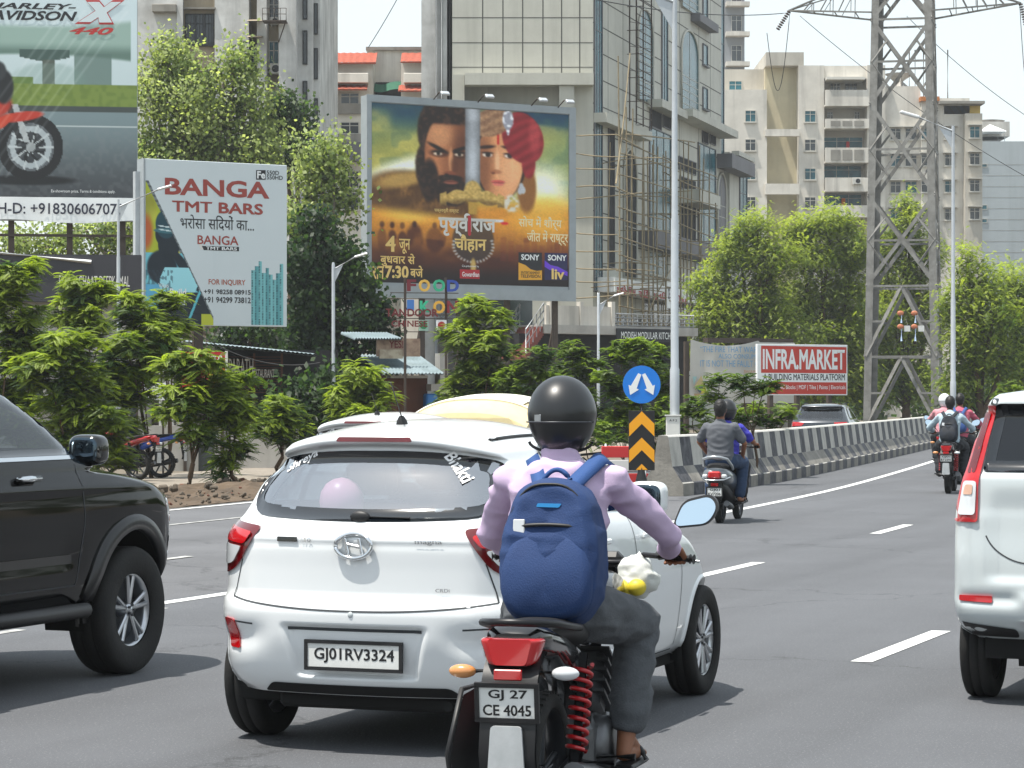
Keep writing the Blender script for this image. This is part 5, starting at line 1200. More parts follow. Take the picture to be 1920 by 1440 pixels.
# ---- motorcycles further on, at the right
hd = R(14); RZ = math.pi / 2 - hd; P2 = Vector(((1778 - CX) / F * 45.7, 45.7, 0))
motorcycle('black motorcycle with white number plate ridden by the person in the pale blue shirt', P2, hd, MATS['gloss_black_paint'], None, ('GJ01', 'RT2291'), False, M_SPRING, .10, True)
J = ride_joints(.28, .90, (.40, 1.42), (.44, 0, 1.575), .19, [(.885, .335, 1.05), (.885, -.335, 1.05)], [(.60, .38, 1.14), (.62, -.38, 1.13)], (.42, .24, -.10), (.30, .2, -.53))
person('person in pale blue shirt with black hair riding the motorcycle at right', P2, RZ, J, mat('pale_blue_shirt', '#a9bcc6', .85, noise=(6, .2)), mat('dark_trousers', '#23262b', .85), .015, 'long', True, .95, .007, shoe=M_TRIM, seed=12)
M_BB = mat('black_backpack_fabric', '#1e2126', .8, noise=(9, .4), col2='#26364c')
backpack('black and navy backpack worn by the person in the pale blue shirt', P2, RZ, (.14, 0, .86), (.16, 0, 1), (-1, 0, .15), M_BB, .16, .49, .17, M_BB, lambda sg: [(.28, sg * .10, 1.38), (.37, sg * .13, 1.42), (.46, sg * .14, 1.36), (.50, sg * .14, 1.22)])
P3 = Vector(((1797 - CX) / F * 50.5, 50.5, 0))
motorcycle('dark motorcycle ridden by the person in the pink shirt', P3, hd, MATS['gloss_black_paint'], None, ('GJ01', 'MK5530'), False)
J = ride_joints(.28, .92, (.40, 1.47), (.43, 0, 1.63), .19, [(.885, .335, 1.05), (.885, -.335, 1.05)], [(.62, .36, 1.17), (.62, -.37, 1.16)], (.42, .24, -.10), (.30, .2, -.53))
M_PINK = mat('pink_shirt', '#b5586b', .85, noise=(12, .3), col2='#93404f')
person('person in pink shirt with short black hair and small blue backpack on motorcycle', P3, RZ, J, M_PINK, MATS['dark_trousers'], .016, 'long', True, .95, .006, shoe=M_TRIM, seed=15)
backpack('small blue backpack worn by the person in the pink shirt', P3, RZ, (.17, -.01, .98), (.16, 0, 1), (-1, 0, .15), mat('mid_blue_fabric', '#2c4a80', .8), .14, .40, .13, MATS['mid_blue_fabric'], lambda sg: [(.30, sg * .10, 1.43), (.38, sg * .13, 1.47), (.46, sg * .14, 1.41), (.50, sg * .14, 1.27)])
P4 = Vector(((1768 - CX) / F * 56.0, 56.0, 0))
motorcycle('motorcycle farthest along the barrier, ridden by the person in the white helmet', P4, hd, MATS['gloss_black_paint'], None, ('GJ18', 'BD6402'), False)
J = ride_joints(.28, .92, (.36, 1.45), (.40, 0, 1.60), .19, [(.885, .335, 1.05), (.885, -.335, 1.05)], [(.60, .38, 1.14), (.62, -.38, 1.13)], (.42, .24, -.10), (.30, .2, -.53))
pr, _ = person('person in white helmet and rose shirt riding ahead of the others', P4, RZ, J, mat('rose_shirt', '#c58a92', .85), MATS['dark_trousers'], .018, 'long', False, .95, .006, shoe=M_TRIM, seed=18)
helmet(pr, (.40, 0, 1.62), (1, 0, 0), mat('white_helmet', '#e2e3e4', .25, coat=.8))

# ---- two motorcycles parked on the footpath
pk = motorcycle('red motorcycle parked on the footpath under the young trees', W(262, 905, 51.4) * Vector((1, 1, 0)) if False else ((258 - CX) / F * 51, 51, .06), R(-60), mat('red_paint', '#b3151b', .3, coat=1.), 'motorcycles parked on the footpath', ('GJ01', 'DA1873'), False, None)
motorcycle('blue motorcycle parked beside the red one on the footpath', ((302 - CX) / F * 52.5, 52.5, .06), R(-75), mat('blue_paint', '#2450b8', .3, coat=1.), 'motorcycles parked on the footpath', ('GJ01', 'PF3360'), False, None)
# ------------------------------------------------------------------ street lamps, signs, pylon, wires
M_GALV = mat('galvanised_steel', '#b9bec2', .45, metal=.35, noise=(3, .25)); M_PYL = mat('weathered_steel', '#8b8a86', .7, metal=.2, noise=(2.5, .6), streak=(3, .4), col2='#56534e')
M_CABLE = mat('cable', '#2a2b2d', .6); M_LUM = mat('lamp_housing', '#d4d7d9', .4)
def street_lamp(label, x, Y, ytop, arm=1.3, r=.075, group='tall street lamps on the median', side=-1):
    p = W(x, HY, Y); root = thing('street_lamp', label, 'street lamp', (p.x, Y, 0), 0, group); zt = H - (ytop - HY) / F * Y; mb = MB()
    zs = [0, .3, 2.2, 2.25, 5.0, 5.05, zt]; rs = [r * 1.5, r * 1.25, r * 1.2, r, r * .95, r * .8, r * .62]
    mb.tube([(0, 0, z) for z in zs], rs, 0, 14); mb.box(-.2, .2, -.2, .2, 0, .03, 0); mb.build('pole', M_GALV, root)
    mb = MB(); mb.tube([(0, 0, zt - .18), (side * arm, 0, zt + arm * .25)], [r * .5, r * .4], 0, 8); mb.prism([(side * .04, zt - .18 - r * 7), (side * .04, zt - .17), (side * r * 5.5, zt - .06)], lambda u, v, t: (u, t, v), -.006, .006, 0); mb.build('arm', M_GALV, root)
    mb = MB(); mb.obox((side * (arm + r * 3.3), 0, zt + arm * .25 + r), Vector((side * .96, 0, .28)), (0, 1, 0), Vector((-.28 * side, 0, .96)), r * 4, r * 1.5, r * .6, 0, .03); mb.build('lamp_head', M_LUM, root); return root
L1 = street_lamp('tall grey street lamp with a white box on its pole beside the striped barrier', 1265, 49, -14)
mb = MB(); z0 = H - (800 - HY) / F * 49; mb.box(-.17, .09, -.2, -.085, z0 - .2, z0 + .2, 0, .015); jb = mb.build('junction_box', mat('white_box', '#d6d6d0', .5, noise=(4, .2)), L1)
mb = MB(); mb.box(-.19, .11, -.22, -.06, z0 + .2, z0 + .225, 0); mb.build('lid', MATS['white_box'], jb); mb = MB(); text(mb, 'A P 2', (-.11, .03, z0 + .1, z0 + .14), lambda a, b: (a, -.203, b)); mb.build('lettering', M_INK, jb)
street_lamp('tall grey street lamp standing beside the steel lattice pylon', 1787, 89, 236, 1.2, .085)
for x, Y, yt, arm, lab in ((625, 66, 492, .55, 'small grey street lamp between the two tall advertising boards'), (222, 62, 374, .95, 'small grey street lamp in front of the white advertising board at left'), (1122, 84, 562, .5, 'small grey street lamp in front of the bamboo scaffolding')):
    street_lamp(lab, x, Y, yt, arm, .045, 'small street lamps along the service road', 1)

# keep-either-side sign with hazard board
Y = 42.4; p = W(1203, HY, Y); ROOT = thing('traffic_sign', 'round blue sign with two white arrows above a yellow and black chevron board', 'road sign', (p.x, Y, 0), R(3))
zc, rr = H - (721 - HY) / F * Y, 35.5 / F * Y
mb = MB(); mb.cyl((0, .03, 0), (0, .03, zc + rr * .8), .035, 0, 12); mb.build('post', M_TRIM, ROOT)
mb = MB(); mb.lathe([(.001, .0), (rr, .0), (rr, .012), (.001, .012)], (0, -.012, zc), (0, 1, 0), 0, 48, False); ds = mb.build('disc', mat('sign_blue', '#1479d6', .35, spec=.5), ROOT)
for sg in (1, -1):
    mb = MB(); o = Vector((sg * rr * .36, -.016, zc)); d = Vector((sg * .42, 0, -.91)).normalized(); s_ = Vector((d.z, 0, -d.x)); L_ = rr * .62
    P = [(-L_, -.09 * rr), (-L_, .09 * rr), (L_ * .25, .17 * rr), (L_ * .25, .30 * rr), (L_ * .98, 0), (L_ * .25, -.30 * rr), (L_ * .25, -.17 * rr)]
    mb.prism(P, lambda u, v, t: o + d * u + s_ * v + Vector((0, t, 0)), -.004, 0, 0); mb.build('arrow', mat('sign_white', '#ececea', .4), ds)
zb, zt, hw = H - (882 - HY) / F * Y, H - (770 - HY) / F * Y, 24.5 / F * Y
mb = MB(); mb.box(-hw, hw, -.02, .0, zb, zt, 0, .004); hz = mb.build('hazard_board', mat('sign_black', '#141416', .45), ROOT)
def clip_poly(P, z0, z1):
    for lim, sg in ((z0, 1), (z1, -1)):
        out = []
        for i in range(len(P)):
            a, b = P[i], P[(i + 1) % len(P)]; da, db = (a[1] - lim) * sg, (b[1] - lim) * sg
            if da >= 0: out.append(a)
            if da * db < 0: t = da / (da - db); out.append((a[0] + (b[0] - a[0]) * t, lim))
        P = out
    return P
hh = zt - zb
for top in (1.0, .56, .12):
    zp = zb + hh * top - .01
    P = [(-hw * .97, zp - hh * .21), (0, zp), (hw * .97, zp - hh * .21), (hw * .97, zp - hh * .42), (0, zp - hh * .21), (-hw * .97, zp - hh * .42)]
    L_ = clip_poly([P[0], P[1], P[4], P[5]], zb + .01, zt - .006); R_ = clip_poly([P[1], P[2], P[3], P[4]], zb + .01, zt - .006)
    mb = MB()
    for q in (L_, R_):
        if len(q) > 2: mb.add([(a, -.025, b) for a, b in q], [tuple(range(len(q)))], 0)
    mb.build('chevron', mat('sign_yellow', '#f2a516', .4), hz)
mb = MB(); mb.lathe([(.16, 0), (.15, .1), (.06, .45), (.05, .6)], (0, .03, .02), (0, 0, 1), 0, 16); mb.build('base', M_TRIM, ROOT)
# red and white barricade behind it
p = W(1172, HY, 46); ROOT = thing('barricade', 'small red and white road barricade behind the blue arrow sign', 'barricade', (p.x, 46, 0), R(8))
for z, m in ((.62, mat('barricade_red', '#c42f2f', .5)), (.38, mat('barricade_white', '#dcdad6', .5)), (.14, MATS['barricade_red'])):
    mb = MB(); mb.box(-.42, .42, -.03, .03, z, z + .2, 0, .01); mb.build('board', m, ROOT)
for x in (-.34, .34): mb = MB(); mb.tube([(x, -.2, 0), (x, .04, .85), (x, .25, 0)], .018, 0, 8); mb.build('leg', M_GALV, ROOT)

# ---- lattice pylon
Yp = 120.; pc = W(1690, HY, Yp); dr, db_ = Vector((.975, -.22, 0)), Vector((.22, .975, 0)); ROOT = thing('transmission_pylon', 'weathered grey steel lattice electricity pylon rising past the top of the picture', 'pylon', (pc.x + .35, Yp + 1.6, 0), 0)
def leg(i, j, z):
    k = 1.72 - .0185 * z; return dr * (i * k) + db_ * (j * k) + Vector((0, 0, z))
CN = [(-1, -1), (1, -1), (1, 1), (-1, 1)]; LV = [.2, 3.55, 6.8, 11.0, 15.2, 19.1, 22.5, 27.]
for i, j in CN:
    mb = MB(); a, b = leg(i, j, -.1), leg(i, j, 28); d, u, v = frame(b - a); o1, o2 = -dr * i, -db_ * j
    mb.obox((a + b) / 2 + o1 * .15, d, o1, o2, 14.05, .17, .014, 0); mb.obox((a + b) / 2 + o2 * .15, d, o1, o2, 14.05, .014, .16, 0)
    mb.box(a.x - .3, a.x + .3, a.y - .3, a.y + .3, 0, .35, 1); mb.build('leg', [M_PYL, M_KERB], ROOT)
for li in range(len(LV) - 1):
    z0, z1 = LV[li], LV[li + 1]
    for k in range(4):
        (a, b), (c, d) = CN[k], CN[(k + 1) % 4]; A0, B0, A1, B1 = leg(a, b, z0), leg(c, d, z0), leg(a, b, z1), leg(c, d, z1); mid = (A1 + B1) / 2; mb = MB()
        if li < 2: segs = [(A0, mid), (B0, mid), ((A0 + A1) / 2, (A0 + mid) / 2 + (mid - A0) * .0), ((B0 + B1) / 2, (B0 + mid) / 2), (A1, B1)]
        else: segs = [(A0, B1), (B0, A1)] + ([(A1, B1)] if li in (4, 5) else []) + [((A0 * .5 + A1 * .5), (B0 * .5 + B1 * .5))] + [((A0 + A1) / 2, (A0 * .75 + B1 * .25)), ((A0 + A1) / 2, (A1 * .75 + B0 * .25)), ((B0 + B1) / 2, (B0 * .75 + A1 * .25)), ((B0 + B1) / 2, (B1 * .75 + A0 * .25))]
        for n_, (p, q) in enumerate(segs): mb.bar(p, q, .17 if n_ < 2 else .10, .03, 0, (p + q) / 2 - Vector((0, 0, (p + q).z / 2)))
        if li >= 2: c_ = (A0 + B1 + B0 + A1) / 4; mb.obox(c_, (B0 - A0).normalized(), Vector((0, 0, 1)), (B0 - A0).normalized().cross(Vector((0, 0, 1))), .16, .16, .012, 0)
        mb.build('bracing', M_PYL, ROOT)
for sg in (1, -1):
    mb = MB(); z0, z1 = 19.45, 21.2; tip = dr * (sg * 5.35) + Vector((0, 0, 19.85))
    for j in (-1, 1):
        a, b = leg(sg, j, z0), leg(sg, j, z1); mb.bar(a, tip, .17, .06, 0); mb.bar(b, tip, .15, .05, 0)
        for t0, t1 in ((.25, .4), (.5, .62), (.72, .82)):
            p, q, r_ = a + (tip - a) * t0, b + (tip - b) * t0, a + (tip - a) * t1; mb.bar(p, q, .08, .03, 0); mb.bar(q, r_, .08, .03, 0)
    for t in (.2, .45, .7): mb.bar(leg(sg, -1, z0) * (1 - t) + tip * t, leg(sg, 1, z0) * (1 - t) + tip * t, .05, .02, 0)
    mb.build('cross_arm', M_PYL, ROOT)
    mb = MB(); o = tip - Vector((0, 0, .05)); dd = Vector((sg * .35, -.2 if sg < 0 else .6, -.9 if sg > 0 else -.55)).normalized()
    for k in range(9): mb.lathe([(.02, 0), (.11, .02), (.02, .06)], o + dd * .13 * k, dd, 0, 12)
    ins = mb.build('insulator_string', mat('brown_insulator', '#5a4a42', .3), ROOT)
    e = o + dd * 1.25; mb = MB(); mb.tube([o + Vector((sg * -.05, 0, 0)) + (e - o + Vector((sg * .45, .3, 0))) * t - Vector((0, 0, 3.2 * math.sin(math.pi * t))) for t in np.linspace(0, 1, 22)], .018, 0, 5); mb.build('jumper_loop', M_CABLE, ins)
M_TAGC = mat('copper_fitting', '#b9714e', .5)
mb = MB()
for x in (1673, 1699):
    for y0, y1 in ((588, 606), (613, 640)):
        u = (x - 1690) / F * Yp; za, zb2 = H - (y0 - HY) / F * Yp, H - (y1 - HY) / F * Yp
        mb = MB(); mb.cyl((u, -2.1, zb2 - .0), (u, -2.1, za), .06, 0, 8); q = mb.build('warning_plate', mat('blue_white_plate', '#9db4cf', .5), ROOT); mb = MB(); mb.ell((u - .05, -2.12, za), .16, .05, .12, 0, 14, 8); mb.build('fitting', M_TAGC, q)
    mb = MB(); mb.box(u + .12, u + .40, -2.1, -2.06, H - (622 - HY) / F * Yp, H - (611 - HY) / F * Yp, 0); mb.build('number_plate', M_PLATE, ROOT)

def cable(label, a, b, sag, r=.02, group='overhead power cables'):
    mb = MB(); a, b = Vector(a), Vector(b); mb.tube([a + (b - a) * t - Vector((0, 0, sag * 4 * t * (1 - t))) for t in np.linspace(0, 1, 40)], r, 0, 5)
    o = mb.build('power_cable', M_CABLE, None); return tag(o, label, 'cable', group)
T = W(1478, 24, 120)
cable('thin power cable running left from the tip of the pylon cross arm', T, W(700, -120, 70), .8)
cable('power cable crossing behind the pylon from upper left to lower right', W(1500, 30, 150), W(1930, 335, 150), .5)
cable('power cable crossing the sky at right of the pylon', W(1700, 30, 150), W(1960, 240, 150), .4)
cable('thin cable slanting up the pale sky between the two left buildings', W(690, 90, 160), W(760, -30, 160), .1, .025)
cable('slack cable running along the tops of the young roadside trees', W(290, 560, 66), W(600, 680, 66), .6, .012)
# ------------------------------------------------------------------ advertising boards
M_BFRAME = mat('grey_board_frame', '#9aa2a6', .55, noise=(2, .25)); M_BWHITE = mat('board_white', '#cdd6d9', .6, noise=(.7, .12), col2='#aab8bd'); M_STRUT = mat('rusty_steel', '#4b4038', .8, noise=(4, .5)); M_PRINT = attr_mat('printed_vinyl', .5)
def painted(name, parent, face, x0, x1, ytl, ybl, nu, nv, paint, v=-.003):
    """a printed sheet: one fine grid coloured point by point"""
    u0, u1 = face.u(x0), face.u(x1); za, zb = face.z(ytl, x0), face.z(ybl, x0)
    s_, t_ = np.meshgrid(np.linspace(0, 1, nu), np.linspace(0, 1, nv), indexing='ij')
    P = np.stack([u0 + (u1 - u0) * s_, np.full_like(s_, v), za + (zb - za) * t_], -1); mb = MB(); mb.grid(P, 0, False); o = mb.build(name, M_PRINT, parent, fix=False)
    c = np.clip(paint(s_, t_), 0, 255) / 255; c = np.where(c > .04045, ((c + .055) / 1.055) ** 2.4, c / 12.92)
    at = o.data.color_attributes.new('Col', 'FLOAT_COLOR', 'POINT'); at.data.foreach_set('color', np.concatenate([c, np.ones(c.shape[:2] + (1,))], -1).reshape(-1).astype(np.float32)); return o
def ft(face, root, body, box, m, v=-.008, bold=.014, shear=0., name='lettering', keep=False):
    xa, ya, xb, yb = box; xc = (xa + xb) / 2; mb = MB()
    text(mb, body, (face.u(xa), face.u(xb), face.z(yb, xc), face.z(ya, xc)), lambda a, b: (a, v, b), 0, bold, shear, keep); return mb.build(name, m, root, fix=False)
def fpoly(face, root, pts, m, v=-.006, name='printed_shape', th=.004):
    mb = MB(); P = [(face.u(x), face.z(y, x)) for x, y in pts]; V, Fs = cdt_fill(P, 50.); mb.add([(a, v, b) for a, b in V], Fs, 0); return mb.build(name, m, root, fix=False)
def E_(s, t, cs, ct, rs, rt, soft=.25, rot=0.):
    ds, dt = s - cs, t - ct
    if rot: c, k = math.cos(R(rot)), math.sin(R(rot)); ds, dt = ds * c + dt * k, -ds * k + dt * c
    d = np.sqrt((ds / rs) ** 2 + (dt / rt) ** 2); return sstep(1 + soft / 2, 1 - soft / 2, d)
def noise2(shape, cells, seed):
    r = np.random.default_rng(seed); g_ = r.random((cells[0] + 2, cells[1] + 2)); i = np.linspace(0, cells[0], shape[0]); j = np.linspace(0, cells[1], shape[1])
    i0, j0 = i.astype(int), j.astype(int); fi, fj = (i - i0)[:, None], (j - j0)[None, :]; fi, fj = fi * fi * (3 - 2 * fi), fj * fj * (3 - 2 * fj)
    return g_[np.ix_(i0, j0)] * (1 - fi) * (1 - fj) + g_[np.ix_(i0 + 1, j0)] * fi * (1 - fj) + g_[np.ix_(i0, j0 + 1)] * (1 - fi) * fj + g_[np.ix_(i0 + 1, j0 + 1)] * fi * fj
def over(c, m, col): return c * (1 - m[..., None]) + np.array(col, float) * m[..., None]
def struts(root, face, xs, ytop, v0=.3):
    for x in xs:
        mb = MB(); u = face.u(x); z = face.z(ytop, x); mb.box(u - .09, u + .09, v0, v0 + .18, 0, z, 0); mb.bar((u, v0 + 1.8, 0), (u, v0 + .1, z * .8), .08, .08, 0); mb.build('post', M_STRUT, root)

# ---- film-style drama poster with a warrior, a sword and a turbaned boy (generic faces)
fc = Face(690, 97, 30); ROOT = fc.thing('billboard', 'large billboard of a bearded warrior and a turbaned boy divided by a sword', 'billboard')
mb = MB(); u0, u1 = fc.u(688), fc.u(1078); zt, zb = fc.z(178, 690), fc.z(556, 690); zi = fc.z(192, 690)
k = .30
mb.box(u0, u1, 0, .5, zb, zt, 0); mb.build('panel', M_BFRAME, ROOT)
for a, b, c, d in ((u0 - .02, u1 + .02, zt - .24, zt + .02), (u0 - .02, u1 + .02, zb - .02, zb + .42)): mb = MB(); mb.box(a, b, -.05, 0, c, d, 0); mb.build('frame', M_BFRAME, ROOT)
for a, b in ((u0 - .02, u0 + .17), (u1 - .28, u1 + .02)): mb = MB(); mb.box(a, b, -.047, 0, zb, zt, 0); mb.build('frame', M_BFRAME, ROOT)
def paint_hero(s, t):
    n1, n2, n3 = noise2(s.shape, (6, 9), 1), noise2(s.shape, (18, 22), 2), noise2(s.shape, (70, 70), 3)
    c = np.zeros(s.shape + (3,)) + np.array([60, 95, 90.])
    c = over(c, sstep(.02, .30, t + .06 * n1), (150, 150, 82)); c = over(c, sstep(.18, .0, t), (30, 62, 84)); c = over(c, E_(s, t, .96, .28, .12, .14, 1), (70, 110, 92))
    c = over(c, sstep(.45, .75, n1) * (t < .62) * .5, (205, 190, 105)); c = over(c, sstep(.55, .8, n2) * (t < .5) * .35, (60, 90, 80))
    c = over(c, E_(s, t, .13, .37, .2, .05, 1.4, -24), (246, 244, 224)); c = over(c, E_(s, t, .86, .44, .13, .12, 1.5), (250, 246, 220)); c = over(c, E_(s, t, .90, .55, .16, .06, 1.3), (242, 214, 120))
    c = over(c, sstep(.50, .62, t + .04 * n1), (196, 132, 48)); c = over(c, E_(s, t, .2, .58, .16, .07, 1.2), (244, 200, 92)); c = over(c, sstep(.66, .95, t + .08 * n2), (58, 26, 14)); c = over(c, sstep(.88, .98, t), (22, 12, 12))
    c = over(c, E_(s, t, .86, .60, .14, .12, 1) * .6, (222, 176, 72))
    # burning town, riders in silhouette
    for i, (a, h) in enumerate(((.05, .10), (.10, .08), (.15, .07), (.21, .14), (.31, .12), (.345, .06))):
        c = over(c, E_(s, t, a, .755, .022 + .02 * (h > .11), h * .62, .4) * .85, (66, 30, 14)); c = over(c, E_(s, t, a, .69 - h * .15, .011, .018, .4) * .9, (52, 24, 12))
    for i in range(9): c = over(c, ((np.abs(s - (.66 + .04 * i)) < .015) & (t > .725 + .02 * (i % 3)) & (t < .86)) * .5, (92, 40, 24))
    c = over(c, sstep(.35, .6, n2) * sstep(.55, .6, t) * sstep(.85, .75, t) * .25, (236, 170, 64))
    # warrior: fur cloak, hair, face, beard
    fur = np.maximum(E_(s, t, .16, .52, .22, .15, .35), E_(s, t, .35, .60, .16, .12, .4)) * sstep(.62, .54, t - .1 * s)
    c = over(c, fur, (74, 48, 22)); c = over(c, fur * (.8 * noise2(s.shape, (110, 60), 31) * n2), (168, 124, 66)); c = over(c, E_(s, t, .15, .42, .13, .04, .9, -14) * fur, (170, 136, 76))
    man = (s < .463); hair = np.maximum(E_(s, t, .37, .14, .145, .21, .12), E_(s, t, .30, .34, .085, .17, .2)) * man; c = over(c, hair, (34, 22, 16)); c = over(c, hair * sstep(.55, .75, n3), (62, 42, 30))
    fm = E_(s, t, .385, .27, .125, .235, .08) * man * sstep(.085, .11, t); c = over(c, fm, (146, 92, 60)); c = over(c, fm * E_(s, t, .335, .16, .07, .07, 1.2), (192, 136, 96)); c = over(c, fm * E_(s, t, .305, .33, .04, .08, 1.2) * .8, (186, 124, 84))
    c = over(c, fm * E_(s, t, .46, .30, .06, .22, 1.2) * .7, (74, 40, 24))
    c = over(c, fm * np.maximum(E_(s, t, .335, .262, .05, .022, .7), E_(s, t, .432, .266, .04, .022, .7)) * .8, (62, 34, 22))
    for cs, ct, rot in ((.325, .232, 18), (.435, .236, -14)): c = over(c, fm * E_(s, t, cs, ct, .055, .010, .8, rot * 1.6), (26, 16, 12))
    for cs in (.326, .432): c = over(c, E_(s, t, cs, .266, .022, .009, .5), (214, 198, 178)); c = over(c, E_(s, t, cs + .003, .265, .009, .0095, .4), (24, 14, 10)); c = over(c, E_(s, t, cs, .254, .028, .005, .8), (24, 14, 10))
    c = over(c, fm * E_(s, t, .392, .30, .012, .07, .9), (196, 140, 100)); c = over(c, fm * E_(s, t, .41, .33, .018, .05, 1) * .7, (82, 46, 28)); c = over(c, fm * E_(s, t, .388, .375, .030, .014, .7), (120, 66, 44)); c = over(c, fm * E_(s, t, .37, .381, .010, .006, .6), (40, 20, 14))
    beard = np.maximum(E_(s, t, .395, .475, .085, .085, .3), np.maximum(E_(s, t, .385, .402, .068, .020, .5), E_(s, t, .285, .42, .045, .12, .4))) * man; c = over(c, beard, (30, 18, 12)); c = over(c, beard * sstep(.6, .8, n3) * .6, (64, 42, 28))
    c = over(c, man * E_(s, t, .392, .424, .036, .011, .5), (142, 84, 66)); c = over(c, man * E_(s, t, .392, .421, .034, .003, .6), (60, 28, 22))
    # boy: hair, face, turban
    bm = (s > .54); c = over(c, E_(s, t, .78, .44, .05, .14, .4) * bm, (130, 86, 40)); c = over(c, E_(s, t, .64, .27, .14, .24, .1) * bm * (t > .1), (30, 20, 16))
    bf = E_(s, t, .643, .29, .118, .225, .07) * bm * sstep(.10, .125, t + .25 * np.maximum(0, .62 - s) - .3 * np.maximum(0, s - .68)); c = over(c, bf, (206, 146, 102)); c = over(c, bf * E_(s, t, .70, .34, .06, .12, 1.3) * .7, (232, 176, 132)); c = over(c, bf * E_(s, t, .55, .34, .05, .22, 1.3) * .8, (116, 70, 44))
    for cs, rot in ((.572, -8), (.695, 10)): c = over(c, bf * E_(s, t, cs, .213, .045, .010, .7, rot), (46, 28, 20))
    for cs in (.577, .690): c = over(c, bf * E_(s, t, cs, .258, .030, .016, .6), (128, 80, 56)); c = over(c, bf * E_(s, t, cs, .258, .025, .012, .4), (224, 212, 200)); c = over(c, bf * E_(s, t, cs + .003, .257, .013, .0125, .4), (30, 18, 14)); c = over(c, bf * E_(s, t, cs, .246, .030, .005, .7), (34, 20, 16))
    c = over(c, bf * E_(s, t, .628, .30, .012, .07, 1), (230, 178, 136)); c = over(c, bf * E_(s, t, .618, .352, .032, .013, .8) * .7, (146, 88, 60)); c = over(c, bf * E_(s, t, .607, .36, .009, .005, .6), (82, 42, 28))
    c = over(c, bf * E_(s, t, .632, .408, .036, .010, .5), (184, 88, 80)); c = over(c, bf * E_(s, t, .632, .423, .028, .009, .5), (206, 116, 104)); c = over(c, bf * E_(s, t, .632, .414, .034, .0025, .5), (110, 44, 40)); c = over(c, bf * (np.abs(s - .632) < .006) * sstep(.13, .14, t) * sstep(.20, .19, t), (176, 34, 30))
    tb = np.maximum(E_(s, t, .76, .15, .105, .15, .1, -14), E_(s, t, .79, .29, .035, .09, .3)) * bm; fold = .5 + .5 * np.sin((s * .8 + t * 1.4) * 70 + 6 * n1); c = over(c, tb, (112, 22, 28)); c = over(c, tb * fold * .6, (158, 46, 52)); c = over(c, tb * E_(s, t, .82, .13, .03, .1, 1) * .5, (190, 84, 84))
    bd_ = E_(s, t, .60, .07, .115, .075, .15, -26) * bm * (t < .2); c = over(c, bd_, (134, 98, 72)); c = over(c, bd_ * .7 * noise2(s.shape, (130, 130), 33), (206, 170, 130)); c = over(c, bd_ * (.5 + .5 * np.sin((s * 1.1 + t * 2) * 60)) * .4, (84, 54, 40))
    j = np.maximum(E_(s, t, .683, .05, .028, .06, .3), E_(s, t, .683, .11, .009, .03, .4)); c = over(c, j, (150, 150, 160)); c = over(c, j * sstep(.5, .7, n3), (240, 240, 246))
    for a, b in ((.752, .43), (.762, .45), (.745, .455)): c = over(c, E_(s, t, a, b, .012, .022, .4), (176, 178, 182))
    c = over(c, E_(s, t, .70, .53, .04, .05, .5) * sstep(.4, .6, n3), (206, 200, 186))
    # sword
    bl = ((s > .463) & (s < .541) & (t < .44)).astype(float); sh = 96 + 60 * np.abs(np.sin((s - .463) / .078 * math.pi)) + 26 * n2; c = c * (1 - bl[..., None]) + (sh[..., None] * np.array([.98, 1.0, 1.03])) * bl[..., None]
    for tip in (.0,): c = over(c, sstep(.0, .012, t - .40 - 1.2 * np.abs(s - .502)) * (np.abs(s - .502) < .06) * (t < .5), (40, 30, 20))
    gd = ((np.abs(t - .50 - .9 * (s - .5) ** 2) < .028 + .02 * (np.abs(s - .5) > .13) - .014 * np.cos((s - .5) * 40)) & (np.abs(s - .5) < .165)).astype(float); gd = np.maximum(gd, E_(s, t, .502, .475, .045, .065, .2)); c = over(c, gd, (152, 122, 62)); c = over(c, gd * .8 * noise2(s.shape, (120, 120), 9), (226, 200, 130)); c = over(c, gd * sstep(.0, .03, t - .50 - .9 * (s - .5) ** 2) * .6, (70, 50, 24))
    c = over(c, ((np.abs(s - .502) < .022) & (t > .53) & (t < .60)) * 1., (170, 136, 62))
    # title roundel
    rg = E_(s, t, .505, .745, .105, .125, .1); c = over(c, rg * .75, (46, 40, 40)); d = np.sqrt(((s - .505) / .1) ** 2 + ((t - .78) / .092) ** 2); an = np.arctan2(t - .78, s - .505); c = over(c, ((np.abs(d - 1) < .08) & (t > .74)) * (.5 + .5 * np.sign(np.sin(an * 34))), (176, 178, 180))
    c = over(c, ((np.abs(t - .631) < .008) & (s > .33) & (s < .66)) * 1., (206, 206, 208)); c = over(c, E_(s, t, .665, .645, .02, .008, .4), (186, 36, 34))
    c = over(c, E_(s, t, .505, .90, .014, .05, .5), (176, 150, 90))
    for _ in range(2): c = (c + np.roll(c, 1, 0) + np.roll(c, -1, 0) + np.roll(c, 1, 1) + np.roll(c, -1, 1)) / 5
    g_ = noise2(s.shape, (150, 150), 41)[..., None]; m_ = c.mean(-1, keepdims=True); return np.clip(m_ + (c - m_) * 1.1, 0, 255) * 1.14 * (.96 + .08 * g_) * (.97 + .06 * n2[..., None])
painted('printed_sheet', ROOT, fc, 697, 1066, 192, 529, 300, 300, paint_hero, -.004)
M_GOLD = mat('gold_print', '#e8c777', .5); M_GOLDL = mat('pale_gold_print', '#efe3b4', .5); M_SIL = mat('silver_print', '#d8d6d0', .5); M_REDP = mat('red_print', '#b3202a', .5); M_WP = mat('white_print', '#e9ecec', .5); M_DKP = mat('dark_print', '#15161c', .5)
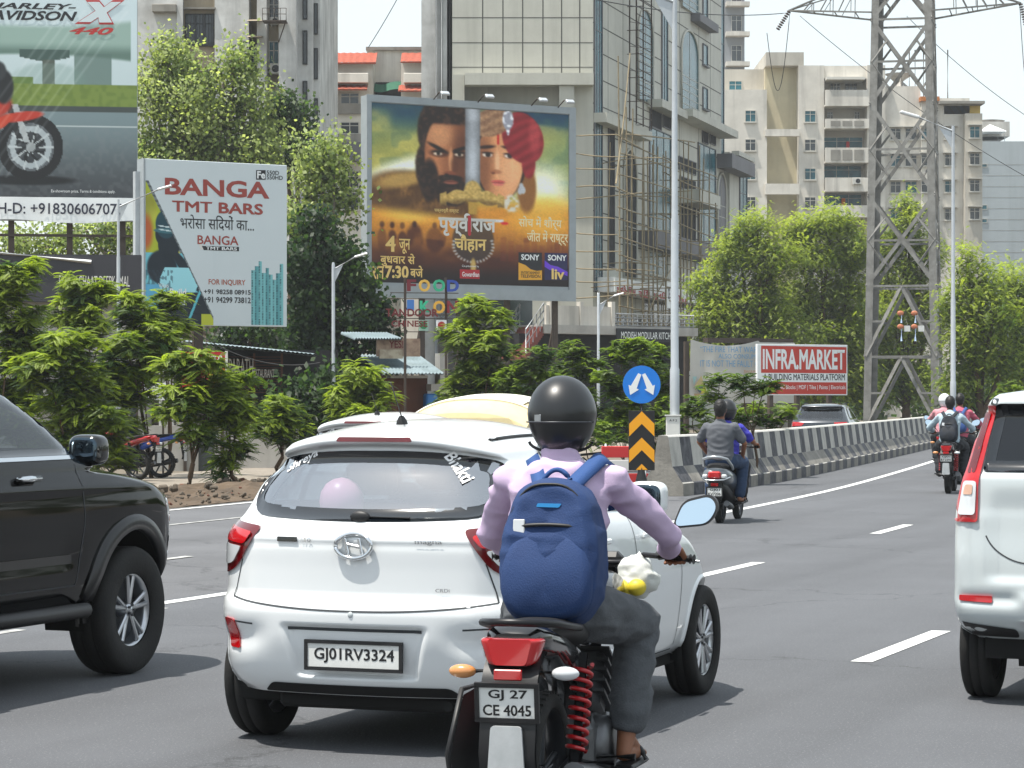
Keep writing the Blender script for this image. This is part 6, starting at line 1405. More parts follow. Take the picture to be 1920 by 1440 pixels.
for body, box, m, bd_ in (('4', (722, 442, 742, 472), M_GOLD, .03), ('जून', (748, 448, 769, 476), M_GOLD, .02), ('बुधवार से', (713, 475, 778, 500), M_GOLD, .02), ('रात', (698, 499, 720, 524), M_GOLD, .02), ('7:30', (722, 498, 766, 522), M_GOLD, .035), ('बजे', (769, 498, 793, 520), M_GOLD, .02),
                     ('चक्रवर्ती सम्राट', (814, 390, 860, 400), M_GOLD, .01), ('पृथ्वीराज', (822, 400, 930, 444), M_SIL, .028), ('चौहान', (852, 440, 912, 474), M_GOLD, .028), ('सोच में शौर्य', (972, 406, 1053, 432), M_GOLDL, .012), ('जीत में राष्ट्र', (988, 432, 1065, 460), M_GOLDL, .012)):
    ft(fc, ROOT, body, box, m, -.009, bd_)
fpoly(fc, ROOT, [(877, 404), (883, 404), (883, 440), (880, 443), (877, 440)], M_REDP, -.012)
fpoly(fc, ROOT, [(862, 505), (899, 506), (899, 523), (862, 522)], M_REDP, -.006); ft(fc, ROOT, 'Gowardhan', (865, 510, 897, 519), M_WP, -.064); ft(fc, ROOT, 'Co-presented by', (866, 497, 898, 502), M_WP, -.011, 0)
fpoly(fc, ROOT, [(972, 473), (1016, 474), (1016, 525), (972, 525)], M_DKP, -.006); fpoly(fc, ROOT, [(972, 492), (985, 497), (995, 505), (1006, 508), (1016, 507), (1016, 525), (972, 525)], mat('amber_print', '#e0a42c', .5), -.008)
ft(fc, ROOT, 'SONY', (977, 477, 1011, 488), M_WP, -.011, .03); ft(fc, ROOT, 'ENTERTAINMENT', (977, 509, 1012, 514), M_DKP, -.012); ft(fc, ROOT, 'TELEVISION', (976, 515, 1013, 521), M_DKP, -.012, .02)
fpoly(fc, ROOT, [(1021, 474), (1064, 475), (1064, 525), (1021, 525)], mat('navy_print', '#1b1a4c', .5), -.006); fpoly(fc, ROOT, [(1021, 488), (1032, 497), (1046, 500), (1064, 510), (1064, 518), (1044, 508), (1030, 506), (1021, 500)], mat('violet_print', '#6a3ad0', .5), -.008)
ft(fc, ROOT, 'SONY', (1027, 478, 1062, 489), M_WP, -.011, .03); ft(fc, ROOT, 'liv', (1034, 504, 1058, 524), M_GOLD, -.012, .03)
struts(ROOT, fc, (720, 800, 880, 960, 1050), 540)
for x in (812, 895, 995, 1045):
    mb = MB(); u = fc.u(x); z = fc.z(180, 690); mb.tube([(u, .2, z - .1), (u, -.5, z + .25), (u, -.9, z + .2)], .025, 0, 6); mb.obox((u, -.95, z + .16), (1, 0, 0), Vector((0, .8, .6)), Vector((0, -.6, .8)), .17, .10, .05, 1, .02); mb.build('floodlight', [M_STRUT, M_GALV], ROOT)

# ---- white board for reinforcing bars
fb = Face(270, 70, 30); ROOT = fb.thing('billboard', 'pale grey-blue billboard for steel bars with a dark helmeted worker at its left', 'billboard')
mb = MB(); u0, u1 = fb.u(272), fb.u(538); zt, zb = fb.z(297, 272), fb.z(609, 272); mb.box(u0, u1, 0, .22, zb, zt, 0, .01); mb.build('panel', M_BWHITE, ROOT)
mb = MB(); mb.box(u0 - .05, u0 - .001, -.02, .45, zb - 1.8, zt, 0); mb.build('frame', M_BFRAME, ROOT)
for x in (265, 300): mb = MB(); u = fb.u(x); mb.box(u - .07, u + .07, .25, .42, 0, fb.z(320, x), 0); mb.build('post', M_STRUT if x > 270 else M_GALV, ROOT)
mb = MB(); u = fb.u(380); mb.box(u - .12, u + .12, .25, .45, 0, zb, 0); mb.build('post', M_STRUT, ROOT)
def paint_worker(s, t):
    n1, n3 = noise2(s.shape, (8, 8), 11), noise2(s.shape, (40, 40), 12); c = np.zeros(s.shape + (3,)) + np.array([205, 214, 217.]); edge = .02 + 1.02 * t
    ins = (s < edge); c = over(c, ins * 1., (172, 184, 46)); c = over(c, ins * E_(s, t, .03, .18, .12, .09, .6), (150, 150, 44)); c = over(c, ins * sstep(.5, .75, n1), (196, 196, 70)); c = over(c, ins * E_(s, t, .0, .36, .1, .12, .8), (186, 90, 40))
    c = over(c, (np.abs(s - edge) < .022) * 1., (120, 128, 130)); c = over(c, (np.abs(s - edge) < .022) * (np.sin(t * 190) > .2) * .7, (66, 72, 76))
    teal, dk = (36, 118, 130), (22, 34, 44); c = over(c, (ins & (t > .50)) * 1., (112, 190, 204)); pass
    c = over(c, ins * np.maximum(E_(s, t, .33, .37, .19, .10, .1) * (t > .0), E_(s, t, .34, .44, .16, .11, .1)), dk); c = over(c, ins * E_(s, t, .3, .30, .155, .10, .12), (24, 66, 78)); c = over(c, ins * (E_(s, t, .32, .345, .20, .018, .2)), (58, 110, 120))
    for k in (.3, .325): c = over(c, ins * (np.abs(t - k - .06 * s) < .004) * E_(s, t, .33, .31, .15, .08, .2), (206, 222, 224))
    c = over(c, ins * np.maximum(E_(s, t, .24, .60, .22, .12, .2), E_(s, t, .62, .63, .3, .05, .2, 32)), dk)
    c = over(c, ins * ((t > .60) & (t < .80) & (np.abs(s - .5 + .4 * (t - .7)) < .3 - .5 * np.abs(t - .68))), (160, 222, 232)); c = over(c, ins * sstep(.55, .6, n3) * (t > .62) * (t < .82) * (s < .4) * .5, (40, 60, 74))
    c = over(c, ins * ((t > .77) & (s > .18)) * 1., dk); c = over(c, (ins & (np.abs(s - .92 + (t - .62) * .82) < .018) & (t > .6) & (t < .95)) * 1., (96, 190, 204)); c = over(c, ins * (t > .72) * (s < .2), (92, 170, 206)); c = over(c, (ins & (t > .92) & (s > .82)) * 1., (186, 192, 52)); return c
painted('printed_sheet', ROOT, fb, 273, 400, 338, 608, 110, 200, paint_worker, -.003)
def paint_towers(s, t):
    n = np.random.default_rng(5); c = np.zeros(s.shape + (3,)) + np.array([205, 214, 217.]); k = (s * 9).astype(int).clip(0, 8); top = np.array([.16, .1, .02, .2, .12, .22, .3, .2, .05])[k]; ins = t > top
    c = over(c, ins * 1., (120, 186, 190)); c = over(c, ins * (np.sin(s * 9 * 2 * math.pi) > .1) * (np.sin(t * 260 + k) > 0), (42, 76, 86)); c = over(c, ins * ((k % 3) == 1) * .35, (40, 110, 120)); return c
painted('printed_sheet', ROOT, fb, 471, 531, 487, 609, 60, 130, paint_towers, -.003)
M_BRED = mat('brick_red_print', '#983d33', .5); M_BORG = mat('rust_print', '#a8543a', .5)
for body, box, m, bd_ in (('BANGA', (309, 337, 505, 369), M_BRED, .03), ('TMT BARS', (322, 379, 493, 400), M_BRED, .028), ('भरोसा सिदयों का...', (338, 404, 476, 432), M_DKP, .006), ('BANGA', (370, 442, 447, 459), M_BRED, .015), ('FOR INQUIRY', (391, 524, 460, 536), M_BORG, .015), ('+91 98258 08915', (382, 543, 470, 552), M_DKP, .02), ('+91 94299 73812', (382, 557, 470, 568), M_DKP, .02), ('550D', (500, 320, 523, 328), M_DKP, .01), ('550HD', (500, 329, 530, 337), M_DKP, .01), ('Build', (318, 541, 349, 555), M_WP, .03), ('Vikas', (297, 531, 316, 539), M_WP, .0), ('tent!', (326, 562, 347, 572), M_WP, .03)):
    ft(fb, ROOT, body, box, m, -.008, bd_, .0)
fpoly(fb, ROOT, [(378, 461), (448, 463), (448, 471), (382, 469)], M_DKP, -.006); ft(fb, ROOT, 'TMT BARS', (386, 463, 444, 469), M_WP, -.009, .02); fpoly(fb, ROOT, [(368, 444), (374, 444), (382, 468), (376, 468)], M_SIL, -.006)
fpoly(fb, ROOT, [(480, 319), (498, 319), (498, 337), (480, 337)], M_DKP, -.006); ft(fb, ROOT, 'Fe', (482, 321, 497, 335), M_WP, -.009, .03)

# ---- motorcycle board at the far left
fh = Face(258, 80, 8); ROOT = fh.thing('billboard', 'tall motorcycle billboard with flyover scene at the left picture edge', 'billboard')
xl = -300; u0, u1 = fh.u(xl), fh.u(258); zt, zb = fh.z(-170, 258), fh.z(415, 258); mb = MB(); mb.box(u0, u1, 0, .3, zb, zt, 0); mb.build('panel', M_BFRAME, ROOT)
def paint_moto(s, t):
    x = xl + s * (258 - xl); y = -170 + t * (372 + 170); n1, n3 = noise2(s.shape, (5, 7), 21), noise2(s.shape, (80, 80), 22); c = np.zeros(s.shape + (3,)) + np.array([204, 220, 224.]); c = over(c, sstep(40, 160, y) * .5, (184, 200, 200))
    dk = sstep(36, 48, y + 14 * ((x - 60) / 200) ** 2) * sstep(98, 90, y - 12 * ((x - 60) / 200) ** 2) * (x < 246); c = over(c, dk, (150, 176, 166)); c = over(c, dk * sstep(70, 95, y), (96, 122, 112))
    c = over(c, ((x > 36) & (x < 130) & (y > 86) & (y < 110 - .2 * np.abs(x - 84))) * 1., (66, 88, 82)); c = over(c, (np.abs(x - 90) < 11) & (y > 106) & (y < 150), (84, 92, 82)); c = over(c, ((x > 138) & (x < 210) & (y > 92) & (y < 150)) * .8, (92, 116, 108))
    c = over(c, E_(x, y, 90, 145, 70, 34, .3) * (y < 150) * (y > 112) * .35, (120, 150, 140)); c = over(c, ((y > 150) & (y < 198)) * 1., (118, 138, 62)); c = over(c, ((y > 150) & (y < 198)) * sstep(.4, .8, n3) * .4, (86, 110, 44)); c = over(c, ((y > 138) & (y < 150) & (x < 60)) * 1., (98, 124, 62))
    c = over(c, ((y >= 193) & (y < 204)) * 1., (64, 72, 70)); c = over(c, (y >= 203) * 1., (120, 138, 142)); c = over(c, sstep(204, 372, y), (62, 66, 70)); c = over(c, sstep(.4, .8, n3) * (y > 230) * .2, (130, 134, 136)); c = over(c, ((np.abs(y - 231) < 1.6)) * 1., (190, 200, 200))
    sh = E_(x, y, 50, 334, 90, 9, .5); c = over(c, sh, (26, 28, 30))
    for cx, cy, rr in ((56, 271, 63), (-170, 271, 63)):
        d = np.hypot((x - cx) / .98, y - cy); c = over(c, (d < rr) * 1., (22, 23, 25)); c = over(c, (d < rr * .72) * 1., (92, 98, 102)); c = over(c, (d < rr * .64) * (d > rr * .47), (168, 178, 182)); c = over(c, (d < rr * .47), (52, 56, 60)); an = np.arctan2(y - cy, x - cx)
        c = over(c, (d < rr * .7) * (np.cos(an * 10) > .86), (188, 196, 198)); c = over(c, (d < rr * .44) * (np.sin(an * 8 + d * .2) > .5), (26, 28, 30)); c = over(c, (d < 9), (150, 156, 158))
    c = over(c, ((np.abs((x - 34) - (y - 215) * .32) < 5.5) & (y > 190) & (y < 262)) * 1., (172, 178, 180)); c = over(c, ((np.abs((x - 22) - (y - 215) * .30) < 5) & (y > 186) & (y < 256)) * 1., (34, 36, 38)); c = over(c, E_(x, y, 36, 214, 44, 9, .3, -8), (186, 54, 36)); c = over(c, E_(x, y, -2, 228, 30, 9, .3, -36), (200, 66, 40)); c = over(c, E_(x, y, -50, 190, 70, 34, .2), (176, 52, 36)); c = over(c, E_(x, y, -60, 250, 60, 40, .2), (40, 42, 44)); c = over(c, E_(x, y, 6, 158, 18, 32, .3), (30, 32, 34)); c = over(c, E_(x, y, -4, 128, 14, 18, .4), (50, 54, 56))
    for k in range(7): c = over(c, sstep(5, 0, np.abs((x - 232 + 20 * k) + (y - 20) * .72)) * (y > 10) * (y < 330) * .16, (246, 250, 250))
    return c
painted('printed_sheet', ROOT, fh, xl, 257, -170, 372, 260, 250, paint_moto, -.003)
mb = MB(); nu = 40; P = [[(u0 + (u1 + .05 - u0) * i / nu, -.03 - .02 * math.sin(i * .9), z + .05 * math.sin(i * .35) * (k == 1)) for i in range(nu + 1)] for k, z in enumerate((fh.z(371, 200), fh.z(416, 200)))]; mb.grid(P, 0, True); mb.build('lower_banner', M_WP, ROOT)
for body, box, m, bd_, sh_ in (('HARLEY-', (-28, 8, 143, 18), M_DKP, .03, .3), ('DAVIDSON', (-44, 20, 145, 38), M_DKP, .03, .3)):
    ft(fh, ROOT, body, (box[0], box[1] - (2 if 'H' in body[:1] else 0), box[2], box[3] - (1 if 'H' in body[:1] else 0)), m, -.02, bd_, sh_)
for q in ([(140, 45), (178, 20), (160, 0), (186, 0), (196, 12), (212, 0), (234, 0), (202, 24), (214, 46), (186, 46), (184, 34), (168, 45)],): fpoly(fh, ROOT, q, mat('logo_red_print', '#b8302c', .5), -.018); cx_, cy_ = 187, 23; fpoly(fh, ROOT, [(cx_ + (x - cx_) * .86, cy_ + (y - cy_) * .84) for x, y in q], mat('pale_print', '#cdd9dc', .5), -.023)
ft(fh, ROOT, '440', (130, 51, 213, 65), MATS['logo_red_print'], -.02, .03, .35); ft(fh, ROOT, 'Ex-showroom price. Terms & conditions apply.', (96, 356, 216, 363), M_WP, -.02, .0); ft(fh, ROOT, 'H-D: +918306067070', (-4, 381, 232, 402), mat('navy_letter', '#23263a', .5), -.065, .012)
struts(ROOT, fh, (-250, -120, 20, 130, 230), 400)
for x, y in ((118, 440), (20, 478)): mb = MB(); mb.box(fh.u(-60), fh.u(250), .2, .28, fh.z(y + 3, 100), fh.z(y - 2, 100), 0); mb.build('cross_rail', M_STRUT, ROOT)

# ---- red board and torn white banner beyond the median
fi = Face(1420, 108, 28); ROOT = fi.thing('billboard', 'red and white building materials billboard left of the steel pylon', 'billboard')
mb = MB(); u0, u1 = fi.u(1420), fi.u(1589); zt, zb = fi.z(645, 1420), fi.z(741, 1420); mb.box(u0, u1, 0, .14, zb, zt, 0, .008); mb.build('panel', M_WP, ROOT)
M_SRED = mat('sign_red_print', '#c2392b', .5, noise=(1.2, .15)); fpoly(fi, ROOT, [(1427, 648), (1587, 651), (1587, 700), (1427, 699)], M_SRED, -.004); fpoly(fi, ROOT, [(1421, 716), (1587, 717), (1587, 739), (1421, 739)], M_SRED, -.004)
ft(fi, ROOT, 'INFRA.MARKET', (1430, 655, 1584, 693), M_WP, -.008, .03); ft(fi, ROOT, 'A BUILDING MATERIALS PLATFORM', (1431, 701, 1584, 713), M_DKP, -.008, .014); ft(fi, ROOT, 'Concrete | AAC Blocks | MDF | Tiles | Paints | Electricals', (1424, 722, 1585, 732), M_WP, -.008, .004)
struts(ROOT, fi, (1450, 1500, 1560), 735, .14)
fq = Face(1293, 112, 28); ROOT = fq.thing('banner', 'torn white cloth banner with blue quotation left of the red board', 'banner'); mb = MB(); nu, nv = 60, 20; P = np.zeros((nu, nv, 3)); u0, u1 = fq.u(1295), fq.u(1490); zt, zb = fq.z(636, 1295), fq.z(756, 1295)
for i in range(nu):
    for j in range(nv): a, b = i / (nu - 1), j / (nv - 1); P[i, j] = (u0 + (u1 - u0) * a, .05 * math.sin(a * 9 + b * 3) + .03 * math.sin(a * 23), zt + (zb - zt) * b - (.26 * math.sin(min(1, a * 1.5) * math.pi) * (1 - b) if a < .66 else .1 * (1 - b)))
mb.grid(P, 0); mb.build('cloth', mat('dirty_white_cloth', '#c4c3bd', .85, noise=(.8, .35), col2='#98958c'), ROOT)
M_QB = mat('faded_blue_print', '#6f9cc0', .6)
for body, box in (('“THE FIRE THAT WARMS US CAN', (1310, 650, 1470, 661)), ('ALSO CONSUME US;', (1344, 664, 1436, 674)), ('IT IS NOT THE FAULT OF THE FIRE”', (1310, 676, 1472, 688))): ft(fq, ROOT, body, box, M_QB, -.13, .006)
ft(fq, ROOT, 'SWAMI VIVEKANANDA', (1392, 694, 1470, 700), mat('faded_orange_print', '#b98a66', .6), -.13)
for pts, col in (([(1299, 724), (1312, 704), (1318, 722)], '#b9a878'), ([(1299, 724), (1318, 722), (1310, 738)], '#4a5a68'), ([(1318, 722), (1324, 738), (1310, 738)], '#b8a640'), ([(1298, 738), (1310, 738), (1304, 754)], '#a98f66'), ([(1296, 706), (1304, 706), (1298, 722)], '#8fb3b3')): fpoly(fq, ROOT, pts, mat('banner_' + col[1:], col, .6), -.13)
for x in (1292, 1400, 1488): mb = MB(); u = fq.u(x); mb.box(u - .1, u + .1, .15, .3, 0, fq.z(640, x), 0); mb.build('post', M_STRUT, ROOT)
mb = MB(); mb.box(fq.u(1330), fq.u(1490), .1, .5, fq.z(643, 1400), fq.z(634, 1400), 0); mb.build('top_rail', M_STRUT, ROOT)

# ---- food court letters on a pole frame
ff = Face(730, 76, 10); ROOT = ff.thing('shop_sign', 'tall pole sign of big coloured letters above the small tin-roofed food stall', 'shop sign')
for ch, x0, x1, y0, y1, col in (('F', 763, 780, 524, 546, '#6d1622'), ('O', 785, 806, 524, 547, '#d8ac4a'), ('O', 812, 834, 524, 547, '#2fa57d'), ('D', 838, 860, 525, 547, '#2c479b'), ('I', 763, 776, 562, 582, '#3f74b8'), ('K', 787, 806, 564, 586, '#33b389'), ('O', 812, 834, 564, 588, '#d8a53c'), ('N', 838, 858, 564, 587, '#7a1c26')):
    xc = (x0 + x1) / 2; V, Fs = text_pts(ch, .035); mn, mx = V.min(0), V.max(0); Q = (V - mn) / (mx - mn) * [ff.u(x1) - ff.u(x0), ff.z(y0, xc) - ff.z(y1, xc)] + [ff.u(x0), ff.z(y1, xc)]
    mb = MB(); mb.add([(a, -.06, b) for a, b in Q], Fs, 0); mb.add([(a, .02, b) for a, b in Q], Fs, 0); ed = {}
    for f in Fs:
        for i in range(len(f)): e = tuple(sorted((f[i], f[(i + 1) % len(f)]))); ed[e] = ed.get(e, 0) + 1
    for (a, b), n_ in ed.items():
        if n_ == 1: mb.add([(Q[a][0], -.06, Q[a][1]), (Q[b][0], -.06, Q[b][1]), (Q[b][0], .02, Q[b][1]), (Q[a][0], .02, Q[a][1])], [(0, 1, 2, 3)], 0)
    mb.build('letter', mat('letter_' + col[1:], col, .45), ROOT)
M_DRED = mat('dark_red_letters', '#6a1a1c', .5); ft(ff, ROOT, 'TANDOOR', (722, 579, 821, 594), M_DRED, -.09, .03); ft(ff, ROOT, 'CHINESE', (733, 601, 801, 613), M_DRED, -.09, .03)
for x0, x1, m, dot in ((785, 803, mat('pale_green_plate', '#9fc4b2', .5), '#2f8f5a'), (818, 837, M_WP, '#9c1b22')):
    mb = MB(); mb.box(ff.u(x0), ff.u(x1), -.03, 0, ff.z(620, x0), ff.z(600, x0), 0); q = mb.build('food_mark_plate', m, ROOT); mb = MB(); r_ = .1; mb.lathe([(.001, 0), (.11, 0), (.11, .01)], ((ff.u(x0) + ff.u(x1)) / 2, -.045, (ff.z(620, x0) + ff.z(600, x0)) / 2), (0, 1, 0), 0, 20, False); mb.build('dot', mat('dot_' + dot[1:], dot, .5), q)
for x in (760, 837): mb = MB(); u = ff.u(x); mb.box(u - .035, u + .035, .02, .09, 0, ff.z(520, x), 0); mb.build('post', M_STRUT, ROOT)
for y in (549, 560, 590, 597, 622): mb = MB(); mb.box(ff.u(732), ff.u(860), .022, .06, ff.z(y + 1, 800), ff.z(y - .5, 800), 0); mb.build('rail', M_STRUT, ROOT)
# ------------------------------------------------------------------ buildings (all pixel rows and columns below are read on the photograph and turned into real places on upright walls)
M_WALLA = mat('stained_white_wall', '#cdcdca', .9, noise=(.5, .6), streak=(1.1, .75), bump=(6, .3), col2='#6f6d69'); M_WALLA2 = mat('stained_beige_wall', '#a39680', .9, noise=(.6, .5), streak=(1.4, .5), col2='#75695a')
M_CREAM = mat('cream_wall', '#bdb8ad', .9, noise=(.35, .4), streak=(.8, .4), col2='#8c8374'); M_CREAM2 = mat('pale_cream_wall', '#d8d3c9', .9, noise=(.4, .45), streak=(.9, .75), col2='#9a948a'); M_SHAFT = mat('ochre_wall', '#c8bd9f', .9, noise=(.3, .4), streak=(.6, .4))
M_PANELC = mat('grey_cladding_panel', '#bcbbb0', .6, noise=(.5, .25), streak=(1.2, .3), col2='#8a887e'); M_PANELD = mat('dark_cladding_panel', '#67666a', .6, noise=(.6, .3), streak=(1., .3)); M_JOINT = mat('panel_joint', '#4c4b47', .9)
M_PANE = mat('dark_window_pane', '#1a2126', .08, spec=.6, noise=(.6, .5), col2='#3a454b'); M_PANEB = mat('blue_green_glazing', '#2f6a76', .22, spec=.35, noise=(.7, .9), col2='#12303a', bump=(1.5, .25)); M_FRM = mat('window_frame', '#b7b4ab', .6); M_FRMD = mat('dark_grille', '#1c1d1f', .6)
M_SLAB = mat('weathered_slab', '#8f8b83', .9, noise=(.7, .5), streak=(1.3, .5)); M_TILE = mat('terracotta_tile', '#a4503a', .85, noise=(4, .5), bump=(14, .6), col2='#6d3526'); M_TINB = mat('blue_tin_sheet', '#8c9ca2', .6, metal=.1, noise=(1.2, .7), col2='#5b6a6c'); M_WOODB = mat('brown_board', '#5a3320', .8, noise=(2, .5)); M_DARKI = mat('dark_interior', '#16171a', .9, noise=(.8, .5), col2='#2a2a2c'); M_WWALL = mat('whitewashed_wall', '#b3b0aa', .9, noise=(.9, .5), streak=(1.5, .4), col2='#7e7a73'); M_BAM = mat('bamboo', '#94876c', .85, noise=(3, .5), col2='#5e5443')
M_AC = mat('air_conditioner_white', '#c4c2ba', .5, noise=(3, .3))
def part(f, root, name, m, rects, c=0.):
    mb = MB(); [f.box(mb, *r, 0, c) for r in rects]; return mb.build(name, m, root)
def win(f, root, xa, ya, xb, yb, v=0., n=2, pane=None, fr=None, sill=True, hood=False, t=.05, bars=0):
    """window: frame with mullions, a pane as its sub-part; stands on the wall plane v"""
    xc = (xa + xb) / 2; u0, u1, z1, z0 = f.u(xa), f.u(xb), f.z(ya, xc), f.z(yb, xc); mb = MB(); k = t
    for a, b, c, d in ((u0 - k, u1 + k, z1, z1 + k), (u0 - k, u1 + k, z0 - k, z0), (u0 - k, u0, z0, z1), (u1, u1 + k, z0, z1)): mb.box(a, b, v - .09, v - .003, c, d, 0)
    for i in range(1, n): u = u0 + (u1 - u0) * i / n; mb.box(u - .025, u + .025, v - .06, v - .035, z0, z1, 0)
    if n > 1: mb.box(u0, u1, v - .058, v - .037, z0 + (z1 - z0) * .68, z0 + (z1 - z0) * .68 + .04, 0)
    for i in range(bars): u = u0 + (u1 - u0) * (i + .5) / bars; mb.box(u - .012, u + .012, v - .10, v - .092, z0, z1, 0)
    if sill: mb.box(u0 - .12, u1 + .12, v - .2, v - .002, z0 - k - .08, z0 - k, 0)
    if hood: mb.box(u0 - .2, u1 + .2, v - .55, v - .002, z1 + k + .05, z1 + k + .13, 0)
    w_ = mb.build('window', fr or M_FRM, root); mb = MB(); mb.box(u0, u1, v - .034, v - .004, z0, z1, 0); mb.build('pane', pane or M_PANE, w_); return w_
def ac_unit(f, root, xa, ya, xb, yb, v=0.):
    xc = (xa + xb) / 2; u0, u1, z1, z0 = f.u(xa), f.u(xb), f.z(ya, xc), f.z(yb, xc); mb = MB(); mb.box(u0, u1, v - .38, v - .06, z0, z1, 0, .02); mb.bar((u0 + .05, v, z0 - .03), (u0 + .05, v - .4, z0 - .03), .04, .04, 0); q = mb.build('air_conditioner', M_AC, root)
    mb = MB(); r_ = (z1 - z0) * .36; mb.lathe([(.001, .0), (r_ * .2, -.01), (r_, -.004), (r_, .0)], ((u0 + u1) / 2 + (u1 - u0) * .12, v - .385, (z0 + z1) / 2), (0, 1, 0), 0, 20, False); mb.build('fan_grille', M_FRMD, q)
def arch(f, root, xa, ya, xb, yb, v, m, fr=None, name='arched_window', rows=6):
    xc = (xa + xb) / 2; u0, u1, z1, z0 = f.u(xa), f.u(xb), f.z(ya, xc), f.z(yb, xc); r = (u1 - u0) / 2; P = [(u0, z0), (u1, z0)] + [((u0 + u1) / 2 + r * math.cos(t), z1 - min(r, (z1 - z0) * .3) * (1 - math.sin(t))) for t in np.linspace(0, math.pi, 14)]
    mb = MB(); mb.prism(P, lambda a, b, t: (a, t, b), v - .03, v - .005, 0); w_ = mb.build(name, m, root); mb = MB(); n = len(P)
    O = [Vector((a, v - .07, b)) for a, b in P]; mb.tube(O, .07, 0, 6, closed=True)
    for i in range(1, rows): z = z0 + (z1 - r - z0) * i / rows; mb.box(u0, u1, v - .045, v - .031, z - .02, z + .02, 0)
    mb.box((u0 + u1) / 2 - .02, (u0 + u1) / 2 + .02, v - .047, v - .032, z0, z1 - .05, 0); mb.build('frame', fr or M_PANELC, w_)

# ---- weathered apartment block at upper left
A = Face(262, 122, 0); ROOT = A.thing('apartment_block', 'weathered grey-white apartment block with rain stains rising behind the leafy tree at left', 'building'); G = 816; T = -170
part(A, ROOT, 'wall', M_WALLA, [(180, T, 336, G, 0, 12), (402, T, 466, G, .1, 12), (482, T, 500, G, -.1, 12), (524, T, 556, G, -.4, 12), (556, T, 584, G, .8, 14), (584, T, 596, G, 1.4, 14)])
part(A, ROOT, 'bay_wall', M_WALLA2, [(343, T, 402, G, .35, 12), (466, T, 482, G, 1.2, 12), (500, T, 524, G, 1.0, 12)]); part(A, ROOT, 'pilaster', M_WALLA, [(333, T, 344, G, -.25, 0)])
part(A, ROOT, 'ledge', M_SLAB, [(287, 10, 333, 25, -.5, -.003)], .03); part(A, ROOT, 'ledge', M_SLAB, [(343, 14, 404, 17, -.1, .347)]); part(A, ROOT, 'ledge', M_SLAB, [(343, 130, 404, 134, -.1, .347)])
win(A, ROOT, 348, 26, 398, 80, .35, 3, M_PANE, M_FRMD, bars=9); win(A, ROOT, 348, 140, 398, 182, .35, 3, M_PANE, M_FRMD, bars=9); win(A, ROOT, 348, 250, 398, 300, .35, 3, M_PANE, M_FRMD)
win(A, ROOT, 502, 74, 518, 126, 1.0, 2, M_PANEB); win(A, ROOT, 502, 176, 518, 215, 1.0, 2, M_PANE); win(A, ROOT, 502, -8, 518, 30, 1.0, 2, M_PANE)
for y in (76, 150, 230): win(A, ROOT, 467, y, 481, y + 42, 1.2, 1, M_PANE, M_FRMD, bars=4)
for y in (40, 70): mb = MB(); u0, u1, z = A.u(466), A.u(494), A.z(y, 480); mb.add([(u0, .9, z + .25), (u1, .9, z + .25), (u1, -.9, z - .1), (u0, -.9, z - .1)], [(0, 1, 2, 3)], 0); mb.add([(u0, .9, z + .21), (u1, .9, z + .21), (u1, -.9, z - .14), (u0, -.9, z - .14)], [(0, 1, 2, 3)], 0); mb.build('awning', M_WALLA2, ROOT)
for y in (10, 95, 190, 290): win(A, ROOT, 567, y - 40, 572, y + 20, .8, 1, M_PANE, M_FRMD, False); win(A, ROOT, 586, y - 10, 590, y + 45, 1.4, 1, M_PANE, M_FRMD, False)
ac_unit(A, ROOT, 504, 28, 519, 42, 1.0); ac_unit(A, ROOT, 503, 116, 522, 136, .9)
mb = MB(); z = A.z(45, 515); u0, u1 = A.u(497), A.u(541); mb.box(u0, u1, -1.3, -.41, z - .05, z, 0)
for u in np.linspace(u0, u1, 5): mb.tube([(u, -1.28, z), (u, -1.28, z + .55)], .02, 0, 5)
for k in (.28, .55): mb.tube([(u0, -1.28, z + k), (u1, -1.28, z + k)], .018, 0, 5)
mb.tube([(u1, -1.28, z), (A.u(524), -.42, z - .9)], .03, 0, 5); mb.build('service_balcony', M_STRUT, ROOT)

# ---- houses with terracotta roofs behind
B = Face(594, 172, 0); ROOT = B.thing('apartment_house', 'cream apartment house with terracotta tiled roofs behind the poster billboard', 'building'); G = 795
part(B, ROOT, 'wall', M_CREAM2, [(560, 118, 700, G, 0, 9), (700, 84, 800, 150, 1.5, 10), (752, 118, 800, G, 0, 9), (700, 150, 752, G, 2.2, 9)]); part(B, ROOT, 'ledge', M_SLAB, [(684, 83, 800, 89, 1.2, 10)]); part(B, ROOT, 'balcony', M_CREAM2, [(560, 140, 692, 158, -.9, -.003), (758, 140, 800, 158, -.9, -.003)], .03)
part(B, ROOT, 'band', M_SLAB, [(560, 195, 690, 214, -.3, -.003), (560, 252, 690, 268, -.5, -.003)]); part(B, ROOT, 'dark_canopy', mat('dark_grey_sheet', '#4a4b50', .8), [(560, 270, 692, 305, -1.2, -.51)])
for x0, x1, y0, y1, v0, v1 in ((560, 706, 95, 121, -.9, 1.2), (752, 812, 95, 119, -.9, 1.2), (560, 690, 160, 171, -1.2, 0), (748, 812, 160, 174, -1.2, 0)):
    mb = MB(); u0, u1, za, zb = B.u(x0), B.u(x1), B.z(y0, (x0 + x1) / 2), B.z(y1, (x0 + x1) / 2); n = max(4, int((u1 - u0) / .22)); P = [[(u0 + (u1 - u0) * i / n, v, z + (.04 if i % 2 else 0)) for i in range(n + 1)] for v, z in ((v1, za), ((v0 + v1) / 2, (za + zb) / 2), (v0, zb))]; mb.grid(P, 0, False); mb.add([P[2][0], P[2][-1], (u1, v0 + .05, zb - .08), (u0, v0 + .05, zb - .08)], [(0, 1, 2, 3)], 0); mb.build('tiled_roof', M_TILE, ROOT)
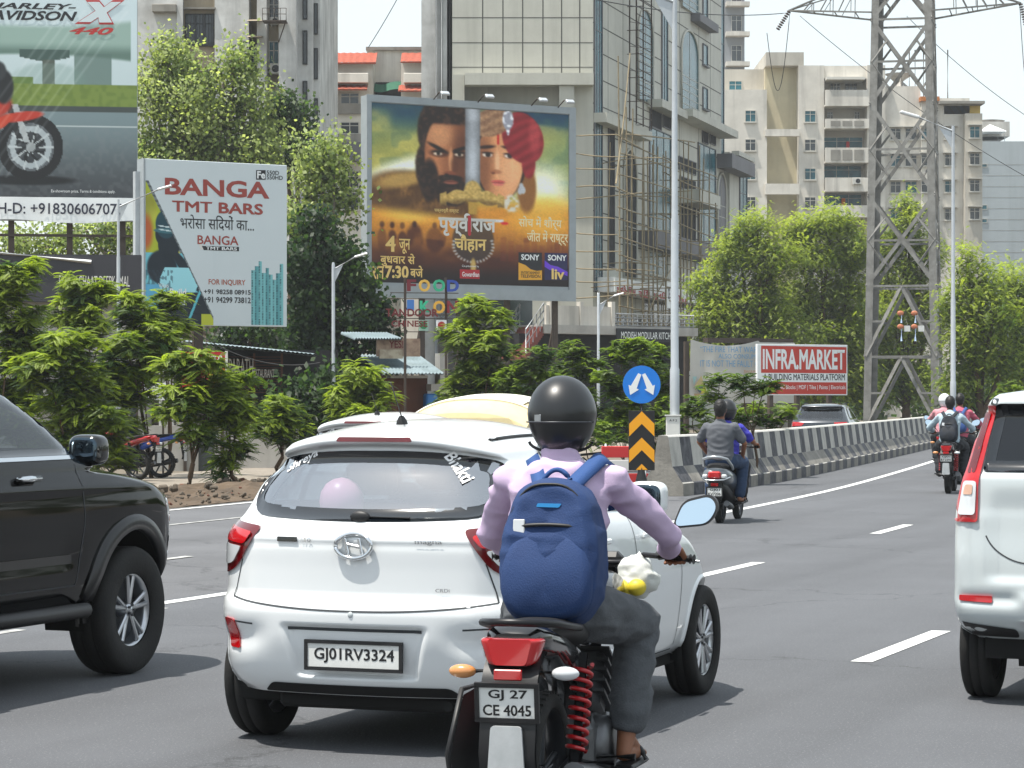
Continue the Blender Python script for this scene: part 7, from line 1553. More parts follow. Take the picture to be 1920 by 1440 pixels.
for xa, xb, ya, yb in ((602, 616, 176, 194), (622, 634, 176, 194), (640, 672, 176, 194), (640, 672, 230, 250), (596, 608, 126, 139), (604, 622, 222, 246), (640, 672, 322, 352), (640, 672, 362, 392), (604, 622, 330, 350)): win(B, ROOT, xa, ya, xb, yb, 0, 2)
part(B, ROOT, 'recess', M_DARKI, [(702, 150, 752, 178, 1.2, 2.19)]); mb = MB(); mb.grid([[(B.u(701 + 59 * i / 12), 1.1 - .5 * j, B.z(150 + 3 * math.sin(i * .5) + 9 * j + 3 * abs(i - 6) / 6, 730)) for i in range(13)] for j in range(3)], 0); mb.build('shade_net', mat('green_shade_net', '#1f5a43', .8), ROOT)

# ---- commercial block: front wall and the long wall along the road
Cf = Face(790, 136, 0); ROOT = Cf.thing('commercial_building', 'tall commercial building in grey cladding panels with arched blue-green glazing behind bamboo scaffolding', 'building'); G = 806
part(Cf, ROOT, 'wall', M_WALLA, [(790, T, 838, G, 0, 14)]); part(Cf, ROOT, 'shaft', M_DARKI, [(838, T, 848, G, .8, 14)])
for x in (818, 828, 843): mb = MB(); mb.tube([(Cf.u(x), -.12 if x < 838 else .6, 0), (Cf.u(x), -.12 if x < 838 else .6, 28)], .09, 0, 10); mb.build('drain_pipe', M_GALV, ROOT)
part(Cf, ROOT, 'front_wall', M_PANELC, [(848, T, 1112, 141, 0, 14), (1050, 141, 1112, G, 0, 14), (848, 141, 1050, 200, 1.6, 14), (848, 200, 1050, G, .4, 14)]); part(Cf, ROOT, 'canopy', M_PANELC, [(872, 141, 1112, 163, -1.0, -.004)]); part(Cf, ROOT, 'column', M_PANELC, [(848, 141, 871, 205, -.3, 1.59)]); part(Cf, ROOT, 'column', M_PANELC, [(1048, 163.5, 1076, 210, -.8, -.004)])
win(Cf, ROOT, 985, 178, 1008, 192, 1.6, 1)
mb = MB()
for x in (905, 943, 980, 1018, 1053, 1087): mb.box(Cf.u(x) - .03, Cf.u(x) + .03, -.006, 0, Cf.z(141, x), Cf.z(T, x), 0)
for y in (33, 80, 126): mb.box(Cf.u(848), Cf.u(1112), -.008, 0, Cf.z(y + .7, 980), Cf.z(y - .7, 980), 0)
mb.build('panel_joints', M_JOINT, ROOT)
C2 = Face(1112, 136, 74); R2 = C2.thing('commercial_building', 'long street wall of the commercial building with cornices, arches and bluish glass strips', 'building'); e = C2
part(e, R2, 'wall', M_PANELC, [(1112.2, T, 1352, 806, 0, 8), (1352, -20, 1366, 806, .3, 8), (1368, 292, 1400, 806, .0, 8)])
def cbox(name, m, xa, xb, y, h, v0, v1, c=0.): mb = MB(); xc = (xa + xb) / 2; mb.box(e.u(xa), e.u(xb), v0, v1, e.z(y, xc) - h, e.z(y, xc), 0, c); return mb.build(name, m, R2)
mb = MB()
for z in np.arange(3, 27, 1.4): mb.box(0, e.u(1352), -.007, 0, z - .03, z + .03, 0)
for x in (1140, 1168, 1192, 1226, 1262, 1274, 1310, 1332): mb.box(e.u(x) - .03, e.u(x) + .03, -.006, 0, 4, 30, 0)
mb.build('panel_joints', M_JOINT, R2)
for xa, xb, ya, yb, n in ((1113.5, 1127, T, 545, 3), (1240, 1250, T, 212, 2), (1354, 1364, -20, 295, 2), (1217, 1256, 247, 442, 3), (1308, 1340, 275, 455, 3), (1386, 1399, 300, 500, 2)): win(e, R2, xa, ya, xb, yb, 0 if xa < 1352 or xa > 1366 else .3, n, M_PANEB, M_PANELD, False)
for xa, xb, ya, yb in ((1195, 1223, 18, 192), (1276, 1308, 58, 212), (1276, 1308, -120, 22)): arch(e, R2, xa, ya, xb, yb, 0, M_PANEB)
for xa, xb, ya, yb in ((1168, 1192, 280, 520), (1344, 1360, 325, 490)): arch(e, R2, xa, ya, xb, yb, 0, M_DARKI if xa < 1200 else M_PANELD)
for ya, yb in ((-5, 40), (85, 122), (166, 204)): win(e, R2, 1317, ya, 1325, yb, 0, 1, M_PANEB, M_PANELD)
for a in ((1113, 1200, 230, .5, -.7), (1213, 1262, 198, .45, -.9), (1262, 1350, 226, .45, -1.2), (1295, 1330, 36, .5, -.6), (1344, 1388, 298, .9, -1.0), (1272, 1312, 362, .8, -1.3), (1196, 1346, 452, .9, -1.0), (1372, 1402, 290, .3, -.5)): cbox('cornice', M_PANELD if a[2] in (298, 452, 36) else M_PANELC, a[0], a[1], a[2], a[3], a[4], -.002)
for xa, xb, ya, yb in ((1218, 1238, 206, 240), (1242, 1256, 206, 240), (1316, 1326, 246, 268), (1330, 1340, 248, 270), (1272, 1303, 300, 322), (1274, 1302, 336, 356), (1275, 1302, 384, 448), (1140, 1150, 230, 500)): win(e, R2, xa, ya, xb, yb, 0, 1, M_DARKI, M_PANELD, False)  # flat dark panels, not glazing: the shade of gaps and recesses as colour
for xa, xb in ((1216, 1250), (1303, 1334)): win(e, R2, xa, 476, xb, 515, 0, 2, M_PANEB, M_PANELC)
win(e, R2, 1114, 590, 1200, 640, 0, 6, M_PANE, M_FRM, False); win(e, R2, 1205, 570, 1330, 640, 0, 8, M_PANE, M_FRM, False)
mb = MB(); mb.box(e.u(1118), e.u(1335), -1.0, -.05, e.z(565, 1230), e.z(540, 1230), 0); sg_ = mb.build('shop_fascia', M_WP, R2); M_SGR = mat('fascia_red', '#a5242b', .5)
for i, (xa, xb) in enumerate(((1121, 1158), (1163, 1186), (1190, 1222), (1227, 1258), (1300, 1325))):
    mb = MB(); V_ = None; text(mb, ('ટાઇટેનિયમ', 'સિટી', 'યુનિટી', 'શોપ', 'KI')[i], (e.u(xa), e.u(xb), e.z(561, 1190 if i < 4 else 1312), e.z(545, 1190 if i < 4 else 1312)), lambda a, b: (a, -1.02, b), 0, .05); mb.build('lettering', M_SGR, sg_, fix=False)
# steel ladder frame against the wall
mb = MB(); us = [e.u(x) for x in (1150, 1163, 1176, 1192)]
for u in us: mb.tube([(u, -.9, 16.5), (u, -.9, 29)], .04, 0, 6)
for z in np.arange(16.6, 29, .42): mb.bar((us[1], -.9, z), (us[3], -.9, z), .035, .035, 0)
for z in np.arange(16.6, 28, 1.3): mb.bar((us[0], -.9, z), (us[3], -.9, z + .5), .03, .03, 0); mb.bar((us[2], -.9, z), (us[2], 0, z), .04, .04, 0)
o = mb.build('steel_ladder_frame', M_STRUT, R2)

# ---- bamboo scaffolding along that wall
ROOT = e.thing('bamboo_scaffolding', 'tied bamboo pole scaffolding standing against the cladded commercial building', 'scaffolding'); r = np.random.default_rng(9)
def pole(a, b, rad=.045):
    a, b = Vector(a), Vector(b); k = 7; mb = MB(); bend = Vector(r.normal(size=3)) * .06; mb.tube([a + (b - a) * (i / k) + bend * math.sin(math.pi * i / k) for i in range(k + 1)], [rad * (1 - .25 * i / k) for i in range(k + 1)], 0, 6); mb.build('bamboo_pole', M_BAM, ROOT)
for u in np.linspace(-1.8, 22, 17): pole((u + r.normal() * .15, -1.9 + r.normal() * .1, 3.2), (u + r.normal() * .3, -1.9, 15.5 + r.normal() * .9 + (3 if u < 1 else 0)), .05)
for u in np.linspace(.5, 21, 9): pole((u, -.75, 3.2), (u + r.normal() * .2, -.75, 15 + r.normal()), .045)
for z in np.arange(4.6, 15.4, .86): pole((-2.6 + r.normal() * .3, -1.95, z + r.normal() * .1), (9.5 + r.normal() * 1.5, -1.95, z + r.normal() * .12), .04); pole((8.5 + r.normal(), -1.98, z + r.normal() * .15), (22.5 + r.normal(), -1.98, z + r.normal() * .12), .04)
for k in range(26): u, z = r.uniform(-1, 21), r.uniform(5, 15); pole((u, -.1, z), (u + r.normal() * .2, -2.8 - r.random() * .8, z + r.normal() * .1), .035)
f0 = Cf.u(1074) - 0
for k in range(13): z = 5 + k * .85; a_ = Vector((3.1 + r.normal() * .1, 134.6, z + r.normal() * .08)); rot_ = Matrix.Rotation(-e.a, 3, 'Z'); pole(rot_ @ (a_ - Vector((e.X0, e.Y0, 0))), rot_ @ (a_ + Vector((2.6 + r.normal() * .4, -.3, r.normal() * .15)) - Vector((e.X0, e.Y0, 0))), .04)
for a, b in (((-3.2, -2.0, 12.5), (-.1, -2.0, 19.5)), ((-1.2, -2.05, 15.2), (15, -2.2, 16.3)), ((2, -2.05, 5), (10, -2.05, 9)), ((12, -2.05, 4.5), (18, -2.05, 10))): pole(a, b, .05)
mb = MB(); mb.box(8.9, 9.8, -1.95, -1.9, 6.6, 8.2, 0); q = mb.build('notice_sheet', M_WP, ROOT); mb = MB(); text(mb, 'DE', (9.1, 9.6, 7.1, 7.7), lambda a, b: (a, -1.96, b), 0, .03); mb.build('lettering', MATS['navy_letter'], q, fix=False)

# ---- raised shop terrace with stairs and railings
Tt = Face(1012, 112, 40); ROOT = Tt.thing('shop_terrace', 'raised shop terrace with white parapet, steel railings and red stairs left of the street lamp', 'terrace')
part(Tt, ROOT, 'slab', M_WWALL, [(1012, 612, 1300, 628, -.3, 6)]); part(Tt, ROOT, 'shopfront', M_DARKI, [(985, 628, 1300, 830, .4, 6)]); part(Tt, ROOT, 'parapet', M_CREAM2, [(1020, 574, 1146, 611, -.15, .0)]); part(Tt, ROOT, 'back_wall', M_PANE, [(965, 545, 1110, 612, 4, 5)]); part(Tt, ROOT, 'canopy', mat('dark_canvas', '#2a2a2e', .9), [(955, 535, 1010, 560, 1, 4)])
for x in (1029, 1085, 1144): part(Tt, ROOT, 'parapet_post', M_CREAM2, [(x - 3, 566, x + 3, 612, -.22, .05)])
mb = MB(); us = np.linspace(Tt.u(1148), Tt.u(1298), 18); z0, z1 = Tt.z(612, 1220), Tt.z(590, 1220)
for u in us: mb.tube([(u, -.1, Tt.z(612, 1220)), (u, -.1, z1)], .025, 0, 6)
for k in (.0, .33, .66, 1.): mb.tube([(us[0], -.1, z0 + (z1 - z0) * k), (us[-1], -.1, z0 + (z1 - z0) * k)], .03, 0, 6)
mb.build('railing', M_GALV, ROOT)
mb = MB(); u0, u1 = Tt.u(1146), Tt.u(1258); mb.box(u0, u1, -.42, -.31, Tt.z(641, 1200), Tt.z(617, 1200), 0); sb = mb.build('shop_fascia', mat('fascia_black', '#1b1c22', .5), ROOT); ft(Tt, sb, 'MODISH MODULAR KITCHEN', (1152, 623, 1254, 636), M_WP, -.44, .005)
mb = MB(); n = 12
for i in range(n): a, b = i / n, (i + 1) / n; mb.box(Tt.u(980) + (Tt.u(1014) - Tt.u(980)) * a, Tt.u(980) + (Tt.u(1014) - Tt.u(980)) * b, -.2, 1.4, Tt.z(662, 1000) + (Tt.z(612, 1000) - Tt.z(662, 1000)) * a - .3, Tt.z(662, 1000) + (Tt.z(612, 1000) - Tt.z(662, 1000)) * b, 0)
mb.build('stairs', mat('red_stair_tile', '#7a3f36', .7, noise=(2, .3)), ROOT)
for v in (-.2, 1.4):
    mb = MB()
    for i in range(6): t = i / 5; u = Tt.u(980) + (Tt.u(1014) - Tt.u(980)) * t; z = Tt.z(662, 1000) + (Tt.z(612, 1000) - Tt.z(662, 1000)) * t; mb.tube([(u, v, z), (u, v, z + 1.0)], .025, 0, 6)
    for k in (.35, .7, 1.0): mb.tube([(Tt.u(980), v, Tt.z(662, 1000) + k), (Tt.u(1014), v, Tt.z(612, 1000) + k)], .03, 0, 6)
    mb.build('stair_railing', M_GALV, ROOT)

# ---- beige apartment block behind the pylon
D = Face(1362, 222, 0); ROOT = D.thing('apartment_block', 'beige apartment block with balconies and a tall ochre shaft behind the steel pylon', 'building'); G = 790
part(D, ROOT, 'wall', M_CREAM2, [(1330, 168, 1438, G, 0, 14), (1498, 122, 1546, G, .2, 14), (1546, 122, 1634, 146, .4, 14), (1626, 122, 1660, G, 0, 14), (1660, 160, 1728, G, .6, 14), (1728, 184, 1818, G, 0, 12)])
[part(D, ROOT, n_, M_CREAM, [q_]) for n_, q_ in (('stair_tower', (1437, 97, 1508, 122, .3, 12)), ('end_wing', (1806, 215, 1838, G, -1.0, 12)), ('roof_room', (1362, 123, 1438, 168, 2.5, 12)))]; part(D, ROOT, 'shaft', M_SHAFT, [(1438, 122, 1498, G, 1.7, 14)]); part(D, ROOT, 'bay', M_CREAM, [(1546, 146, 1626, G, 1.9, 14)])
for ya, yb in ((243, 256), (345, 365)): part(D, ROOT, 'beam', M_CREAM2, [(1434, ya, 1498, yb, -.4, .19)])
for y0, y1, kind in ((170, 200, 0), (224, 242, 1), (278, 306, 1), (334, 360, 2), (386, 408, 3)):
    b_ = part(D, ROOT, 'balcony', M_CREAM2, [(1546, y0, 1628, y1, -.6, -.35), (1546, y1 - 3, 1628, y1, -.345, 1.89)])
    if kind == 1: mb = MB(); [D.box(mb, x, y0 + 4, x + 18, y1 - 4, -.64, -.61) for x in (1556, 1578, 1600)]; mb.build('pierced_panel', M_SLAB, b_)
    if kind == 2: ac_unit(D, b_, 1596, y0 + 1, 1612, y0 + 13, -.6)
for xa, xb in ((1398, 1416), (1510, 1529)):
    for y in (208, 262, 316, 370, 424): win(D, ROOT, xa, y, xb, y + 20, 0 if xa < 1500 else .2, 2, [M_PANE, M_PANEB][(y // 54) % 2], sill=True)
for xa, xb, ya, yb in ((1556, 1566, 206, 222), (1608, 1616, 206, 222), (1550, 1622, 254, 277), (1550, 1620, 308, 332), (1548, 1620, 362, 385), (1562, 1580, 152, 170), (1590, 1612, 152, 170)): win(D, ROOT, xa, ya, xb, yb, 1.9, 3, M_PANEB if xa < 1552 else M_PANE, sill=False)
win(D, ROOT, 1372, 146, 1395, 168, 2.5, 2, M_PANEB)
for xa, xb in ((1637, 1650), (1672, 1690), (1700, 1720), (1728, 1750), (1772, 1790), (1815, 1832)):
    for y in (240, 290, 340, 392): win(D, ROOT, xa, y, xb, y + 20, 0 if xa < 1660 else (.6 if xa < 1728 else (0 if xa < 1800 else -1.0)), 2, M_PANE if (y + xa) % 3 else M_PANEB, hood=True)
part(D, ROOT, 'roof_canopy', mat('yellow_sheet', '#c0a24a', .7), [(1770, 198, 1838, 214, 0, 6)]); part(D, ROOT, 'roof_canopy', mat('orange_sheet', '#b06a30', .7), [(1725, 182, 1760, 190, -.5, 4)]); part(D, ROOT, 'roof_slab', M_SLAB, [(1758, 192, 1842, 197, -1.2, 6)]); part(D, ROOT, 'awning', mat('white_sheet', '#c9c6bd', .7), [(1548, 146, 1620, 151, -.8, 1.8)])
for x in (1715, 1726, 1742, 1788): mb = MB(); u = D.u(x); z = D.z(184, x); mb.tube([(u, 3, z), (u, 3, z + 4.5)], .06, 0, 6); mb.build('roof_aerial', M_STRUT, ROOT)
mb = MB(); mb.cyl((D.u(1700), 4, D.z(162, 1700)), (D.u(1700), 4, D.z(128, 1700)), 1.3, 0, 20); mb.build('water_tank', M_WWALL, ROOT)
mb = MB(); mb.box(D.u(1591), D.u(1597), 1.4, 1.7, D.z(277, 1594), D.z(262, 1594), 0, .05); mb.build('hung_cloth', mat('red_cloth', '#b22a30', .8), ROOT); mb = MB(); mb.box(D.u(1582), D.u(1589), 1.4, 1.6, D.z(384, 1585), D.z(369, 1585), 0, .05); mb.build('hung_cloth', mat('orange_cloth', '#c96a28', .8), ROOT)

# ---- pale blank block at the far right, grey tower behind
Ee = Face(1832, 262, 0); ROOT = Ee.thing('office_block', 'pale grey blank-walled block with rooftop pergola at the right picture edge', 'building'); M_PBL = mat('pale_blue_grey_wall', '#a3abae', .8, noise=(.2, .2), streak=(.5, .3)); part(Ee, ROOT, 'wall', M_PBL, [(1832, 265, 2000, 790, 0, 16)])
mb = MB()
for z in np.arange(3, 26, 1.1): mb.box(0, 9, -.01, 0, z - .015, z + .015, 0)
mb.build('panel_joints', M_SLAB, ROOT)
for ya, yb in ((308, 313), (385, 392), (411, 417)): win(Ee, ROOT, 1840, ya, 1850, yb, 0, 1, M_PANEB, sill=False)
part(Ee, ROOT, 'roof_room', M_WWALL, [(1838, 222, 1904, 250, 3, 9)]); mb = MB(); mb.cyl((Ee.u(1872), 5, Ee.z(250, 1872)), (Ee.u(1872), 5, Ee.z(217, 1872)), 1.6, 0, 24); mb.build('water_tank', M_WWALL, ROOT); mb = MB(); u0, u1 = Ee.u(1838), Ee.u(1888); z = Ee.z(246, 1860); mb.add([(u0, 0, z), (u1, 0, z), (u1, 4, z), (u0, 4, z), ((u0 + u1) / 2, 2, z + .9)], [(0, 1, 4), (1, 2, 4), (2, 3, 4), (3, 0, 4), (0, 3, 2, 1)], 0); [mb.cyl((u, v, Ee.z(265, 1860)), (u, v, z), .06, 0, 6) for u in (u0 + .2, u1 - .2) for v in (.2, 3.8)]; mb.build('pergola', M_WP, ROOT)
Ft = Face(1358, 330, 0); ROOT = Ft.thing('tower_block', 'distant grey tower block with balconies behind the commercial building', 'building'); part(Ft, ROOT, 'wall', mat('far_grey_wall', '#8b8e92', .9, noise=(.2, .3)), [(1330, -200, 1396, 775, 0, 12)])
for y in range(-120, 130, 56): part(Ft, ROOT, 'balcony', M_CREAM2, [(1360, y + 14, 1404, y + 22, -1.6, -.01)]); win(Ft, ROOT, 1372, y - 18, 1390, y + 10, 0, 2, M_PANE)

# ---- roadside eating places under the trees at left
S1 = Face(-40, 66, 6); ROOT = S1.thing('restaurant_building', 'low restaurant with dark fascia and white boundary wall behind the young trees at left', 'building')
part(S1, ROOT, 'wall', M_WWALL, [(-60, 560, 265, 870, .3, 8)]); part(S1, ROOT, 'fascia', mat('charcoal_fascia', '#34343a', .6, noise=(1, .2)), [(-60, 478, 265, 566, -.2, .29)]); mb = MB(); mb.tube([(S1.u(-60), -.22, S1.z(470, 0)), (S1.u(172), -.22, S1.z(492, 172))], .05, 0, 8); mb.build('tube_light', M_WP, ROOT); ft(S1, ROOT, 'PIYUSH CHAAT DEEPKAMAL', (112, 518, 244, 538), M_SIL, -.23, .0)
for xa, xb in ((20, 80), (110, 150), (190, 240)): win(S1, ROOT, xa, 640, xb, 760, .3, 2)
S2 = Face(268, 60, 6); ROOT = S2.thing('compound_wall', 'whitewashed compound wall with stains and a grey gate behind the parked motorcycles', 'wall'); part(S2, ROOT, 'wall', M_WWALL, [(268, 798, 330, 892, 0, .25), (330, 792, 372, 892, -.03, .22), (402, 800, 560, 892, 0, .25)]); part(S2, ROOT, 'gate', mat('grey_gate_sheet', '#4b4f4e', .7, noise=(2, .4)), [(372, 802, 402, 892, .05, .1)]); part(S2, ROOT, 'post', mat('dark_post', '#30343c', .8), [(243, 720, 258, 892, 0, .3)])
S3 = Face(372, 74, 8); ROOT = S3.thing('restaurant_shack', 'dark slatted restaurant shack under a long blue-edged tin roof', 'building'); part(S3, ROOT, 'wall', M_DARKI, [(330, 655, 640, 860, 1.2, 6)])
mb = MB(); n = 60; u0, u1 = S3.u(350), S3.u(590); P = [[(u0 + (u1 - u0) * i / n, v, S3.z(641 + 24 * i / n + 0, 372 + 200 * i / n) + dz + (.03 if i % 2 else 0)) for i in range(n + 1)] for v, dz in ((-.9, -.02), (3.5, .10))]; mb.grid(P, 0, False); mb.grid([[(a, b, c - .05) for a, b, c in row] for row in P], 0, False); mb.build('tin_roof', M_TINB, ROOT)
mb = MB()
for y in np.linspace(668, 735, 14): mb.box(S3.u(425), S3.u(532), .5, .56, S3.z(y + 1.4, 480), S3.z(y, 480), 0)
for x in (427, 478, 530): mb.box(S3.u(x) - .03, S3.u(x) + .03, .44, .5, 0, S3.z(662, x), 0)
mb.build('slat_screen', M_WOODB, ROOT); ft(S3, ROOT, 'PARATH', (430, 672, 476, 704), M_SIL, .42, .0); ft(S3, ROOT, 'RESTAURANT', (474, 692, 516, 708), M_SIL, .42, .0)
S4 = Face(338, 60, 8); ROOT = S4.thing('ice_cream_sign', 'tall red shop sign beside the dark slatted restaurant', 'shop sign'); part(S4, ROOT, 'panel', mat('bright_red_sign', '#b3161f', .45), [(338, 660, 424, 728, 0, .12)]); part(S4, ROOT, 'frame', M_SIL, [(422, 658, 427, 730, -.02, .14)]); part(S4, ROOT, 'post', M_STRUT, [(344, 728, 350, 890, .02, .1), (414, 728, 420, 890, .02, .1)]); ft(S4, ROOT, 'HOCCO', (380, 666, 417, 677), M_WP, -.01, .04)
S6 = Face(250, 58, 8); ROOT = S6.thing('notice_board', 'white board with a violet corner hanging among the young trees', 'sign board'); part(S6, ROOT, 'panel', M_WP, [(262, 718, 312, 750, 0, .05)]); part(S6, ROOT, 'corner_patch', mat('violet_patch', '#5a3f96', .5), [(252, 722, 266, 748, -.01, .04)]); part(S6, ROOT, 'post', M_STRUT, [(255, 750, 259, 890, .06, .1), (304, 750, 308, 890, .06, .1)])
S5 = Face(690, 78, 16); ROOT = S5.thing('food_stall', 'small brown food stall with blue corrugated tin roof below the coloured letters', 'food stall'); part(S5, ROOT, 'wall', M_WOODB, [(712, 704, 806, 850, .3, 3)]); part(S5, ROOT, 'side_post', M_WWALL, [(828, 662, 843, 850, .2, .8)]); part(S5, ROOT, 'counter', M_WWALL, [(804, 720, 832, 733, -.3, .6)]); part(S5, ROOT, 'fascia', M_WWALL, [(728, 704, 798, 709, -.3, .28)])
for x0, x1, ya, yb, va, vb in ((712, 826, 664, 702, 2.6, -.6), (668, 758, 622, 636, 2.2, .2)):
    mb = MB(); n = 34; u0, u1 = S5.u(x0), S5.u(x1); P = [[(u0 + (u1 - u0) * i / n, v, S5.z(y, 760) + (.05 if i % 2 else 0)) for i in range(n + 1)] for v, y in ((va, ya), (vb, yb))]; mb.grid(P, 0, False); mb.grid([[(a, b, c - .03) for a, b, c in row] for row in P], 0, False); mb.build('tin_roof', M_TINB, ROOT)
part(S5, ROOT, 'menu_board', mat('menu_print', '#a8907a', .6, noise=(3, .7), col2='#5a3a30'), [(712, 634, 794, 668, .4, .5)]); part(S5, ROOT, 'menu_board', mat('food_photo_print', '#b0a48e', .6, noise=(4, .7), col2='#6a5040'), [(716, 655, 760, 672, .3, .38)]); part(S5, ROOT, 'blue_drum', mat('blue_plastic', '#2f6fae', .5), [(797, 738, 818, 850, -.2, .28)], .05); ft(S5, ROOT, 'YES!', (735, 638, 762, 652), M_DRED, .38, .02)
mb = MB(); Yy = 66; root = thing('yellow_tarpaulin', 'yellow tarpaulin cover beside the brown food stall', 'tarpaulin', (W(862, HY, Yy).x, Yy, 0), 0); mb.grid([[(-.42 + .84 * i / 10, v, H - (742 + 9 * i / 10 - HY) / F * Yy + .03 * math.sin(i) - d) for i in range(11)] for v, d in ((1., .1), (0, 0), (-.05, .35), (-.02, 1.6))], 0); mb.build('sheet', mat('yellow_sheet_plastic', '#d8ae1f', .5, noise=(3, .3)), root)
# ------------------------------------------------------------------ trees and shrubs: tapered trunk with limbs, crown of leaf sprays
M_LEAF = attr_mat('leaf', .5, .42, .35); M_BARK = mat('bark', '#5f4c3a', .95, noise=(6, .6), bump=(20, .6), col2='#382c21'); M_BARKG = mat('grey_bark', '#7d7568', .95, noise=(4, .6), bump=(16, .6), col2='#4d463d')
def quads(name, V, C, parent, N=None):
    """V (n,4,3) leaf quads with one colour each"""
    n = len(V); me = bpy.data.meshes.new(name); me.vertices.add(n * 4); me.vertices.foreach_set('co', V.reshape(-1).astype(np.float32)); me.loops.add(n * 4); me.loops.foreach_set('vertex_index', np.arange(n * 4, dtype=np.int32))
    me.polygons.add(n); me.polygons.foreach_set('loop_start', np.arange(0, n * 4, 4, dtype=np.int32)); me.polygons.foreach_set('loop_total', np.full(n, 4, dtype=np.int32)); me.materials.append(M_LEAF); me.update(calc_edges=True)
    at = me.color_attributes.new('Col', 'FLOAT_COLOR', 'POINT'); c = np.ones((n, 4, 4), np.float32); c[..., :3] = C[:, None, :]; at.data.foreach_set('color', c.reshape(-1)); na = me.attributes.new('Soft', 'FLOAT_VECTOR', 'POINT'); N = np.tile([0, -.4, .9], (n, 1)) if N is None else N; na.data.foreach_set('vector', np.repeat(N.astype(np.float32), 4, 0).reshape(-1))
    o = bpy.data.objects.new(name, me); COL.objects.link(o); o.parent = parent; return o
def nrm(a): return a / (np.linalg.norm(a, axis=-1, keepdims=True) + 1e-9)
def sprays(r, P, D, L, w, K, droop, col, lw=.5):
    """feathered leaf sprays from points P along D: K pairs of leaflets each"""
    n = len(P); D = nrm(D); up = np.array([0, 0, 1.]); S = nrm(np.cross(D, up) + r.normal(size=(n, 3)) * .12); N = np.cross(S, D); t = (np.arange(K) + .5) / K; L_ = L * r.uniform(.7, 1.25, n)
    ax = P[:, None] + D[:, None] * (t[None, :, None] * L_[:, None, None]) - up * (droop * L_[:, None] * t[None] ** 2)[..., None]; tang = nrm(D[:, None] - up * (2 * droop * t[None, :, None])); prof = np.sin(np.pi * np.clip(t * .85 + .15, 0, 1)) ** .6
    out = []
    for sg in (-1, 1):
        wd = (w * prof)[None, :, None] * r.uniform(.8, 1.2, (n, K, 1)); tip = ax + S[:, None] * sg * wd + tang * wd * .35 - up * wd * (.22 + .2 * r.random((n, K, 1))); m = (ax + tip) / 2; h = tang * (L_[:, None, None] / K * lw) + N[:, None] * 0
        out.append(np.stack([ax, m + h, tip, m - h], 2))
    V = np.stack(out, 2).reshape(-1, 4, 3); return V, np.repeat(col, K * 2, 0)
def leaves(r, P, s, col):
    n = len(P); D = nrm(r.normal(size=(n, 3)) + [0, 0, -.5]); S = nrm(np.cross(D, r.normal(size=(n, 3)))); L = s * r.uniform(.7, 1.3, (n, 1)); V = np.stack([P, P + D * L * .45 + S * L * .38, P + D * L, P + D * L * .45 - S * L * .38], 1); return V, col
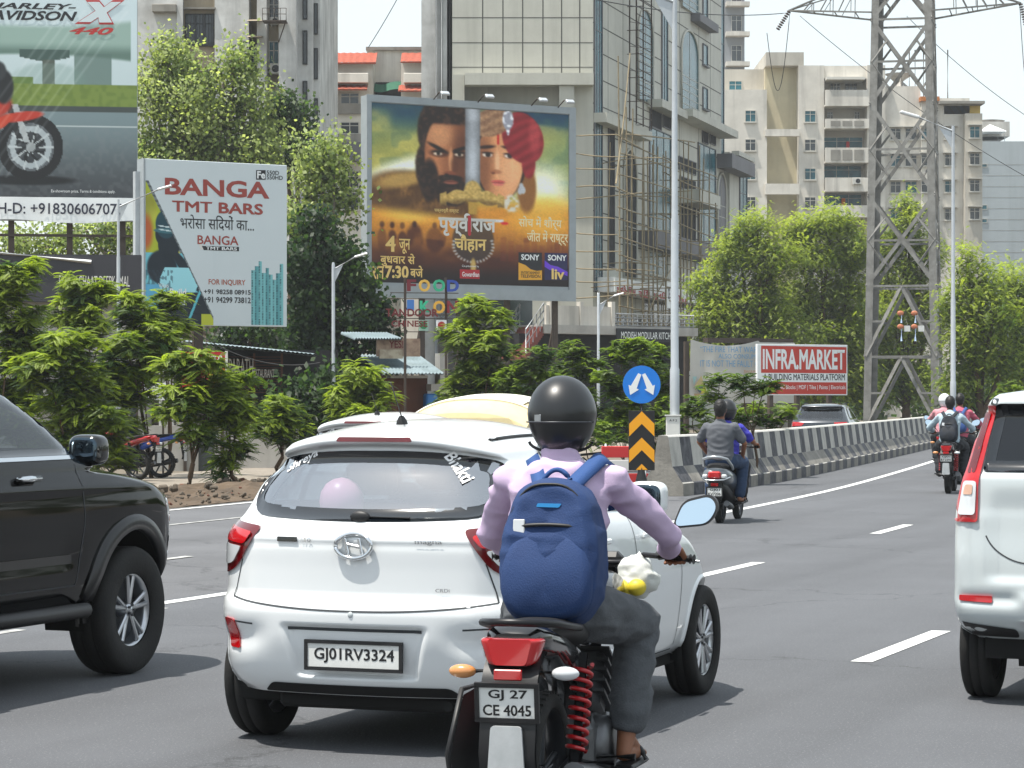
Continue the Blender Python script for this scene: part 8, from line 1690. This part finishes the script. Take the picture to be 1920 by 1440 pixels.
def tree(name, label, bx, Y, blobs, style, seed, trunk=.09, group=None, cat='tree', dens=None, base_z=0.):
    r = np.random.default_rng(seed); st = STY[style]; p0 = W(bx, HY, Y); root = thing(name, label, cat, (p0.x, Y, base_z), 0, group); Vs, Cs, Ns = [], [], []; px = Y / F
    mb = MB(); B = [(np.array([(x - bx) * px, r.normal() * .25 * rx * px, H - (y - HY) * px - base_z]), rx * px, ry * px) for x, y, rx, ry in blobs]; zmin = min(b[0][2] - b[2] * .4 for b in B); fork = max(.25, zmin * (.55 if zmin > .8 else .3)); fk = Vector((r.normal() * .05, 0, fork))
    mb.tube([(0, 0, -.05), (r.normal() * .03, r.normal() * .03, fork * .5), fk], [trunk * 1.15, trunk, trunk * .85], 0, 9)
    zt = max(b[0][2] + b[2] for b in B)
    for c, rx, rz in B:
        e = Vector(c); m = fk + (e - fk) * .5 + Vector(r.normal(size=3)) * rx * .18; mb.tube([fk, m, e], [trunk * .62, trunk * .42, trunk * .2], 0, 6)
        n = max(5, int((dens or st['dens']) * rx * rz)); U = nrm(r.normal(size=(n, 3))); rad = r.uniform(.25, 1, (n, 1)) ** .5 * r.uniform(.82, 1.12, (n, 1)); lob = nrm(r.normal(size=(7, 3))); rad = rad * (.74 + .48 * np.clip((U @ lob.T).max(1), 0, 1)[:, None] ** 5); Q = c + U * rad * [rx, rx * .9, rz]
        Q = Q[Q[:, 2] > .08]; n = len(Q)
        for q in Q[::st['twig']]: mb.tube([e, (e + Vector(q)) / 2 + Vector(r.normal(size=3)) * .1 * rx, Vector(q)], [trunk * .14, trunk * .1, trunk * .05], 0, 4, False)
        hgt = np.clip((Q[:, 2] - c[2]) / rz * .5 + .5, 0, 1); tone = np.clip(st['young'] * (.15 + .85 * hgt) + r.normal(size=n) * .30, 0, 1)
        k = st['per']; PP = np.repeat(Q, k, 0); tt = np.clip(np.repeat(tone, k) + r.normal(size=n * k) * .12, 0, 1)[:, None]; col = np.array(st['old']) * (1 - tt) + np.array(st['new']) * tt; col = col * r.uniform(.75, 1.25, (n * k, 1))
        if style in ('peepal', 'dark'): V, C = leaves(r, PP + r.normal(size=PP.shape) * st['spread'], st['len'], col)
        else:
            az = r.uniform(0, 2 * np.pi, n * k); el = r.uniform(*st['el'], n * k); D = np.stack([np.cos(az) * np.cos(el), np.sin(az) * np.cos(el), np.sin(el)], 1); V, C = sprays(r, PP + r.normal(size=PP.shape) * st['spread'], D, st['len'], st['wid'], st['K'], st['droop'], col, st['lw'])
        g_ = nrm(np.cross(V[:, 1] - V[:, 0], V[:, 3] - V[:, 0])); on = nrm(nrm(V[:, 2] - c) + [0, 0, .35]); g_ *= np.where((g_ * on).sum(1) < 0, -1, 1)[:, None]; Ns.append(nrm(on * (1 - st['leafn']) + g_ * st['leafn']))
        Vs.append(V); Cs.append(C)
    mb.build('trunk', M_BARK if style != 'peepal' else M_BARKG, root, fix=False); quads('crown', np.concatenate(Vs), np.concatenate(Cs), root, np.concatenate(Ns)); return root
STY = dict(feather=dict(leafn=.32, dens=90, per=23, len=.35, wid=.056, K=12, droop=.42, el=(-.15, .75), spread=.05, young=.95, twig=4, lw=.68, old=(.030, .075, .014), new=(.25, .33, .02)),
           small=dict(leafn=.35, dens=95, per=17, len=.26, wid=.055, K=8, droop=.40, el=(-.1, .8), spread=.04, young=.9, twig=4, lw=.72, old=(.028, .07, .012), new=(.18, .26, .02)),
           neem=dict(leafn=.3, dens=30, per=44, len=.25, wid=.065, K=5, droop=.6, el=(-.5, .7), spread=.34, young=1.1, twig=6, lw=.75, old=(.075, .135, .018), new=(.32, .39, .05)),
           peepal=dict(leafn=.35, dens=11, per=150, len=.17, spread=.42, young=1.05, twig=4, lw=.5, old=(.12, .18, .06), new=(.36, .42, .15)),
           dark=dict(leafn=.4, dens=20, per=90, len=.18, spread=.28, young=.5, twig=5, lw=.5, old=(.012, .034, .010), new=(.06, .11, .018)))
GY, GB, GN = 'young trees along the service road', 'shrubs along the median and service road', 'large trees behind the boards'
for i, (bx, Y, lab, bl) in enumerate((
    (42, 52.5, 'young feathery tree at the left picture edge, its crown above the black car roof', [(35, 525, 58, 42), (20, 600, 72, 52), (62, 660, 55, 50), (15, 700, 70, 60), (40, 780, 65, 55), (70, 840, 50, 44)]),
    (128, 49.0, 'young feathery tree with wide layered crown second from the left picture edge', [(130, 650, 62, 42), (95, 700, 62, 48), (165, 712, 52, 46), (120, 770, 66, 50), (150, 830, 60, 45), (190, 790, 50, 50), (205, 850, 46, 38), (90, 850, 50, 36)]),
    (152, 57.0, 'young feathery tree whose high round crown covers part of the charcoal fascia', [(150, 545, 50, 38), (190, 560, 30, 26), (125, 590, 45, 36), (170, 610, 46, 40)]),
    (285, 52.8, 'young feathery tree with a bare leaning trunk beside the parked motorcycles', [(245, 585, 46, 38), (240, 650, 55, 44), (290, 640, 40, 36), (215, 720, 55, 55), (255, 720, 45, 45), (210, 800, 45, 55)]),
    (318, 54.5, 'young feathery tree in front of the lower left corner of the steel bars board', [(312, 565, 32, 24), (300, 610, 42, 32), (335, 618, 30, 24), (300, 660, 40, 34)]),
    (356, 46.9, 'slender young tree with two thin stems standing on the soil heap', [(385, 685, 46, 36), (330, 690, 42, 34), (400, 745, 52, 40), (345, 760, 50, 40), (370, 815, 42, 28)]),
    (442, 47.5, 'leaning yellow-green young tree just left of the white hatchback', [(430, 715, 40, 26), (450, 770, 36, 36), (420, 790, 30, 30), (445, 835, 30, 32), (425, 880, 34, 26)]),
    (522, 54.0, 'rounded young tree above the left shoulder of the white hatchback', [(520, 765, 42, 32), (500, 805, 40, 34), (545, 810, 34, 32)]),
    (680, 62.0, 'low rounded young tree in front of the brown food stall', [(675, 715, 52, 30), (640, 755, 40, 36), (700, 750, 46, 36), (670, 790, 50, 36)]),
    (905, 66.0, 'upright bushy tree between the food stall and the red stairs', [(890, 580, 34, 32), (935, 600, 30, 32), (875, 635, 42, 42), (925, 655, 44, 42), (885, 700, 52, 40), (940, 720, 44, 36), (860, 745, 40, 26)]))):
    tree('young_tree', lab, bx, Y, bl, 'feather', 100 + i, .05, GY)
for i, (bx, Y, lab, bl) in enumerate((
    (1000, 64., 'yellow-green shrub to the left of the black riding helmet', [(1000, 672, 40, 30), (970, 715, 44, 36), (1020, 722, 44, 36), (1000, 765, 60, 34)]),
    (1075, 66., 'round-headed shrub directly above the black riding helmet', [(1075, 655, 32, 24), (1060, 700, 40, 34), (1105, 690, 34, 34), (1080, 750, 56, 40), (1120, 790, 46, 40)]),
    (1175, 59., 'leafy shrub behind the round blue arrow sign', [(1165, 660, 34, 24), (1195, 655, 28, 20), (1150, 705, 40, 36), (1205, 690, 40, 34), (1170, 755, 50, 40), (1150, 810, 44, 34)]),
    (1232, 63., 'tall shrub between the blue arrow sign and the tall street lamp', [(1230, 665, 24, 26), (1240, 710, 28, 34), (1225, 760, 36, 36), (1235, 810, 36, 34)]),
    (1305, 52., 'bushy shrub behind the barrier beneath the torn banner', [(1300, 762, 34, 24), (1275, 790, 32, 26), (1325, 795, 32, 22)]),
    (1352, 50.5, 'thin young plant with one tuft of leaves in front of the torn banner', [(1348, 722, 24, 20), (1340, 745, 16, 12)]),
    (1418, 50., 'forked young plant with bare stem left of the red board', [(1392, 712, 20, 16), (1434, 722, 20, 16), (1415, 735, 26, 14)]),
    (1425, 54.5, 'low hedge-like shrub behind the barrier under the red board', [(1395, 778, 36, 22), (1440, 776, 34, 22), (1475, 772, 22, 18)]),
    (1095, 56., 'low dark shrub hidden behind the black riding helmet', [(1050, 800, 50, 34), (1100, 825, 40, 26)]))):
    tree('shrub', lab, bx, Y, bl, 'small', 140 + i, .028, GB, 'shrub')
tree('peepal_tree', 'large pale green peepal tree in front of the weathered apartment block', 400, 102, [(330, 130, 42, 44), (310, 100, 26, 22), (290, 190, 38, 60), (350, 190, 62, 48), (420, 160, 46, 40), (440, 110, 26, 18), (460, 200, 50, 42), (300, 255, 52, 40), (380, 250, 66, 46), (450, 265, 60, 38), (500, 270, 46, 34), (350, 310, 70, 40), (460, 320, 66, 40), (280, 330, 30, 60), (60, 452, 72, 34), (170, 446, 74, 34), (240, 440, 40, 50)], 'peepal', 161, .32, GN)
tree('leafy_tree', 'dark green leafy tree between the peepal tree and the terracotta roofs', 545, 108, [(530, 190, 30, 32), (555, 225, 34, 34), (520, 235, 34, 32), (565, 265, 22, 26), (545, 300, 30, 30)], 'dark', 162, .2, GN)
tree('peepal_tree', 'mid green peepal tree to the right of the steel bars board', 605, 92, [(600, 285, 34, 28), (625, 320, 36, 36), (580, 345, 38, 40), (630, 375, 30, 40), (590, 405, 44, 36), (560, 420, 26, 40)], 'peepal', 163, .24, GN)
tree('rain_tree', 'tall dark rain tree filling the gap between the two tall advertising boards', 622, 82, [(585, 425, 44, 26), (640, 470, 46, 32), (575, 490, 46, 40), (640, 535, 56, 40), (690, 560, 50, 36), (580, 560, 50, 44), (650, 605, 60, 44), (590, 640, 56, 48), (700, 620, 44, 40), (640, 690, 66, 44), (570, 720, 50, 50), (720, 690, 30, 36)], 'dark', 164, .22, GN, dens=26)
tree('shrub', 'dark bushy shrub below the small street lamp between the two boards', 590, 66, [(560, 770, 46, 40), (600, 740, 40, 40), (615, 800, 40, 40), (570, 820, 50, 36)], 'dark', 190, .05, GB, 'shrub', dens=34)
tree('leafy_tree', 'dark leafy tree behind the dark slatted restaurant shack', 470, 88, [(430, 655, 46, 30), (500, 640, 50, 26), (560, 640, 46, 40), (470, 620, 60, 26)], 'dark', 165, .18, GN)
for i, (bx, Y, lab, bl) in enumerate((
    (1400, 126, 'broad bright green neem tree above the torn banner', [(1420, 430, 46, 28), (1390, 480, 62, 40), (1450, 490, 54, 44), (1350, 540, 50, 44), (1420, 560, 70, 50), (1330, 600, 42, 40), (1390, 620, 60, 44), (1460, 620, 60, 50), (1340, 650, 40, 36), (1440, 690, 60, 40)]),
    (1540, 132, 'broad bright green neem tree above the red board', [(1500, 440, 44, 36), (1560, 425, 56, 34), (1540, 490, 62, 44), (1600, 470, 44, 44), (1510, 560, 60, 50), (1590, 560, 52, 56), (1540, 630, 66, 44), (1600, 640, 44, 60), (1610, 710, 40, 50), (1540, 720, 60, 40)]),
    (1700, 146, 'neem tree seen through the legs of the steel pylon', [(1704, 385, 16, 30), (1700, 430, 44, 34), (1660, 470, 40, 44), (1730, 480, 44, 44), (1690, 540, 66, 46), (1650, 600, 50, 50), (1740, 600, 50, 60), (1690, 660, 66, 46), (1650, 720, 50, 44), (1730, 720, 50, 44)]),
    (1838, 108, 'wide green neem tree to the right of the second tall street lamp', [(1815, 490, 22, 30), (1840, 530, 42, 40), (1800, 570, 30, 50), (1860, 590, 52, 44), (1810, 640, 40, 50), (1860, 665, 54, 46), (1815, 710, 42, 40), (1790, 735, 30, 26)]),
    (1905, 112, 'green neem tree cut by the right picture edge', [(1900, 535, 40, 34), (1930, 580, 44, 50), (1895, 620, 40, 40), (1930, 670, 44, 44), (1895, 700, 36, 34)]))):
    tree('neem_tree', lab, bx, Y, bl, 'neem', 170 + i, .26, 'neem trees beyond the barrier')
tree('shrub', 'light green shrub behind the barrier at the right picture edge', 1895, 92, [(1890, 725, 26, 16), (1912, 738, 24, 18), (1875, 745, 18, 12)], 'small', 180, .03, GB, 'shrub', dens=20)
# far tree line that closes the view at ground level, plus an added unseen row
r = np.random.default_rng(77); Vs, Cs = [], []
for k in range(240):
    x = r.uniform(-60, 95); y = 190 + r.uniform(0, 12);
    if k > 150: q_ = road_pt(r.uniform(-12, 150), 27 + r.uniform(0, 5)); x, y = q_.x, q_.y  # unseen row added beside the road, to be mirrored in the black car
    n = 150; c = np.array([x, y, r.uniform(.4, 3.4)]); P = c + r.normal(size=(n, 3)) * [1.0, 1.0, .8]; P[:, 2] = np.abs(P[:, 2]); t = r.uniform(.1, .7, (n, 1)); V, C = leaves(r, P, .55, np.array([.02, .05, .012]) * (1 - t) + np.array([.08, .13, .02]) * t); Vs.append(V); Cs.append(C)
o = quads('treeline', np.concatenate(Vs), np.concatenate(Cs), None); tag(o, 'far low dark greenery behind barrier and boards, with an unseen row added at right', 'greenery', None, 'stuff')
# ------------------------------------------------------------------ thin summer haze over the far blocks
m = bpy.data.materials.new('haze_air'); m.use_nodes = True; t = m.node_tree; t.nodes.clear(); ou = t.nodes.new('ShaderNodeOutputMaterial'); vp = t.nodes.new('ShaderNodeVolumePrincipled'); vp.inputs['Color'].default_value = (.92, .96, 1, 1); vp.inputs['Density'].default_value = .00032; vp.inputs['Anisotropy'].default_value = .2; t.links.new(vp.outputs[0], ou.inputs['Volume'])
hb = MB(); hb.box(-950, 950, -70, 1560, -1.3, 95); hz_ = hb.build('haze', m); tag(hz_, kind='stuff')
